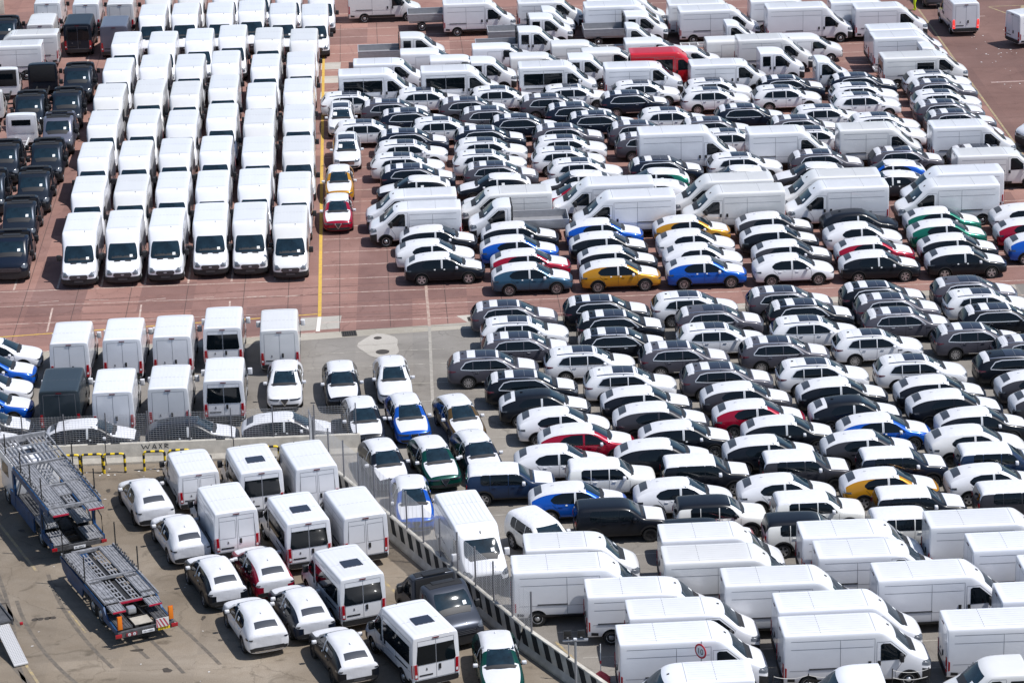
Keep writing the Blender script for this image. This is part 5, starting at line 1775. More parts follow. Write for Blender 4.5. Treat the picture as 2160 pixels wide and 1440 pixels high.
# truck: x = 0 at its tail
tk = bpy.data.objects.new('transporter_truck', None)
COL.objects.link(tk)
tk.location, tk.rotation_euler = (-19.47, 121.68, 0.006), (0, 0, R(114))
tk['label'], tk['category'] = 'empty blue double-deck car transporter truck at left edge', 'truck'
part('chassis', GREASE, [(.1, 9.4, -.45, -.30, .55, .85), (.1, 9.4, .30, .45, .55, .85)] + [(k * .7 + .3, k * .7 + .4, -1.0, 1.0, .62, .80) for k in range(10)], tk)
for s in (1, -1):
    a, b_ = (min(s * .45, s * 1.12), max(s * .45, s * 1.12))
    ribbed('lower_track', .05, 1.6, a, b_, .95, 5, tk)
    ribbed('lower_track', 1.7, 3.3, a, b_, 1.12, 5, tk)
    ribbed('lower_track', 3.4, 6.3, a, b_, 1.05, 5, tk, DECKD)
    ribbed('upper_track', .55, 2.9, min(s * .38, s * 1.12), max(s * .38, s * 1.12), 2.62, 6, tk)
    ribbed('upper_track', 3.0, 5.6, min(s * .36, s * 1.12), max(s * .36, s * 1.12), 2.66, 6, tk)
    part('track_holes', DECKD, [(.75 + k * .0, .83, min(s * .42, s * 1.08) + k * .11, min(s * .42, s * 1.08) + k * .11 + .05, 2.643, 2.65) for k in range(6)], tk)
    ribbed('rear_flap', -.32, .42, min(s * .46, s * 1.16), max(s * .46, s * 1.16), 2.52, 4, tk)
    part('flap_edge', REDEDGE, [(-.37, -.325, min(s * .46, s * 1.16), max(s * .46, s * 1.16), 2.46, 2.53)], tk)
    part('upper_beam', TBLUE, [(.3, 6.0, s * 1.20 - .05, s * 1.20 + .05, 2.28, 2.58)], tk)
    part('upper_rail', DECK, [(.3, 9.0, s * 1.22 - .03, s * 1.22 + .03, 2.72, 2.80)], tk)
    part('side_skirt', TBLUE, [(3.0, 6.9, s * 1.19 - .04, s * 1.19 + .04, .45, 1.18)], tk)
    part('side_skirt', TBLUE, [(.1, 1.5, s * 1.19 - .04, s * 1.19 + .04, .70, 1.02)], tk)
    part('pillar', TBLUE, [(1.5, 1.72, s * 1.19 - .06, s * 1.19 + .06, .70, 2.30)], tk)
    part('pillar', TBLUE, [(6.0, 6.25, s * 1.19 - .06, s * 1.19 + .06, .60, 2.30)], tk)
    part('tail_lamp', REDLAMP, [(-.06, -.001, s * 1.14 - .12, s * 1.14 + .12, .70, .84)], tk, .01)
    for x in (1.2, 3.0, 4.6, 7.2):
        stake(tk, x, s * 1.22, 2.78, 1.0)
    for k in range(5):
        part('front_deck_slat', DECK, [(5.75, 9.0, s * (.28 + k * .19) - .035, s * (.28 + k * .19) + .035, 2.62, 2.70)], tk)
    ch = boxes_me('lashing_chain', DECKD, [(.6 + k * .2, .6 + k * .2 + .12, s * 1.16 - .05 + (k % 3) * .04, s * 1.16 - .01 + (k % 3) * .04, 2.80, 2.86 + (k % 2) * .03) for k in range(24)])
    o = bpy.data.objects.new('lashing_chain', ch)
    COL.objects.link(o)
    o.parent = tk
    o['kind'] = 'stuff'
part('front_deck_crossbar', DECK, [(5.7, 5.8, -1.2, 1.2, 2.58, 2.72)], tk)
part('front_deck_crossbar', DECK, [(6.8, 6.88, -1.2, 1.2, 2.702, 2.75)], tk)
part('front_deck_crossbar', DECK, [(7.9, 7.98, -1.2, 1.2, 2.702, 2.75)], tk)
part('front_deck_rim', DECK, [(8.95, 9.08, -1.2, 1.2, 2.56, 2.86)], tk)
crossrow(tk, 'centre_ladder', 3.2, 5.3, 0, 2.60, 4, DECK)
crossrow(tk, 'centre_ladder', .7, 1.6, 0, 2.56, 2, DECK)
ribbed('centre_plate', 1.7, 2.8, -.30, .30, 2.58, 3, tk)
part('upper_cross_beam', DECK, [(.43, .54, -1.15, 1.15, 2.46, 2.60)], tk)
part('upper_cross_beam', DECK, [(2.91, 2.99, -1.15, 1.15, 2.48, 2.64)], tk)
part('tail_beam', DECKD, [(0, .1, -1.15, 1.15, .66, .86)], tk)
o = part('number_plate', TXT, [(-.03, -.005, -.28, .26, .64, .76)], tk)
plate_text(o, 'EK 488ZY', (-.032, -.01, .665), (R(90), 0, R(-90)), .10, HB)
part('cab', CABWHITE, [(6.7, 8.9, -1.12, 1.12, .6, 2.42)], tk, .12)
part('cab_roof_hatch', SUNROOF, [(7.7, 8.2, -.4, .4, 2.42, 2.46)], tk)
part('cab_window', GLASS, [(7.4, 8.5, -1.13, -1.115, 1.5, 2.1), (7.4, 8.5, 1.115, 1.13, 1.5, 2.1)], tk)
part('cab_windscreen', GLASS, [(8.895, 8.91, -.98, .98, 1.4, 2.2)], tk)
axle(tk, 2.35, .98)
axle(tk, 8.0, .98)
part('gearbox', GREASE, [(1.9, 2.9, -.28, .28, .5, 1.0), (3.6, 4.8, -.4, .4, .5, .95)], tk, .05)

for k, (x, y) in enumerate(((2.0, .62), (3.2, -.62), (4.4, .5), (5.2, -.4))):
    o = bpy.data.objects.new('hydraulic_hose', tube_me('hydraulic_hose', GREASE, [(x, y, .98), (x + .3, y * .6, 1.12), (x + .7, y * .2, 1.0), (x + 1.1, -y * .3, 1.05)], .03, 6))
    COL.objects.link(o)
    o.parent = tk
for s in (1, -1):
    o = bpy.data.objects.new('lift_ram', tube_me('lift_ram', STEELRIM, [(1.6, s * 1.05, 1.2), (2.9, s * 1.05, 2.45)], .045, 8))
    COL.objects.link(o)
    o.parent = tk
    o = bpy.data.objects.new('lift_ram', tube_me('lift_ram', STEELRIM, [(6.1, s * 1.05, 1.1), (5.0, s * 1.05, 2.5)], .045, 8))
    COL.objects.link(o)
    o.parent = tk
    o = bpy.data.objects.new('guard_bar', tube_me('guard_bar', GREASE, [(.3, s * 1.2, 1.0), (.5, s * 1.24, 1.75), (1.4, s * 1.24, 1.95), (1.5, s * 1.2, 1.2)], .028, 6))
    COL.objects.link(o)
    o.parent = tk

# ramp of a further transporter at the left edge
rp = bpy.data.objects.new('loading_ramp', None)
COL.objects.link(rp)
rp.location, rp.rotation_euler = (-20.55, 111.1, .02), (0, 0, R(115.6))
rp['label'], rp['category'] = 'perforated aluminium loading ramp at the lower left edge', 'ramp'
bm = bmesh.new()
def rq(x0, x1, y0, y1, th=.05):
    z = lambda x: .03 + x * .30
    v = [bm.verts.new((x, y, z(x) + dz)) for dz in (0, th) for x, y in ((x0, y0), (x1, y0), (x1, y1), (x0, y1))]
    for q in ((3, 2, 1, 0), (4, 5, 6, 7), (0, 1, 5, 4), (1, 2, 6, 5), (2, 3, 7, 6), (3, 0, 4, 7)):
        bm.faces.new([v[i] for i in q])
rq(0, 2.5, -.30, .30)
o = bpy.data.objects.new('ramp_plate', me_from_bm(bm, 'ramp_plate', mat('ramp_aluminium', (.55, .54, .54), .45, .3)))
COL.objects.link(o)
o.parent = rp
bm = bmesh.new()
for i in range(26):
    for j in range(7):
        x, y = .12 + i * .092, -.26 + j * .087
        rq(x, x + .03, y - .018, y + .018, .056)
o = bpy.data.objects.new('ramp_holes', me_from_bm(bm, 'ramp_holes', mat('ramp_hole', (.16, .16, .16), .8)))
COL.objects.link(o)
o.parent = rp
o['kind'] = 'stuff'
part('ramp_frame', DECKD, [(2.52, 5.2, -.42, .42, .80, .92), (2.52, 5.2, -.5, -.43, .72, 1.0), (2.52, 5.2, .43, .5, .72, 1.0)], rp)
part('tail_lamp', REDLAMP, [(2.30, 2.42, -.86, -.72, .72, .84)], rp, .03)

# ------------------------------------------------------------------ small street furniture
def single(name, label, cat, loc, rz=0, group=None):
    o = bpy.data.objects.new(name, None)
    COL.objects.link(o)
    o.location, o.rotation_euler = loc, (0, 0, rz)
    o['label'], o['category'] = label, cat
    if group:
        o['group'] = group
    return o
def child(name, me, par, loc=(0, 0, 0), rot=(0, 0, 0)):
    o = bpy.data.objects.new(name, me)
    COL.objects.link(o)
    o.parent, o.location, o.rotation_euler = par, loc, rot
    return o
GREYPOST = mat('grey_post', (.36, .37, .39), .45, .4)
sg = single('speed_sign', 'round red and white 10 speed limit sign on grey pole', 'road sign', (7.16, 106.1, 0), R(-48))
child('pole', tube_me('pole', GREYPOST, [(0, 0, 0), (0, 0, 2.78)], .03, 10), sg)
def cyl_y(name, m, r, y0, y1, z, n=32):
    bm = bmesh.new()
    bm_lathe_y(bm, [(y0, r), (y1, r)], n)
    me = me_from_bm(bm, name, m)
    me.transform(Matrix.Translation((0, 0, z)))
    return me
SIGNRED, SIGNWHITE = mat('sign_red', (.55, .02, .04), .45), mat('sign_white', (.80, .80, .80), .45)
child('sign_rim', cyl_y('sign_rim', SIGNRED, .31, -.055, -.035, 2.38), sg)
d_ = child('sign_face', cyl_y('sign_face', SIGNWHITE, .235, -.062, -.0555, 2.38), sg)
c_ = bpy.data.curves.new('sign_digits', 'FONT')
c_.body, c_.size, c_.align_x, c_.extrude = '10', .34, 'CENTER', .002
c_.materials.append(HB)
t_ = text_object('sign_digits', c_)
t_.parent = d_
t_.location, t_.rotation_euler = (0, -.066, 2.26), (R(90), 0, 0)

fl = single('floodlight_mast', 'grey mast with two black floodlights beside striped barrier', 'floodlight', (2.22, 107.05, 0), R(3))
child('mast', tube_me('mast', GREYPOST, [(0, 0, 0), (0, 0, 2.46)], .05, 10), fl)
child('cross_arm', boxes_me('cross_arm', GREYPOST, [(-.50, .50, -.03, .03, 2.47, 2.52), (.08, .52, .031, .08, 2.48, 2.55)]), fl)
child('junction_box', box_me('junction_box', CLEARLAMP, -.07, .07, -.06, .06, 2.521, 2.60, .01), fl)
for x in (-.30, .24):
    k_ = child('lamp_head', box_me('lamp_head', HB, x - .15, x + .15, .02, .10, 2.62, 2.92, .012), fl)
    child('lamp_bracket', boxes_me('lamp_bracket', PLASTIC, [(x - .155, x + .155, -.02, .018, 2.60, 2.70)]), k_)
    child('lamp_label', box_me('lamp_label', CLEARLAMP, x - .04, x + .04, -.026, -.021, 2.63, 2.66), k_)
ps = single('thin_post', 'thin grey post with clips on the last striped barrier', 'post', (1.98, 108.6, .9))
child('rod', tube_me('rod', GREYPOST, [(0, 0, 0), (0, 0, 1.25)], .022, 8), ps)
for z in (.12, .80):
    child('clip', box_me('clip', PLASTIC, -.04, .04, -.04, .04, z, z + .06), ps)
fp = single('flag_pole', 'thin white pole with red cloth near the floodlights', 'pole', (3.25, 108.3, 0))
child('rod', tube_me('rod', TXT, [(0, 0, 0), (0, 0, 1.72)], .018, 8), fp)
child('ribbon', boxes_me('ribbon', SIGNRED, [(-.03, .03, -.03, .03, .86, 1.0)]), fp)
bm = bmesh.new()
ring0 = None
for i, (z, r) in enumerate(((.52, .05), (.40, .18), (.24, .30), (.05, .36))):
    ring = [bm.verts.new((r * (1 + .35 * math.sin(3 * k + i)) * math.cos(2 * math.pi * k / 9), r * (1 + .3 * math.cos(2 * k + i)) * math.sin(2 * math.pi * k / 9), z)) for k in range(9)]
    if ring0:
        for k in range(9):
            bm.faces.new((ring0[k], ring0[(k + 1) % 9], ring[(k + 1) % 9], ring[k]))
    else:
        bm.faces.new(ring)
    ring0 = ring
child('cloth', me_from_bm(bm, 'cloth', mat('coral_cloth', (.75, .10, .12), .8)), fp)
ROPE = mat('pale_rope', (.55, .53, .50), .8)
def rope_fence(px, label):
    r = single('rope_barrier', label, 'rope barrier', (px[0][0], px[0][1], 0), 0, 'rope barriers at the bottom edge')
    for x, y in px:
        child('post', tube_me('post', GREASE, [(0, 0, 0), (0, 0, 1.25)], .022, 6), r, (x - px[0][0], y - px[0][1], 0))
    for (x0, y0), (x1, y1) in zip(px, px[1:]):
        for z in (1.18, .86, .54):
            pts = [(lerp(x0, x1, k / 10) - px[0][0], lerp(y0, y1, k / 10) - px[0][1], z - .13 * 4 * (k / 10) * (1 - k / 10)) for k in range(11)]
            child('rope', tube_me('rope', ROPE, pts, .014, 5), r)
rope_fence([(10.0, 106.1), (11.4, 106.15), (12.8, 106.2)], 'rope barrier on thin posts before the bottom right vans')
rope_fence([(14.75, 106.4), (16.2, 106.45)], 'short rope barrier beside the front wheel of a white van')
# far corner wall
cw = bpy.data.objects.new('boundary_wall', box_me('boundary_wall', CONC, -12, 0, 0, 18, 0, 1.6, .05))
COL.objects.link(cw)
cw.location, cw.rotation_euler = (-38.9, 227.2, 0), (0, 0, R(11))
cw['label'], cw['category'] = 'pale concrete wall in the far left corner', 'wall'
stripe((-37.6, 205), (-34.9, 243), .16, YELLOW, .011)

# ------------------------------------------------------------------ person in hi-vis
def person():
    P = [(0, 0, .95), (0, 0, 1.15), (0, 0, 1.38), (0, .0, 1.50), (0, .02, 1.62), (0, .02, 1.74),
         (.10, 0, .90), (.12, .02, .50), (.12, -.02, .09), (.12, .14, .04),
         (-.10, 0, .90), (-.12, .10, .50), (-.12, -.02, .10), (-.12, .13, .04),
         (.20, 0, 1.42), (.27, .02, 1.14), (.25, .12, .92), (-.20, 0, 1.42), (-.27, .02, 1.14), (-.25, .12, .92)]
    E = [(0, 1), (1, 2), (2, 3), (3, 4), (4, 5), (0, 6), (6, 7), (7, 8), (8, 9), (0, 10), (10, 11), (11, 12), (12, 13), (2, 14), (14, 15), (15, 16), (2, 17), (17, 18), (18, 19)]
    rad = [.17, .16, .18, .07, .10, .09, .12, .09, .065, .05, .12, .09, .065, .05, .08, .065, .05, .08, .065, .05]
    me = bpy.data.meshes.new('person')
    me.from_pydata(P, E, [])
    o = bpy.data.objects.new('person', me)
    COL.objects.link(o)
    sk = o.modifiers.new('skin', 'SKIN')
    for v, r in zip(me.skin_vertices[0].data, rad):
        v.radius = (r, r)
    me.skin_vertices[0].data[0].use_root = True
    ss = o.modifiers.new('sub', 'SUBSURF')
    ss.levels = ss.render_levels = 2
    me.materials.append(mat('hi_vis', (.55, .72, .01), .7, bump=.3, bscale=9))
    o.location, o.rotation_euler = (31.25, 221.2, 0.006), (0, 0, R(100))
    o['label'], o['category'] = 'person in yellow hi-vis clothing standing at the top edge', 'person'
    return o
person()

# ------------------------------------------------------------------ every vehicle: type, paint, film, options, x, y, heading, group, label
GROUPS = {'far': 'SUVs in the far block', 'near': 'SUVs in the near block', 'col': 'coloured cars', 'cov': 'film-covered cars', 'box': 'boxy SUVs', 'van': 'white vans at bottom right', 'yard': 'vans and trucks in the far yard', 'lv': 'white vans in the left block', 'pair': 'dark cabs at the left edge', 'back': 'vans at top left', 'rv': 'vans seen from behind', 'load': 'vans beside the transporter', 'loadcar': 'cars beside the transporter', 'ff': 'cars by the fence', 'lfcar': 'left-facing cars', 'lfvan': 'left-facing vans', 'rfvan': 'vans among the SUVs', 'lane': 'cars along the yellow line', 'road': 'vans on the right road', 'le': 'cars at the left edge', 'bf': 'cars behind the mesh fence', 'edge': 'vehicles cut by the bottom edge', 'lpair': 'dark cabs at the left edge', 'solo': 'cars along the yellow line'}
VEHICLES = [
    ('K', 'silverwhite', 'film', '', -10.20, 195.01, 2.3, 'far', 'white glass-roofed SUV, first from left, first row of far SUV block'),
    ('K', 'silverwhite', 'film', '', -5.21, 195.53, 2.6, 'far', 'white glass-roofed SUV, second from left, first row of far SUV block'),
    ('K', 'silverwhite', 'film', '', -0.19, 195.52, 2.5, 'far', 'white glass-roofed SUV, third from left, first row of far SUV block'),
    ('K', 'silverwhite', 'film', '', 4.71, 195.58, 2.7, 'far', 'white glass-roofed SUV, fourth from left, first row of far SUV block'),
    ('K', 'silverwhite', 'film', '', 9.50, 196.10, 2.7, 'far', 'white glass-roofed SUV, fifth from left, first row of far SUV block'),
    ('K', 'silverwhite', 'film', '', 14.42, 196.22, 2.2, 'far', 'white glass-roofed SUV, sixth from left, first row of far SUV block'),
    ('K', 'navyblack', 'film', '', 19.40, 196.55, 2.1, 'far', 'blue-black glass-roofed SUV, seventh from left, first row of far SUV block'),
    ('K', 'navyblack', 'film', '', 24.32, 196.76, 2.9, 'far', 'blue-black glass-roofed SUV, eighth from left, first row of far SUV block'),
    ('K', 'silverwhite', 'film', '', 29.44, 196.95, 2.4, 'far', 'white glass-roofed SUV, ninth from left, first row of far SUV block'),
    ('K', 'grey', 'film', '', -7.43, 192.88, 2.3, 'far', 'grey glass-roofed SUV, first from left, second row of far SUV block'),
    ('K', 'grey', 'film', '', -2.22, 192.97, 3.1, 'far', 'grey glass-roofed SUV, second from left, second row of far SUV block'),
    ('K', 'grey', 'film', '', 3.20, 193.24, 2.6, 'far', 'grey glass-roofed SUV, third from left, second row of far SUV block'),
    ('K', 'navyblack', 'film', '', 8.61, 193.59, 2.9, 'far', 'blue-black glass-roofed SUV, fourth from left, second row of far SUV block'),
    ('K', 'silverwhite', 'film', '', 14.09, 193.92, 2.6, 'far', 'white glass-roofed SUV, fifth from left, second row of far SUV block'),
    ('K', 'silverwhite', 'film', '', 18.89, 193.99, 2.7, 'far', 'white glass-roofed SUV, sixth from left, second row of far SUV block'),
    ('K', 'silverwhite', 'film', '', 24.10, 194.15, 2.3, 'far', 'white glass-roofed SUV, seventh from left, second row of far SUV block'),
    ('K', 'grey', 'film', '', 29.48, 194.59, 2.7, 'far', 'grey glass-roofed SUV, eighth from left, second row of far SUV block'),
    ('K', 'navyblack', 'film', '', -6.12, 190.43, 3.0, 'far', 'blue-black glass-roofed SUV, first from left, third row of far SUV block'),
    ('K', 'grey', 'film', '', -0.80, 190.43, 2.6, 'far', 'grey glass-roofed SUV, second from left, third row of far SUV block'),
    ('K', 'navyblack', 'film', '', 4.84, 190.87, 2.8, 'far', 'blue-black glass-roofed SUV, third from left, third row of far SUV block'),
    ('K', 'silverwhite', 'film', '', 10.97, 189.08, 2.8, 'far', 'white glass-roofed SUV, fourth from left, third row of far SUV block'),
    ('K', 'navyblack', 'film', '', 16.03, 189.46, 2.2, 'far', 'blue-black glass-roofed SUV, fifth from left, third row of far SUV block'),
    ('K', 'silverwhite', 'film', '', 21.09, 188.83, 2.9, 'far', 'white glass-roofed SUV, sixth from left, third row of far SUV block'),
    ('K', 'silverwhite', 'film', '', 23.94, 191.69, 2.7, 'far', 'white glass-roofed SUV, seventh from left, third row of far SUV block'),
    ('K', 'silverwhite', 'film', '', 29.32, 191.86, 2.4, 'far', 'white glass-roofed SUV, eighth from left, third row of far SUV block'),
    ('K', 'silverwhite', 'film', '', -8.96, 187.82, 2.1, 'far', 'white glass-roofed SUV, first from left, fourth row of far SUV block'),
    ('K', 'silverwhite', 'film', '', -3.97, 188.01, 3.0, 'far', 'white glass-roofed SUV, second from left, fourth row of far SUV block'),
    ('K', 'navyblack', 'film', '', 1.17, 188.35, 2.6, 'far', 'blue-black glass-roofed SUV, third from left, fourth row of far SUV block'),
    ('K', 'navyblack', 'film', '', 6.23, 188.63, 2.8, 'far', 'blue-black glass-roofed SUV, fourth from left, fourth row of far SUV block'),
    ('K', 'grey', 'film', '', 8.85, 186.00, 3.0, 'far', 'grey glass-roofed SUV, fifth from left, fourth row of far SUV block'),
    ('K', 'grey', 'film', '', 13.60, 186.46, 2.8, 'far', 'grey glass-roofed SUV, sixth from left, fourth row of far SUV block'),
    ('K', 'grey', 'film', '', 19.27, 186.39, 3.0, 'far', 'grey glass-roofed SUV, seventh from left, fourth row of far SUV block'),
    ('K', 'silverwhite', 'film', '', 24.51, 186.52, 2.5, 'far', 'white glass-roofed SUV, eighth from left, fourth row of far SUV block'),
    ('K', 'grey', 'film', '', 29.16, 189.38, 2.9, 'far', 'grey glass-roofed SUV, ninth from left, fourth row of far SUV block'),
    ('K', 'navyblack', 'film', '', -6.09, 185.43, 2.5, 'far', 'blue-black glass-roofed SUV, first from left, fifth row of far SUV block'),
    ('K', 'navyblack', 'film', '', -1.11, 185.67, 3.0, 'far', 'blue-black glass-roofed SUV, second from left, fifth row of far SUV block'),
    ('K', 'grey', 'film', '', 3.95, 185.75, 3.0, 'far', 'grey glass-roofed SUV, third from left, fifth row of far SUV block'),
    ('K', 'grey', 'film', '', 9.21, 183.18, 2.2, 'far', 'grey glass-roofed SUV, fourth from left, fifth row of far SUV block'),
    ('K', 'silverwhite', 'film', '', 14.48, 183.57, 2.2, 'far', 'white glass-roofed SUV, fifth from left, fifth row of far SUV block'),
    ('K', 'silverwhite', 'film', '', 19.90, 183.65, 2.3, 'far', 'white glass-roofed SUV, sixth from left, fifth row of far SUV block'),
    ('K', 'silverwhite', 'film', '', 24.63, 184.22, 3.1, 'far', 'white glass-roofed SUV, seventh from left, fifth row of far SUV block'),
    ('K', 'grey', 'film', '', 29.52, 186.94, 2.5, 'far', 'grey glass-roofed SUV, eighth from left, fifth row of far SUV block'),
    ('K', 'silverwhite', 'film', '', -6.13, 182.77, 2.7, 'far', 'white glass-roofed SUV, first from left, sixth row of far SUV block'),
    ('K', 'silverwhite', 'film', '', -1.05, 182.86, 2.4, 'far', 'white glass-roofed SUV, second from left, sixth row of far SUV block'),
    ('K', 'silverwhite', 'film', '', 4.03, 183.03, 2.6, 'far', 'white glass-roofed SUV, third from left, sixth row of far SUV block'),
    ('K', 'silverwhite', 'film', '', 29.58, 184.27, 2.5, 'far', 'white glass-roofed SUV, fourth from left, sixth row of far SUV block'),
    ('K', 'silverwhite', 'film', '', -6.29, 179.85, 2.5, 'far', 'white glass-roofed SUV, first from left, seventh row of far SUV block'),
    ('K', 'silverwhite', 'film', '', -1.13, 180.06, 2.7, 'far', 'white glass-roofed SUV, second from left, seventh row of far SUV block'),
    ('K', 'silverwhite', 'film', '', 3.83, 180.31, 2.7, 'far', 'white glass-roofed SUV, third from left, seventh row of far SUV block'),
    ('K', 'grey', 'film', '', 29.82, 178.54, 3.0, 'far', 'grey glass-roofed SUV, fourth from left, seventh row of far SUV block'),
    ('K', 'navyblack', 'film', '', -5.60, 177.35, 2.8, 'far', 'blue-black glass-roofed SUV, first from left, eighth row of far SUV block'),
    ('K', 'grey', 'film', '', -0.44, 177.43, 3.0, 'far', 'grey glass-roofed SUV, second from left, eighth row of far SUV block'),
    ('K', 'silverwhite', 'film', '', 4.81, 177.70, 3.0, 'far', 'white glass-roofed SUV, third from left, eighth row of far SUV block'),
    ('K', 'navyblack', 'film', '', 9.82, 177.65, 3.1, 'far', 'blue-black glass-roofed SUV, fourth from left, eighth row of far SUV block'),
    ('K', 'silverwhite', 'film', '', 14.76, 178.04, 2.8, 'far', 'white glass-roofed SUV, fifth from left, eighth row of far SUV block'),
    ('K', 'grey', 'film', '', 19.85, 178.28, 2.3, 'far', 'grey glass-roofed SUV, sixth from left, eighth row of far SUV block'),
    ('K', 'grey', 'film', '', 24.89, 178.53, 3.0, 'far', 'grey glass-roofed SUV, seventh from left, eighth row of far SUV block'),
    ('K', 'silverwhite', 'film', '', -11.00, 191.47, -86.9, 'lane', 'white glass-roofed SUV facing viewer by yellow line, farthest back'),
    ('K', 'silverwhite', 'film', '', -10.29, 183.72, -87.0, 'lane', 'white glass-roofed SUV facing viewer by yellow line, behind the gold one'),
    ('T', 'gold', 'film', '', -10.45, 176.88, -87.3, 'lane', 'golden yellow car with white film facing viewer by the yellow line'),
    ('T', 'red', 'film', '', -10.25, 170.75, -87.2, 'lane', 'dark red car with white film facing viewer by the yellow line'),
    ('T', 'black', 'film', '', -5.80, 174.86, 182.3, 'lfcar', 'black crossover in white film, first from left, first row of left-facing cars'),
    ('T', 'black', 'film', '', -0.87, 174.94, 182.9, 'lfcar', 'black crossover in white film, second from left, first row of left-facing cars'),
    ('T', 'darkgrey', 'film', '', 4.10, 175.14, 182.7, 'lfcar', 'dark grey crossover in white film, third from left, first row of left-facing cars'),
    ('T', 'green', 'film', '', 8.86, 175.21, 182.4, 'lfcar', 'green crossover in white film, fourth from left, first row of left-facing cars'),
    ('T', 'darkgrey', 'film', '', 13.89, 175.39, 182.2, 'lfcar', 'dark grey crossover in white film, fifth from left, first row of left-facing cars'),
    ('T', 'darkgrey', 'film', '', 18.58, 175.65, 183.0, 'lfcar', 'dark grey crossover in white film, sixth from left, first row of left-facing cars'),
    ('T', 'blue', 'film', '', 23.41, 175.76, 183.1, 'lfcar', 'bright blue crossover in white film, seventh from left, first row of left-facing cars'),
    ('T', 'black', 'film', '', -0.61, 171.77, 182.2, 'lfcar', 'black crossover in white film, first from left, second row of left-facing cars'),
    ('T', 'red', 'film', '', 4.09, 172.59, 182.9, 'lfcar', 'dark red crossover in white film, second from left, second row of left-facing cars'),
    ('T', 'white', 'film', '', 8.69, 172.82, 182.5, 'lfcar', 'white crossover in white film, third from left, second row of left-facing cars'),
    ('T', 'black', 'film', '', 18.53, 172.58, 182.3, 'lfcar', 'black crossover in white film, fourth from left, second row of left-facing cars'),
    ('T', 'darkgrey', 'film', '', 23.09, 173.43, 182.4, 'lfcar', 'dark grey crossover in white film, fifth from left, second row of left-facing cars'),
    ('D31', 'white', 'film', '', -5.80, 169.56, 182.9, 'lfvan', 'white low-roof van, first from left, first row of left-facing vans'),
    ('D31', 'white', 'film', '', -0.15, 169.66, 183.0, 'lfvan', 'white low-roof van, second from left, first row of left-facing vans'),
    ('D3', 'white', 'film', '', 5.64, 170.18, 182.1, 'lfvan', 'white long high-roof van, third from left, first row of left-facing vans'),
    ('D3', 'white', 'film', '', 12.76, 170.26, 182.7, 'lfvan', 'white long high-roof van, fourth from left, first row of left-facing vans'),
    ('D3', 'white', 'film', '', 19.18, 170.60, 182.1, 'lfvan', 'white long high-roof van, fifth from left, first row of left-facing vans'),
    ('D3', 'white', 'film', '', 26.54, 170.71, 182.8, 'lfvan', 'white long high-roof van, sixth from left, first row of left-facing vans'),
    ('D31', 'white', 'film', '', -5.51, 166.96, 182.4, 'lfvan', 'white low-roof van, first from left, second row of left-facing vans'),
    ('XB', 'white', 'film', '', 0.52, 167.24, 183.0, 'lfvan', 'white single-cab dropside truck, second from left, second row of left-facing vans'),
    ('D3', 'white', 'film', '', 6.76, 167.41, 183.1, 'lfvan', 'white long high-roof van, third from left, second row of left-facing vans'),
    ('D3', 'white', 'film', '', 13.23, 167.88, 182.6, 'lfvan', 'white long high-roof van, fourth from left, second row of left-facing vans'),
    ('D3', 'white', 'film', '', 19.37, 168.34, 183.1, 'lfvan', 'white long high-roof van, fifth from left, second row of left-facing vans'),
    ('D3', 'white', 'film', '', 25.88, 168.21, 182.4, 'lfvan', 'white long high-roof van, sixth from left, second row of left-facing vans'),
    ('D4', 'white', 'film', '', 11.37, 180.17, 2.2, 'rfvan', 'white very tall van, first from left, first row of vans among the SUVs'),
    ('D2', 'white', 'film', '', 17.77, 180.44, 2.7, 'rfvan', 'white high-roof van, second from left, first row of vans among the SUVs'),
    ('D2', 'white', 'film', '', 23.49, 180.74, 2.1, 'rfvan', 'white high-roof van, third from left, first row of vans among the SUVs'),
    ('D2', 'white', 'film', '', 29.34, 180.84, 2.3, 'rfvan', 'white high-roof van, fourth from left, first row of vans among the SUVs'),
    ('D31', 'white', 'film', 'w', 30.06, 175.30, 2.5, 'rfvan', 'white low-roof van with white mirror at right end of far SUVs'),
    ('T', 'black', 'film', '', -4.14, 164.74, 2.7, 'col', 'black crossover in white film, first from left, first row of coloured car block'),
    ('T', 'black', 'film', '', 0.61, 165.05, 2.3, 'col', 'black crossover in white film, second from left, first row of coloured car block'),
    ('T', 'blue', 'film', '', 5.54, 165.31, 2.1, 'col', 'bright blue crossover in white film, third from left, first row of coloured car block'),
    ('T', 'gold', 'film', '', 10.63, 165.50, 3.0, 'col', 'golden yellow crossover in white film, fourth from left, first row of coloured car block'),
    ('T', 'darkgrey', 'film', '', 15.47, 165.73, 2.4, 'col', 'dark grey crossover in white film, fifth from left, first row of coloured car block'),
    ('T', 'black', 'none', '', 20.44, 165.89, 3.1, 'col', 'black crossover without film, sixth from left, first row of coloured car block'),
    ('T', 'green', 'film', '', 25.31, 165.92, 3.0, 'col', 'green crossover in white film, seventh from left, first row of coloured car block'),
    ('T', 'white', 'film', '', 30.40, 166.16, 2.5, 'col', 'white crossover in white film, eighth from left, first row of coloured car block'),
    ('T', 'white', 'film', '', -4.29, 162.14, 2.6, 'col', 'white crossover in white film, first from left, second row of coloured car block'),
    ('T', 'blue', 'film', '', 0.55, 162.49, 2.6, 'col', 'bright blue crossover in white film, second from left, second row of coloured car block'),
    ('T', 'black', 'film', '', 5.68, 162.75, 2.7, 'col', 'black crossover in white film, third from left, second row of coloured car block'),
    ('T', 'white', 'film', '', 10.68, 162.84, 2.7, 'col', 'white crossover in white film, fourth from left, second row of coloured car block'),
    ('T', 'black', 'film', '', 15.54, 163.15, 2.7, 'col', 'black crossover in white film, fifth from left, second row of coloured car block'),
    ('T', 'white', 'film', '', 20.36, 163.40, 2.7, 'col', 'white crossover in white film, sixth from left, second row of coloured car block'),
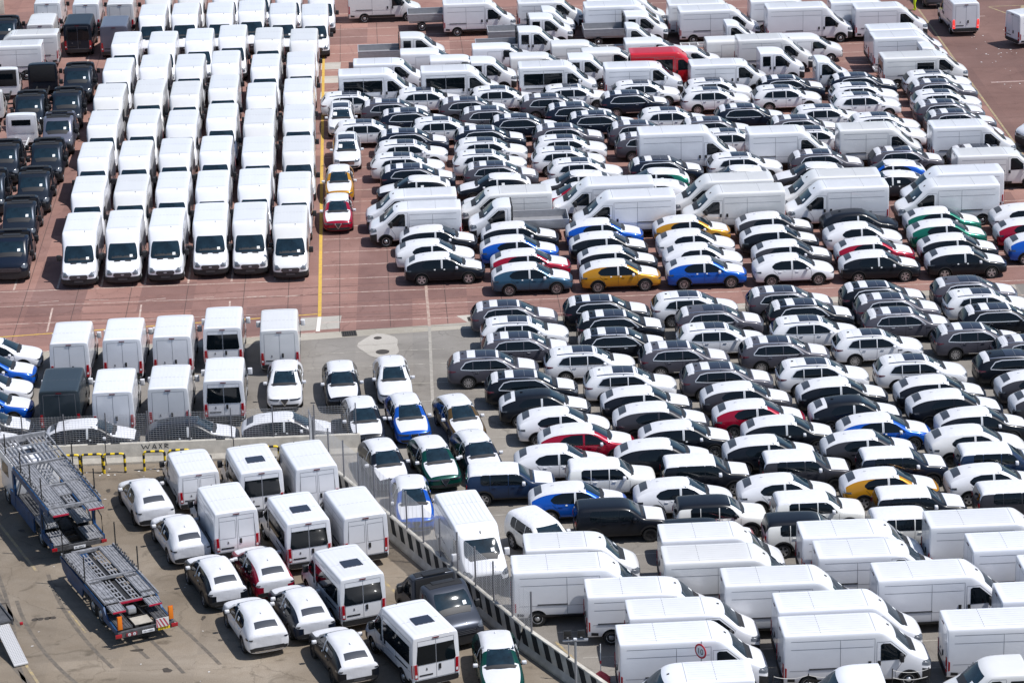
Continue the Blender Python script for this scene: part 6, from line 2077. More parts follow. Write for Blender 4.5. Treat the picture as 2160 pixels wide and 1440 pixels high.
    ('T', 'green', 'film', '', 25.25, 163.53, 3.0, 'col', 'green crossover in white film, seventh from left, second row of coloured car block'),
    ('T', 'red', 'film', '', 30.22, 163.44, 2.6, 'col', 'dark red crossover in white film, eighth from left, second row of coloured car block'),
    ('T', 'red', 'film', '', 1.15, 159.91, 2.5, 'col', 'dark red crossover in white film, first from left, third row of coloured car block'),
    ('T', 'black', 'film', '', 6.08, 160.06, 2.8, 'col', 'black crossover in white film, second from left, third row of coloured car block'),
    ('T', 'white', 'film', '', 10.91, 160.22, 2.3, 'col', 'white crossover in white film, third from left, third row of coloured car block'),
    ('T', 'darkgrey', 'film', '', 15.98, 160.41, 2.4, 'col', 'dark grey crossover in white film, fourth from left, third row of coloured car block'),
    ('T', 'red', 'film', '', 20.69, 160.53, 3.1, 'col', 'dark red crossover in white film, fifth from left, third row of coloured car block'),
    ('T', 'black', 'film', '', 25.48, 160.84, 2.6, 'col', 'black crossover in white film, sixth from left, third row of coloured car block'),
    ('T', 'blue', 'film', '', 30.44, 160.71, 2.6, 'col', 'bright blue crossover in white film, seventh from left, third row of coloured car block'),
    ('T', 'black', 'film', '', -3.70, 159.64, 2.1, 'col', 'black crossover in white film, first from left, fourth row of coloured car block'),
    ('T', 'slate', 'film', '', 1.20, 157.44, 2.5, 'col', 'slate blue crossover in white film, second from left, fourth row of coloured car block'),
    ('T', 'gold', 'film', '', 6.13, 157.65, 2.7, 'col', 'golden yellow crossover in white film, third from left, fourth row of coloured car block'),
    ('T', 'blue', 'film', '', 10.94, 157.78, 2.1, 'col', 'bright blue crossover in white film, fourth from left, fourth row of coloured car block'),
    ('T', 'white', 'film', '', 15.82, 157.93, 2.7, 'col', 'white crossover in white film, fifth from left, fourth row of coloured car block'),
    ('T', 'black', 'film', '', 20.68, 158.11, 2.7, 'col', 'black crossover in white film, sixth from left, fourth row of coloured car block'),
    ('T', 'black', 'film', '', 25.55, 158.40, 2.2, 'col', 'black crossover in white film, seventh from left, fourth row of coloured car block'),
    ('K', 'grey', 'film', '', 0.15, 150.84, 2.7, 'near', 'grey glass-roofed SUV, first from left, first row of near SUV block'),
    ('K', 'black', 'film', '', 5.12, 151.35, 2.6, 'near', 'black glass-roofed SUV, second from left, first row of near SUV block'),
    ('K', 'silverwhite', 'film', '', 9.88, 151.59, 2.8, 'near', 'white glass-roofed SUV, third from left, first row of near SUV block'),
    ('K', 'grey', 'film', '', 15.05, 152.09, 2.5, 'near', 'grey glass-roofed SUV, fourth from left, first row of near SUV block'),
    ('K', 'black', 'film', '', 20.14, 152.53, 2.8, 'near', 'black glass-roofed SUV, fifth from left, first row of near SUV block'),
    ('K', 'grey', 'film', 'n', 25.17, 152.99, 2.8, 'near', 'grey glass-roofed SUV, sixth from left, first row of near SUV block'),
    ('K', 'silverwhite', 'film', '', 0.67, 148.20, 2.1, 'near', 'white glass-roofed SUV, first from left, second row of near SUV block'),
    ('K', 'black', 'film', '', 5.77, 148.83, 2.2, 'near', 'black glass-roofed SUV, second from left, second row of near SUV block'),
    ('K', 'grey', 'film', 'n', 11.05, 149.25, 2.8, 'near', 'grey glass-roofed SUV, third from left, second row of near SUV block'),
    ('K', 'black', 'film', '', 15.94, 149.91, 3.1, 'near', 'black glass-roofed SUV, fourth from left, second row of near SUV block'),
    ('K', 'grey', 'film', '', 20.66, 150.51, 2.4, 'near', 'grey glass-roofed SUV, fifth from left, second row of near SUV block'),
    ('K', 'silverwhite', 'film', '', 25.54, 150.86, 2.6, 'near', 'white glass-roofed SUV, sixth from left, second row of near SUV block'),
    ('K', 'grey', 'film', '', 0.71, 145.74, 2.7, 'near', 'grey glass-roofed SUV, first from left, third row of near SUV block'),
    ('K', 'black', 'film', '', 5.77, 146.04, 2.4, 'near', 'black glass-roofed SUV, second from left, third row of near SUV block'),
    ('K', 'silverwhite', 'film', '', 10.93, 146.41, 2.5, 'near', 'white glass-roofed SUV, third from left, third row of near SUV block'),
    ('K', 'silverwhite', 'film', '', 15.91, 147.17, 2.4, 'near', 'white glass-roofed SUV, fourth from left, third row of near SUV block'),
    ('K', 'grey', 'film', '', 20.84, 148.16, 2.5, 'near', 'grey glass-roofed SUV, fifth from left, third row of near SUV block'),
    ('K', 'black', 'film', '', 26.04, 148.40, 2.7, 'near', 'black glass-roofed SUV, sixth from left, third row of near SUV block'),
    ('K', 'grey', 'film', '', -1.01, 143.01, 2.4, 'near', 'grey glass-roofed SUV, first from left, fourth row of near SUV block'),
    ('K', 'silverwhite', 'film', '', 3.95, 143.30, 2.5, 'near', 'white glass-roofed SUV, second from left, fourth row of near SUV block'),
    ('K', 'grey', 'film', '', 8.82, 143.70, 2.9, 'near', 'grey glass-roofed SUV, third from left, fourth row of near SUV block'),
    ('K', 'grey', 'film', '', 14.02, 144.11, 2.1, 'near', 'grey glass-roofed SUV, fourth from left, fourth row of near SUV block'),
    ('K', 'silverwhite', 'film', '', 18.91, 144.80, 2.7, 'near', 'white glass-roofed SUV, fifth from left, fourth row of near SUV block'),
    ('K', 'grey', 'film', '', 24.19, 145.42, 2.8, 'near', 'grey glass-roofed SUV, sixth from left, fourth row of near SUV block'),
    ('K', 'black', 'film', '', 0.92, 139.95, 2.4, 'near', 'black glass-roofed SUV, first from left, fifth row of near SUV block'),
    ('K', 'silverwhite', 'film', '', 5.88, 140.15, 2.3, 'near', 'white glass-roofed SUV, second from left, fifth row of near SUV block'),
    ('K', 'grey', 'film', '', 10.76, 140.44, 2.9, 'near', 'grey glass-roofed SUV, third from left, fifth row of near SUV block'),
    ('K', 'silverwhite', 'film', '', 15.62, 140.68, 2.3, 'near', 'white glass-roofed SUV, fourth from left, fifth row of near SUV block'),
    ('K', 'silverwhite', 'film', '', 20.59, 140.91, 2.3, 'near', 'white glass-roofed SUV, fifth from left, fifth row of near SUV block'),
    ('K', 'grey', 'film', '', 26.98, 143.41, 2.5, 'near', 'grey glass-roofed SUV, sixth from left, fifth row of near SUV block'),
    ('K', 'black', 'film', 'n', 25.69, 141.22, 2.8, 'near', 'black glass-roofed SUV standing alone in sixth row of near SUV block'),
    ('T', 'black', 'bonnet', 'p', 1.54, 137.43, 2.2, 'cov', 'black crossover with film on bonnet, first from left, first row of film-covered car block'),
    ('T', 'black', 'film', '', 6.57, 137.52, 2.4, 'cov', 'black crossover in white film, second from left, first row of film-covered car block'),
    ('T', 'darkgrey', 'film', '', 11.53, 137.78, 2.4, 'cov', 'dark grey crossover in white film, third from left, first row of film-covered car block'),
    ('T', 'black', 'film', '', 16.32, 138.06, 2.9, 'cov', 'black crossover in white film, fourth from left, first row of film-covered car block'),
    ('T', 'black', 'film', '', 21.18, 138.04, 2.5, 'cov', 'black crossover in white film, fifth from left, first row of film-covered car block'),
    ('T', 'darkgrey', 'film', '', 26.27, 138.42, 3.0, 'cov', 'dark grey crossover in white film, sixth from left, first row of film-covered car block'),
    ('T', 'white', 'film', '', 2.40, 134.91, 2.3, 'cov', 'white crossover in white film, first from left, second row of film-covered car block'),
    ('S', 'darkgrey', 'film', '', 7.16, 135.11, 2.4, 'cov', 'dark grey sloping crossover in white film, second from left, second row of film-covered car block'),
    ('T', 'red', 'film', '', 11.95, 135.31, 2.8, 'cov', 'dark red crossover in white film, third from left, second row of film-covered car block'),
    ('T', 'black', 'bonnet', 'p', 16.67, 135.49, 3.0, 'cov', 'black crossover with film on bonnet, fourth from left, second row of film-covered car block'),
    ('S', 'black', 'film', '', 21.58, 135.89, 2.6, 'cov', 'black sloping crossover in white film, fifth from left, second row of film-covered car block'),
    ('T', 'darkgrey', 'film', '', 26.56, 135.93, 2.3, 'cov', 'dark grey crossover in white film, sixth from left, second row of film-covered car block'),
    ('S', 'red', 'film', '', 3.45, 132.50, 2.2, 'cov', 'dark red sloping crossover in white film, first from left, third row of film-covered car block'),
    ('T', 'black', 'film', '', 8.21, 132.74, 2.6, 'cov', 'black crossover in white film, second from left, third row of film-covered car block'),
    ('T', 'black', 'film', '', 13.17, 133.06, 2.3, 'cov', 'black crossover in white film, third from left, third row of film-covered car block'),
    ('T', 'blue', 'film', '', 17.77, 133.08, 2.9, 'cov', 'bright blue crossover in white film, fourth from left, third row of film-covered car block'),
    ('T', 'black', 'film', '', 22.57, 133.55, 2.9, 'cov', 'black crossover in white film, fifth from left, third row of film-covered car block'),
    ('T', 'white', 'film', '', 2.21, 130.04, 2.3, 'cov', 'white crossover in white film, first from left, fourth row of film-covered car block'),
    ('S', 'black', 'film', '', 7.04, 130.29, 2.4, 'cov', 'black sloping crossover in white film, second from left, fourth row of film-covered car block'),
    ('T', 'black', 'film', '', 12.09, 130.56, 2.9, 'cov', 'black crossover in white film, third from left, fourth row of film-covered car block'),
    ('T', 'darkgrey', 'film', '', 16.77, 130.85, 2.7, 'cov', 'dark grey crossover in white film, fourth from left, fourth row of film-covered car block'),
    ('S', 'pearl', 'film', '', 21.87, 131.08, 2.9, 'cov', 'pearl white sloping crossover in white film, fifth from left, fourth row of film-covered car block'),
    ('T', 'blue', 'film', '', 2.83, 125.37, 2.4, 'cov', 'bright blue crossover in white film, first from left, fifth row of film-covered car block'),
    ('T', 'white', 'film', '', 7.64, 125.55, 2.2, 'cov', 'white crossover in white film, second from left, fifth row of film-covered car block'),
    ('T', 'white', 'film', '', 12.39, 125.75, 2.4, 'cov', 'white crossover in white film, third from left, fifth row of film-covered car block'),
    ('T', 'gold', 'film', '', 17.16, 126.16, 2.9, 'cov', 'golden yellow crossover in white film, fourth from left, fifth row of film-covered car block'),
    ('T', 'white', 'film', '', 22.00, 126.33, 2.4, 'cov', 'white crossover in white film, fifth from left, fifth row of film-covered car block'),
    ('R', 'navy', 'cover', '', -0.24, 127.60, 2.4, 'box', 'navy blue boxy SUV under white cover, first from left, first row of boxy SUV group'),
    ('R', 'cream', 'cover', '', 4.42, 127.92, 2.5, 'box', 'off-white boxy SUV under white cover, second from left, first row of boxy SUV group'),
    ('R', 'black', 'cover', '', 8.85, 128.07, 2.5, 'box', 'black boxy SUV under white cover, third from left, first row of boxy SUV group'),
    ('R', 'darkgrey', 'cover', '', 13.50, 128.31, 2.5, 'box', 'dark grey boxy SUV under white cover, fourth from left, first row of boxy SUV group'),
    ('R', 'navyblack', 'cover', '', 18.03, 128.43, 3.0, 'box', 'blue-black boxy SUV under white cover, fifth from left, first row of boxy SUV group'),
    ('R', 'navy', 'cover', '', 22.65, 128.65, 2.3, 'box', 'navy blue boxy SUV under white cover, sixth from left, first row of boxy SUV group'),
    ('R', 'cream', 'cover', '', 1.14, 121.12, -62.5, 'box', 'off-white boxy SUV under white cover, first from left, second row of boxy SUV group'),
    ('R', 'black', 'blackroof', '', 4.65, 123.03, 3.0, 'box', 'black boxy SUV with black roof, second from left, second row of boxy SUV group'),
    ('R', 'cream', 'blackroof', '', 9.15, 123.13, 3.0, 'box', 'off-white boxy SUV with black roof, third from left, second row of boxy SUV group'),
    ('R', 'cream', 'cover', '', 13.57, 123.39, 3.1, 'box', 'off-white boxy SUV under white cover, fourth from left, second row of boxy SUV group'),
    ('R', 'black', 'cover', '', 18.19, 123.67, 2.5, 'box', 'black boxy SUV under white cover, fifth from left, second row of boxy SUV group'),
    ('R', 'darkgrey', 'cover', '', 22.80, 123.97, 3.1, 'box', 'dark grey boxy SUV under white cover, sixth from left, second row of boxy SUV group'),
    ('R', 'red', 'blackroof', '', 8.43, 120.50, 3.0, 'box', 'dark red boxy SUV with black roof, first from left, third row of boxy SUV group'),
    ('R', 'cream', 'blackroof', '', 12.96, 120.96, 2.3, 'box', 'off-white boxy SUV with black roof, second from left, third row of boxy SUV group'),
    ('R', 'cream', 'cover', '', 17.63, 121.27, 2.8, 'box', 'off-white boxy SUV under white cover, third from left, third row of boxy SUV group'),
    ('D1', 'white', 'film', '', 2.76, 117.67, 2.9, 'van', 'white short low van, first from left, first row of bottom right van block'),
    ('D2', 'white', 'film', '', 8.82, 117.73, 2.8, 'van', 'white high-roof van, second from left, first row of bottom right van block'),
    ('D31', 'white', 'film', '', 14.90, 118.26, 2.6, 'van', 'white low-roof van, third from left, first row of bottom right van block'),
    ('D3', 'white', 'film', '', 20.70, 118.46, 2.4, 'van', 'white long high-roof van, fourth from left, first row of bottom right van block'),
    ('D3', 'white', 'film', '', 2.73, 114.78, 2.4, 'van', 'white long high-roof van, first from left, second row of bottom right van block'),
    ('D3', 'white', 'film', '', 9.11, 115.37, 2.3, 'van', 'white long high-roof van, second from left, second row of bottom right van block'),
    ('D31', 'white', 'film', '', 15.36, 116.13, 2.2, 'van', 'white low-roof van, third from left, second row of bottom right van block'),
    ('D3', 'white', 'film', '', 22.14, 115.95, 2.7, 'van', 'white long high-roof van, fourth from left, second row of bottom right van block'),
    ('D31', 'white', 'film', '', 5.48, 112.78, 2.4, 'van', 'white low-roof van, first from left, third row of bottom right van block'),
    ('D31', 'white', 'film', '', 7.10, 110.64, 2.9, 'van', 'white low-roof van, second from left, third row of bottom right van block'),
    ('D3', 'white', 'film', '', 11.46, 112.95, 2.1, 'van', 'white long high-roof van, third from left, third row of bottom right van block'),
    ('D3', 'white', 'film', '', 17.78, 113.17, 3.0, 'van', 'white long high-roof van, fourth from left, third row of bottom right van block'),
    ('D3', 'white', 'film', '', 23.95, 113.57, 2.8, 'van', 'white long high-roof van, fifth from left, third row of bottom right van block'),
    ('D3', 'white', 'film', '', 6.88, 107.72, 3.0, 'van', 'white long high-roof van, first from left, fourth row of bottom right van block'),
    ('D3', 'white', 'film', '', 13.41, 110.39, 3.0, 'van', 'white long high-roof van, second from left, fourth row of bottom right van block'),
    ('D3', 'white', 'film', '', 22.53, 110.84, 3.0, 'van', 'white long high-roof van, third from left, fourth row of bottom right van block'),
    ('D3', 'white', 'film', '', 13.43, 108.09, 2.7, 'van', 'white long high-roof van, first from left, fifth row of bottom right van block'),
    ('D3', 'white', 'film', '', 19.98, 108.30, 2.1, 'van', 'white long high-roof van, second from left, fifth row of bottom right van block'),
    ('D1', 'white', 'film', '', 6.57, 104.57, 182.8, 'edge', 'white van facing left at bottom edge, before the speed sign'),
    ('XW', 'white', 'film', '', 13.64, 104.04, 182.3, 'edge', 'white crew cab facing left at bottom edge, behind rope posts'),
    ('XW', 'white', 'film', '', 19.27, 104.55, 182.4, 'edge', 'white crew cab facing left at bottom right edge'),
    ('D3', 'white', 'film', '', 9.09, 217.58, 2.8, 'yard', 'white long high-roof van, first from left, first row of far truck yard'),
    ('D2', 'white', 'film', '', 20.85, 215.96, 2.6, 'yard', 'white high-roof van, second from left, first row of far truck yard'),
    ('D2', 'white', 'film', '', 26.67, 215.03, 2.5, 'yard', 'white high-roof van, third from left, first row of far truck yard'),
    ('FM', 'white', 'film', '', -9.11, 222.45, 3.0, 'yard', 'white panel van, first from left, second row of far truck yard'),
    ('D1', 'white', 'film', '', 3.48, 218.37, 2.7, 'yard', 'white short low van, second from left, second row of far truck yard'),
    ('D3', 'white', 'film', '', 8.88, 215.45, 2.4, 'yard', 'white long high-roof van, third from left, second row of far truck yard'),
    ('D3', 'white', 'film', '', 15.07, 215.51, 2.4, 'yard', 'white long high-roof van, fourth from left, second row of far truck yard'),
    ('XK', 'white', 'film', '', -4.13, 219.41, 3.0, 'yard', 'white crew-cab dropside truck, first from left, third row of far truck yard'),
    ('D2', 'white', 'film', '', -1.86, 217.41, 2.6, 'yard', 'white high-roof van, second from left, third row of far truck yard'),
    ('D3', 'white', 'film', '', 15.74, 213.40, 2.9, 'yard', 'white long high-roof van, third from left, third row of far truck yard'),
    ('D4', 'white', 'film', '', 22.25, 212.65, 2.5, 'yard', 'white very tall van, fourth from left, third row of far truck yard'),
    ('D2', 'white', 'film', '', 28.25, 212.97, 2.3, 'yard', 'white high-roof van, fifth from left, third row of far truck yard'),
    ('XC', 'white', 'film', '', 2.38, 215.49, 2.6, 'yard', 'white chassis cab, first from left, fourth row of far truck yard'),
    ('XK', 'white', 'film', '', 1.90, 213.34, 2.9, 'yard', 'white crew-cab dropside truck, second from left, fourth row of far truck yard'),
    ('XK', 'white', 'film', '', 8.91, 213.33, 2.3, 'yard', 'white crew-cab dropside truck, third from left, fourth row of far truck yard'),
    ('XC', 'white', 'film', '', 15.51, 209.92, 2.9, 'yard', 'white chassis cab, fourth from left, fourth row of far truck yard'),
    ('D2', 'white', 'film', '', 28.42, 206.42, 3.0, 'yard', 'white high-roof van, fifth from left, fourth row of far truck yard'),
    ('XK', 'white', 'film', '', -7.41, 208.49, 2.9, 'yard', 'white crew-cab dropside truck, first from left, fifth row of far truck yard'),
    ('XK', 'white', 'film', '', 1.04, 209.41, 2.9, 'yard', 'white crew-cab dropside truck, second from left, fifth row of far truck yard'),
    ('XC', 'white', 'film', '', 8.32, 209.74, 2.1, 'yard', 'white chassis cab, third from left, fifth row of far truck yard'),
    ('ML', 'white', 'film', '', 21.58, 206.91, 2.7, 'yard', 'white mid-size van, fourth from left, fifth row of far truck yard'),
    ('D2', 'white', 'film', '', 28.47, 204.03, 3.0, 'yard', 'white high-roof van, fifth from left, fifth row of far truck yard'),
    ('M', 'white', 'film', '', -5.25, 205.62, 2.1, 'yard', 'white small van, first from left, sixth row of far truck yard'),
    ('M', 'white', 'film', '', -0.16, 206.65, 2.4, 'yard', 'white small van, second from left, sixth row of far truck yard'),
    ('M', 'white', 'film', '', 5.46, 206.94, 2.4, 'yard', 'white small van, third from left, sixth row of far truck yard'),
    ('M', 'white', 'film', '', 10.71, 207.19, 2.6, 'yard', 'white small van, fourth from left, sixth row of far truck yard'),
    ('M', 'white', 'film', '', 16.47, 206.99, 2.5, 'yard', 'white small van, fifth from left, sixth row of far truck yard'),
    ('D2', 'white', 'film', '', 18.99, 204.36, 2.6, 'yard', 'white high-roof van, sixth from left, sixth row of far truck yard'),
    ('XC', 'white', 'film', '', 28.49, 201.91, 2.9, 'yard', 'white chassis cab, seventh from left, sixth row of far truck yard'),
    ('M', 'white', 'film', '', -3.11, 203.52, 2.1, 'yard', 'white small van, first from left, seventh row of far truck yard'),
    ('M', 'white', 'film', '', 2.51, 203.68, 2.2, 'yard', 'white small van, second from left, seventh row of far truck yard'),
    ('M', 'white', 'film', '', 7.60, 204.61, 2.2, 'yard', 'white small van, third from left, seventh row of far truck yard'),
    ('DCH', 'brightred', 'film', '', 11.32, 201.21, 2.2, 'yard', 'bright red combi van, fourth from left, seventh row of far truck yard'),
    ('M', 'white', 'film', '', 13.04, 204.45, 2.2, 'yard', 'white small van, fifth from left, seventh row of far truck yard'),
    ('XW', 'white', 'film', '', 18.00, 201.56, 3.1, 'yard', 'white crew-cab truck, sixth from left, seventh row of far truck yard'),
    ('DC', 'white', 'film', '', 28.85, 199.43, 3.0, 'yard', 'white combi van, seventh from left, seventh row of far truck yard'),
    ('D1', 'white', 'film', '', -8.08, 201.14, 2.2, 'yard', 'white short low van, first from left, eighth row of far truck yard'),
    ('XW', 'white', 'film', '', -2.03, 200.94, 2.6, 'yard', 'white crew-cab truck, second from left, eighth row of far truck yard'),
    ('XW', 'white', 'film', '', 4.75, 201.20, 2.4, 'yard', 'white crew-cab truck, third from left, eighth row of far truck yard'),
    ('D31', 'white', 'film', 'w', 9.44, 198.49, 2.4, 'yard', 'white low-roof van, fourth from left, eighth row of far truck yard'),
    ('D31', 'white', 'film', '', 15.32, 198.69, 2.5, 'yard', 'white low-roof van, fifth from left, eighth row of far truck yard'),
    ('XC', 'white', 'film', '', 20.89, 198.91, 2.7, 'yard', 'white chassis cab, sixth from left, eighth row of far truck yard'),
    ('DB', 'white', 'film', '', -8.70, 197.37, 2.7, 'yard', 'white minibus, first from left, ninth row of far truck yard'),
    ('DB', 'white', 'film', '', -3.10, 197.71, 2.5, 'yard', 'white minibus, second from left, ninth row of far truck yard'),
    ('DB', 'white', 'film', 'w', 3.57, 198.22, 2.3, 'yard', 'white minibus, third from left, ninth row of far truck yard'),
    ('D2', 'white', 'film', '', 39.16, 210.45, 21.8, 'road', 'white van driving in at top right edge, rear to the left'),
    ('D2', 'white', 'film', '', 35.37, 183.97, 199.6, 'road', 'white van nosing in at right edge, facing left'),
    ('FH', 'white', 'film', '', -24.52, 162.46, -87.3, 'lv', 'white high-roof van, first from left, first row from front of left van block'),
    ('FH', 'white', 'film', '', -25.00, 169.92, -87.2, 'lv', 'white high-roof van, first from left, second row from front of left van block'),
    ('FH', 'white', 'film', '', -25.59, 177.40, -87.5, 'lv', 'white high-roof van, first from left, third row from front of left van block'),
    ('FH', 'white', 'film', '', -25.94, 184.89, -87.8, 'lv', 'white high-roof van, first from left, fourth row from front of left van block'),
    ('FH', 'white', 'film', '', -26.37, 191.72, -87.7, 'lv', 'white high-roof van, first from left, fifth row from front of left van block'),
    ('FH', 'white', 'film', '', -26.62, 198.72, -87.5, 'lv', 'white high-roof van, first from left, sixth row from front of left van block'),
    ('FH', 'white', 'film', '', -26.93, 206.24, -87.3, 'lv', 'white high-roof van, first from left, seventh row from front of left van block'),
    ('FH', 'white', 'film', '', -25.90, 214.66, -87.1, 'lv', 'white high-roof van, first from left, eighth row from front of left van block'),
    ('FH', 'white', 'film', '', -26.17, 221.59, -87.5, 'lv', 'white high-roof van, first from left, ninth row from front of left van block'),
    ('FH', 'white', 'film', '', -22.08, 162.73, -87.1, 'lv', 'white high-roof van, second from left, first row from front of left van block'),
    ('FH', 'white', 'film', '', -22.47, 170.00, -87.3, 'lv', 'white high-roof van, second from left, second row from front of left van block'),
    ('FH', 'white', 'film', '', -23.06, 177.50, -87.5, 'lv', 'white high-roof van, second from left, third row from front of left van block'),
    ('FH', 'white', 'film', '', -23.39, 184.95, -87.5, 'lv', 'white high-roof van, second from left, fourth row from front of left van block'),
    ('FH', 'white', 'film', '', -23.79, 192.54, -87.4, 'lv', 'white high-roof van, second from left, fifth row from front of left van block'),
    ('FH', 'white', 'film', '', -24.17, 199.37, -87.2, 'lv', 'white high-roof van, second from left, sixth row from front of left van block'),
    ('FH', 'white', 'film', '', -24.30, 206.11, -87.5, 'lv', 'white high-roof van, second from left, seventh row from front of left van block'),
    ('FH', 'white', 'film', '', -23.51, 214.79, -87.2, 'lv', 'white high-roof van, second from left, eighth row from front of left van block'),
    ('FH', 'white', 'film', '', -23.70, 221.72, -87.4, 'lv', 'white high-roof van, second from left, ninth row from front of left van block'),
    ('FH', 'white', 'film', '', -19.65, 162.94, -87.7, 'lv', 'white high-roof van, third from left, first row from front of left van block'),
    ('FH', 'white', 'film', '', -20.03, 170.37, -87.4, 'lv', 'white high-roof van, third from left, second row from front of left van block'),
    ('FH', 'white', 'film', '', -20.61, 177.83, -87.2, 'lv', 'white high-roof van, third from left, third row from front of left van block'),
    ('FH', 'white', 'film', '', -20.83, 184.51, -87.8, 'lv', 'white high-roof van, third from left, fourth row from front of left van block'),
    ('FH', 'white', 'film', '', -21.32, 191.87, -87.5, 'lv', 'white high-roof van, third from left, fifth row from front of left van block'),
    ('FH', 'white', 'film', '', -21.72, 199.26, -87.5, 'lv', 'white high-roof van, third from left, sixth row from front of left van block'),
    ('FH', 'white', 'film', '', -21.74, 206.71, -87.0, 'lv', 'white high-roof van, third from left, seventh row from front of left van block'),
    ('FH', 'white', 'film', '', -20.94, 214.75, -87.0, 'lv', 'white high-roof van, third from left, eighth row from front of left van block'),
    ('FH', 'white', 'film', '', -21.08, 221.68, -87.5, 'lv', 'white high-roof van, third from left, ninth row from front of left van block'),
    ('FH', 'white', 'film', '', -17.20, 163.73, -87.0, 'lv', 'white high-roof van, fourth from left, first row from front of left van block'),
    ('FH', 'white', 'film', '', -17.66, 170.44, -87.1, 'lv', 'white high-roof van, fourth from left, second row from front of left van block'),
    ('FH', 'white', 'film', '', -18.12, 178.15, -87.6, 'lv', 'white high-roof van, fourth from left, third row from front of left van block'),
    ('FH', 'white', 'film', '', -18.39, 185.90, -87.4, 'lv', 'white high-roof van, fourth from left, fourth row from front of left van block'),
    ('FH', 'white', 'film', '', -18.90, 193.33, -87.8, 'lv', 'white high-roof van, fourth from left, fifth row from front of left van block'),
    ('FH', 'white', 'film', '', -19.32, 200.00, -87.1, 'lv', 'white high-roof van, fourth from left, sixth row from front of left van block'),
    ('FH', 'white', 'film', '', -19.43, 207.55, -87.2, 'lv', 'white high-roof van, fourth from left, seventh row from front of left van block'),
    ('FH', 'white', 'film', '', -18.65, 215.27, -87.0, 'lv', 'white high-roof van, fourth from left, eighth row from front of left van block'),
    ('FH', 'white', 'film', '', -18.69, 222.24, -87.1, 'lv', 'white high-roof van, fourth from left, ninth row from front of left van block'),
    ('FH', 'white', 'film', '', -14.92, 163.68, -87.2, 'lv', 'white high-roof van, fifth from left, first row from front of left van block'),
    ('FH', 'white', 'film', '', -15.16, 170.63, -87.2, 'lv', 'white high-roof van, fifth from left, second row from front of left van block'),
    ('FH', 'white', 'film', '', -15.47, 177.70, -87.3, 'lv', 'white high-roof van, fifth from left, third row from front of left van block'),
    ('FH', 'white', 'film', '', -15.87, 184.26, -87.8, 'lv', 'white high-roof van, fifth from left, fourth row from front of left van block'),
    ('FH', 'white', 'film', '', -16.20, 191.01, -87.3, 'lv', 'white high-roof van, fifth from left, fifth row from front of left van block'),
    ('FH', 'white', 'film', '', -16.48, 198.74, -87.9, 'lv', 'white high-roof van, fifth from left, sixth row from front of left van block'),
    ('FH', 'white', 'film', '', -16.81, 206.49, -87.8, 'lv', 'white high-roof van, fifth from left, seventh row from front of left van block'),
    ('FH', 'white', 'film', '', -16.26, 214.10, -87.1, 'lv', 'white high-roof van, fifth from left, eighth row from front of left van block'),
    ('FH', 'white', 'film', '', -16.26, 220.99, -87.9, 'lv', 'white high-roof van, fifth from left, ninth row from front of left van block'),
    ('FH', 'white', 'film', '', -12.55, 162.87, -87.8, 'lv', 'white high-roof van, sixth from left, first row from front of left van block'),
    ('FH', 'white', 'film', '', -12.73, 169.74, -87.8, 'lv', 'white high-roof van, sixth from left, second row from front of left van block'),
    ('FH', 'white', 'film', '', -12.96, 177.69, -87.0, 'lv', 'white high-roof van, sixth from left, third row from front of left van block'),
    ('FH', 'white', 'film', '', -13.40, 185.20, -87.7, 'lv', 'white high-roof van, sixth from left, fourth row from front of left van block'),
    ('FH', 'white', 'film', '', -13.80, 191.90, -87.9, 'lv', 'white high-roof van, sixth from left, fifth row from front of left van block'),
    ('FH', 'white', 'film', '', -14.06, 199.17, -87.1, 'lv', 'white high-roof van, sixth from left, sixth row from front of left van block'),
    ('FH', 'white', 'film', '', -14.25, 205.94, -87.8, 'lv', 'white high-roof van, sixth from left, seventh row from front of left van block'),
    ('FH', 'white', 'film', '', -13.87, 213.54, -87.1, 'lv', 'white high-roof van, sixth from left, eighth row from front of left van block'),
    ('FH', 'white', 'film', '', -13.78, 220.41, -87.2, 'lv', 'white high-roof van, sixth from left, ninth row from front of left van block'),
    ('D2', 'white', 'film', '', -34.58, 222.68, 92.9, 'back', 'white high-roof van, first from left, first row of vans at top left'),
    ('D2', 'white', 'film', '', -31.60, 222.06, 93.1, 'back', 'white high-roof van, second from left, first row of vans at top left'),
    ('D2', 'white', 'film', '', -28.98, 221.79, 92.7, 'back', 'white high-roof van, third from left, first row of vans at top left'),
    ('D31', 'white', 'film', '', -34.31, 216.91, 92.9, 'back', 'white low-roof van, first from left, second row of vans at top left'),
    ('DG', 'steel', 'film', '', -31.37, 215.60, 92.1, 'back', 'dark grey van with rear windows, second from left, second row of vans at top left'),
    ('D2', 'lilac', 'film', '', -28.62, 214.70, 92.9, 'back', 'metallic grey high-roof van, third from left, second row of vans at top left'),
    ('FM', 'white', 'film', '', -35.09, 210.76, 182.6, 'back', 'white van facing left at top left edge, farther of two'),
    ('FM', 'white', 'film', '', -35.80, 207.56, 182.8, 'back', 'white van facing left at top left edge, nearer of two'),
    ('PP', 'steel', 'film', 'k', -37.10, 216.62, -87.8, 'pair', 'dark grey back-to-back cabs standing alone in first row of dark cab block'),
    ('XC', 'white', 'film', 'k', -34.87, 200.88, 92.8, 'pair', 'white chassis cab, first from left, second row of dark cab block'),
    ('XD', 'steel', 'film', 'k', -32.35, 201.96, 93.0, 'pair', 'dark grey chassis cab with black back, second from left, second row of dark cab block'),
    ('PP', 'steel', 'film', 'k', -29.71, 202.03, -87.8, 'pair', 'dark grey back-to-back cabs, third from left, second row of dark cab block'),
    ('XC', 'white', 'film', '', -35.04, 194.90, 92.4, 'pair', 'white chassis cab, first from left, third row of dark cab block'),
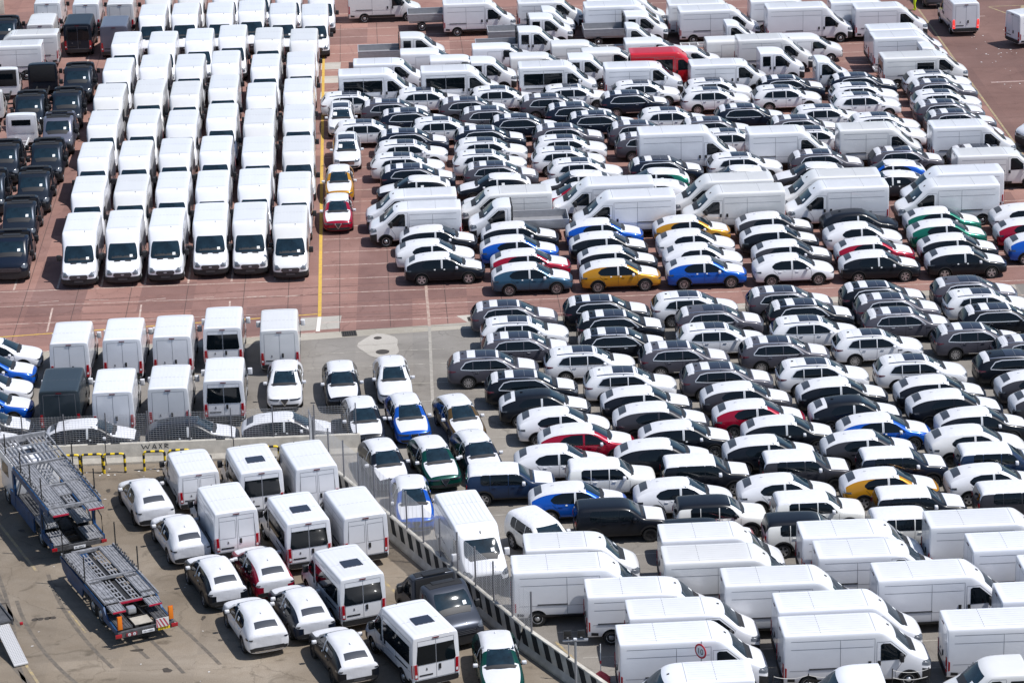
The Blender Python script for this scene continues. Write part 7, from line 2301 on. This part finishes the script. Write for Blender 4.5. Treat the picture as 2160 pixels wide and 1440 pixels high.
    ('PP', 'steel', 'film', 'k', -32.02, 194.68, -87.3, 'pair', 'dark grey back-to-back cabs, second from left, third row of dark cab block'),
    ('PP', 'steel', 'film', 'k', -29.61, 195.39, -87.1, 'pair', 'dark grey back-to-back cabs, third from left, third row of dark cab block'),
    ('XC', 'white', 'film', '', -31.88, 188.69, 92.3, 'pair', 'white chassis cab, first from left, fourth row of dark cab block'),
    ('PP', 'lilac', 'film', 'k', -29.35, 189.12, -87.7, 'pair', 'metallic grey back-to-back cabs, second from left, fourth row of dark cab block'),
    ('PP', 'steel', 'film', 'k', -31.91, 182.63, -87.7, 'pair', 'dark grey back-to-back cabs, first from left, fifth row of dark cab block'),
    ('PP', 'steel', 'film', 'k', -29.21, 182.72, -87.3, 'pair', 'dark grey back-to-back cabs, second from left, fifth row of dark cab block'),
    ('PP', 'steel', 'film', 'k', -31.83, 176.10, -87.1, 'pair', 'dark grey back-to-back cabs, first from left, sixth row of dark cab block'),
    ('PP', 'steel', 'film', 'k', -29.11, 176.28, -87.5, 'pair', 'dark grey back-to-back cabs, second from left, sixth row of dark cab block'),
    ('PP', 'steel', 'film', 'k', -29.06, 170.05, -87.5, 'pair', 'dark grey back-to-back cabs standing alone in seventh row of dark cab block'),
    ('PP', 'navyblack', 'film', 'k', -28.57, 163.44, -87.5, 'pair', 'blue-black back-to-back cabs standing alone in eighth row of dark cab block'),
    ('D2', 'white', 'film', 'w', -22.85, 146.32, 92.5, 'rv', 'white high-roof van, first from left, first row of rear-facing van group'),
    ('D2', 'white', 'film', 'w', -20.17, 146.68, 92.5, 'rv', 'white high-roof van, second from left, first row of rear-facing van group'),
    ('D2', 'white', 'film', 'w', -17.61, 146.93, 92.2, 'rv', 'white high-roof van, third from left, first row of rear-facing van group'),
    ('DG', 'white', 'film', 'w', -15.13, 148.08, 92.6, 'rv', 'white van with rear windows, fourth from left, first row of rear-facing van group'),
    ('D2', 'white', 'film', 'w', -12.17, 147.49, 93.1, 'rv', 'white high-roof van, fifth from left, first row of rear-facing van group'),
    ('D2', 'petrol', 'film', 'w', -22.42, 139.34, 92.5, 'rv', 'charcoal blue high-roof van, first from left, second row of rear-facing van group'),
    ('D2', 'white', 'film', 'w', -19.77, 139.03, 92.8, 'rv', 'white high-roof van, second from left, second row of rear-facing van group'),
    ('D2', 'white', 'film', 'w', -17.06, 139.37, 92.3, 'rv', 'white high-roof van, third from left, second row of rear-facing van group'),
    ('DG', 'white', 'film', 'w', -14.44, 140.26, 92.8, 'rv', 'white van with rear windows, fourth from left, second row of rear-facing van group'),
    ('T', 'white', 'film', '', -11.58, 141.62, -87.1, 'solo', 'white car facing viewer right of the rear-facing vans'),
    ('T', 'white', 'film', '', -26.92, 146.88, 2.8, 'le', 'white crossover in white film nosing in at left edge, first from the back'),
    ('T', 'blue', 'film', '', -26.85, 144.33, 2.6, 'le', 'bright blue crossover in white film nosing in at left edge, second from the back'),
    ('T', 'white', 'film', '', -26.70, 141.85, 2.6, 'le', 'white crossover in white film nosing in at left edge, third from the back'),
    ('T', 'blue', 'film', '', -26.30, 139.31, 2.7, 'le', 'bright blue crossover in white film nosing in at left edge, fourth from the back'),
    ('T', 'black', 'film', '', -25.87, 136.42, 3.0, 'le', 'black crossover in white film nosing in at left edge, fifth from the back'),
    ('T', 'black', 'film', '', -26.14, 134.41, 2.2, 'le', 'black crossover in white film nosing in at left edge, sixth from the back'),
    ('T', 'black', 'film', '', -20.51, 134.82, 2.2, 'bf', 'black car in white film behind mesh fence, leftmost of three'),
    ('T', 'black', 'bonnet', '', -15.64, 134.76, 2.8, 'bf', 'black car with film on bonnet only, behind mesh fence, middle'),
    ('T', 'darkgrey', 'film', '', -11.01, 135.09, 3.0, 'bf', 'dark grey car in white film behind mesh fence, rightmost of three'),
    ('FC', 'white', 'film', '', -15.23, 129.15, 106.0, 'load', 'white small panel van, first from left, first row of vans beside the transporter'),
    ('FB', 'white', 'film', '', -12.31, 128.23, 105.9, 'load', 'white minibus with roof hatch, second from left, first row of vans beside the transporter'),
    ('FM', 'white', 'film', '', -9.82, 128.54, 106.2, 'load', 'white panel van, third from left, first row of vans beside the transporter'),
    ('FM', 'white', 'film', '', -13.21, 123.57, 108.2, 'load', 'white panel van, first from left, second row of vans beside the transporter'),
    ('FB', 'white', 'film', '', -9.95, 122.25, 108.3, 'load', 'white minibus with roof hatch, second from left, second row of vans beside the transporter'),
    ('FM', 'white', 'film', '', -7.47, 122.73, 108.2, 'load', 'white panel van, third from left, second row of vans beside the transporter'),
    ('FB', 'white', 'film', '', -7.53, 116.23, 112.1, 'load', 'white minibus with roof hatch standing alone in third row of vans beside the transporter'),
    ('FB', 'white', 'film', '', -4.46, 110.42, 113.8, 'load', 'white minibus with roof hatch standing alone in fourth row of vans beside the transporter'),
    ('T', 'white', 'film', '', -17.13, 127.08, 109.7, 'loadcar', 'white crossover in white film, first from left, first row of cars beside the transporter'),
    ('T', 'white', 'film', '', -15.12, 122.71, 110.2, 'loadcar', 'white crossover in white film, second from left, first row of cars beside the transporter'),
    ('T', 'black', 'film', '', -13.15, 118.04, 110.5, 'loadcar', 'black crossover in white film, third from left, first row of cars beside the transporter'),
    ('T', 'white', 'film', '', -11.08, 113.44, 109.8, 'loadcar', 'white crossover in white film, fourth from left, first row of cars beside the transporter'),
    ('T', 'black', 'film', '', -7.25, 110.29, 110.2, 'loadcar', 'black crossover in white film, fifth from left, first row of cars beside the transporter'),
    ('T', 'red', 'film', '', -11.16, 118.84, 109.9, 'loadcar', 'dark red crossover in white film, first from left, second row of cars beside the transporter'),
    ('T', 'navyblack', 'film', '', -9.22, 114.61, 110.4, 'loadcar', 'blue-black crossover in white film, second from left, second row of cars beside the transporter'),
    ('PP', 'gunmetal', 'film', 'k', -3.36, 113.95, -65.9, 'lpair', 'grey back-to-back cabs parked between striped barrier and minibuses'),
    ('T', 'black', 'film', '', -8.69, 141.33, -84.2, 'ff', 'black crossover in white film, first from left, first row of cars by the fence'),
    ('T', 'white', 'film', '', -6.11, 141.87, -84.3, 'ff', 'white crossover in white film, second from left, first row of cars by the fence'),
    ('T', 'black', 'film', '', -7.40, 136.13, -80.5, 'ff', 'black crossover in white film, first from left, second row of cars by the fence'),
    ('T', 'blue', 'film', '', -5.21, 136.44, -80.0, 'ff', 'bright blue crossover in white film, second from left, second row of cars by the fence'),
    ('T', 'bronze', 'film', '', -2.66, 136.13, -75.1, 'ff', 'bronze crossover in white film, third from left, second row of cars by the fence'),
    ('T', 'black', 'film', '', -6.16, 130.43, -76.3, 'ff', 'black crossover in white film, first from left, third row of cars by the fence'),
    ('T', 'darkgreen', 'film', '', -3.80, 130.62, -76.1, 'ff', 'dark green crossover in white film, second from left, third row of cars by the fence'),
    ('T', 'navyblack', 'film', '', -1.77, 131.25, -76.2, 'ff', 'blue-black crossover in white film, third from left, third row of cars by the fence'),
    ('T', 'blue', 'film', '', -4.74, 125.72, -83.7, 'ff', 'bright blue crossover in white film, first from left, fourth row of cars by the fence'),
    ('D3', 'white', 'film', 'w', -1.99, 119.80, -76.4, 'ff', 'white long high-roof van, second from left, fourth row of cars by the fence'),
    ('T', 'darkgreen', 'film', '', -0.87, 108.77, -84.5, 'ff', 'dark green crossover in white film standing alone in fifth row of cars by the fence'),
    ('D2', 'white', 'film', 'l', 33.62, 215.38, 94.0, 'road', 'white van driving away on the right road, brake lights lit'),
]
for pk, pt_, fl_, op_, x_, y_, yw_, bl_, lb_ in VEHICLES:
    place(pk, lb_, GROUPS[bl_], x_, y_, yw_, pt_, fl_, op_)

# two cars half out of the picture
place('T', 'grey car seen from behind at top edge beside the person', 'vans on the right road', 32.75, 223.6, 95, 'grey', 'none')
place('R', 'dark blue vehicle roof at bottom edge in front of white van', 'vehicles cut by the bottom edge', 7.9, 101.9, 182, 'navy', 'none')
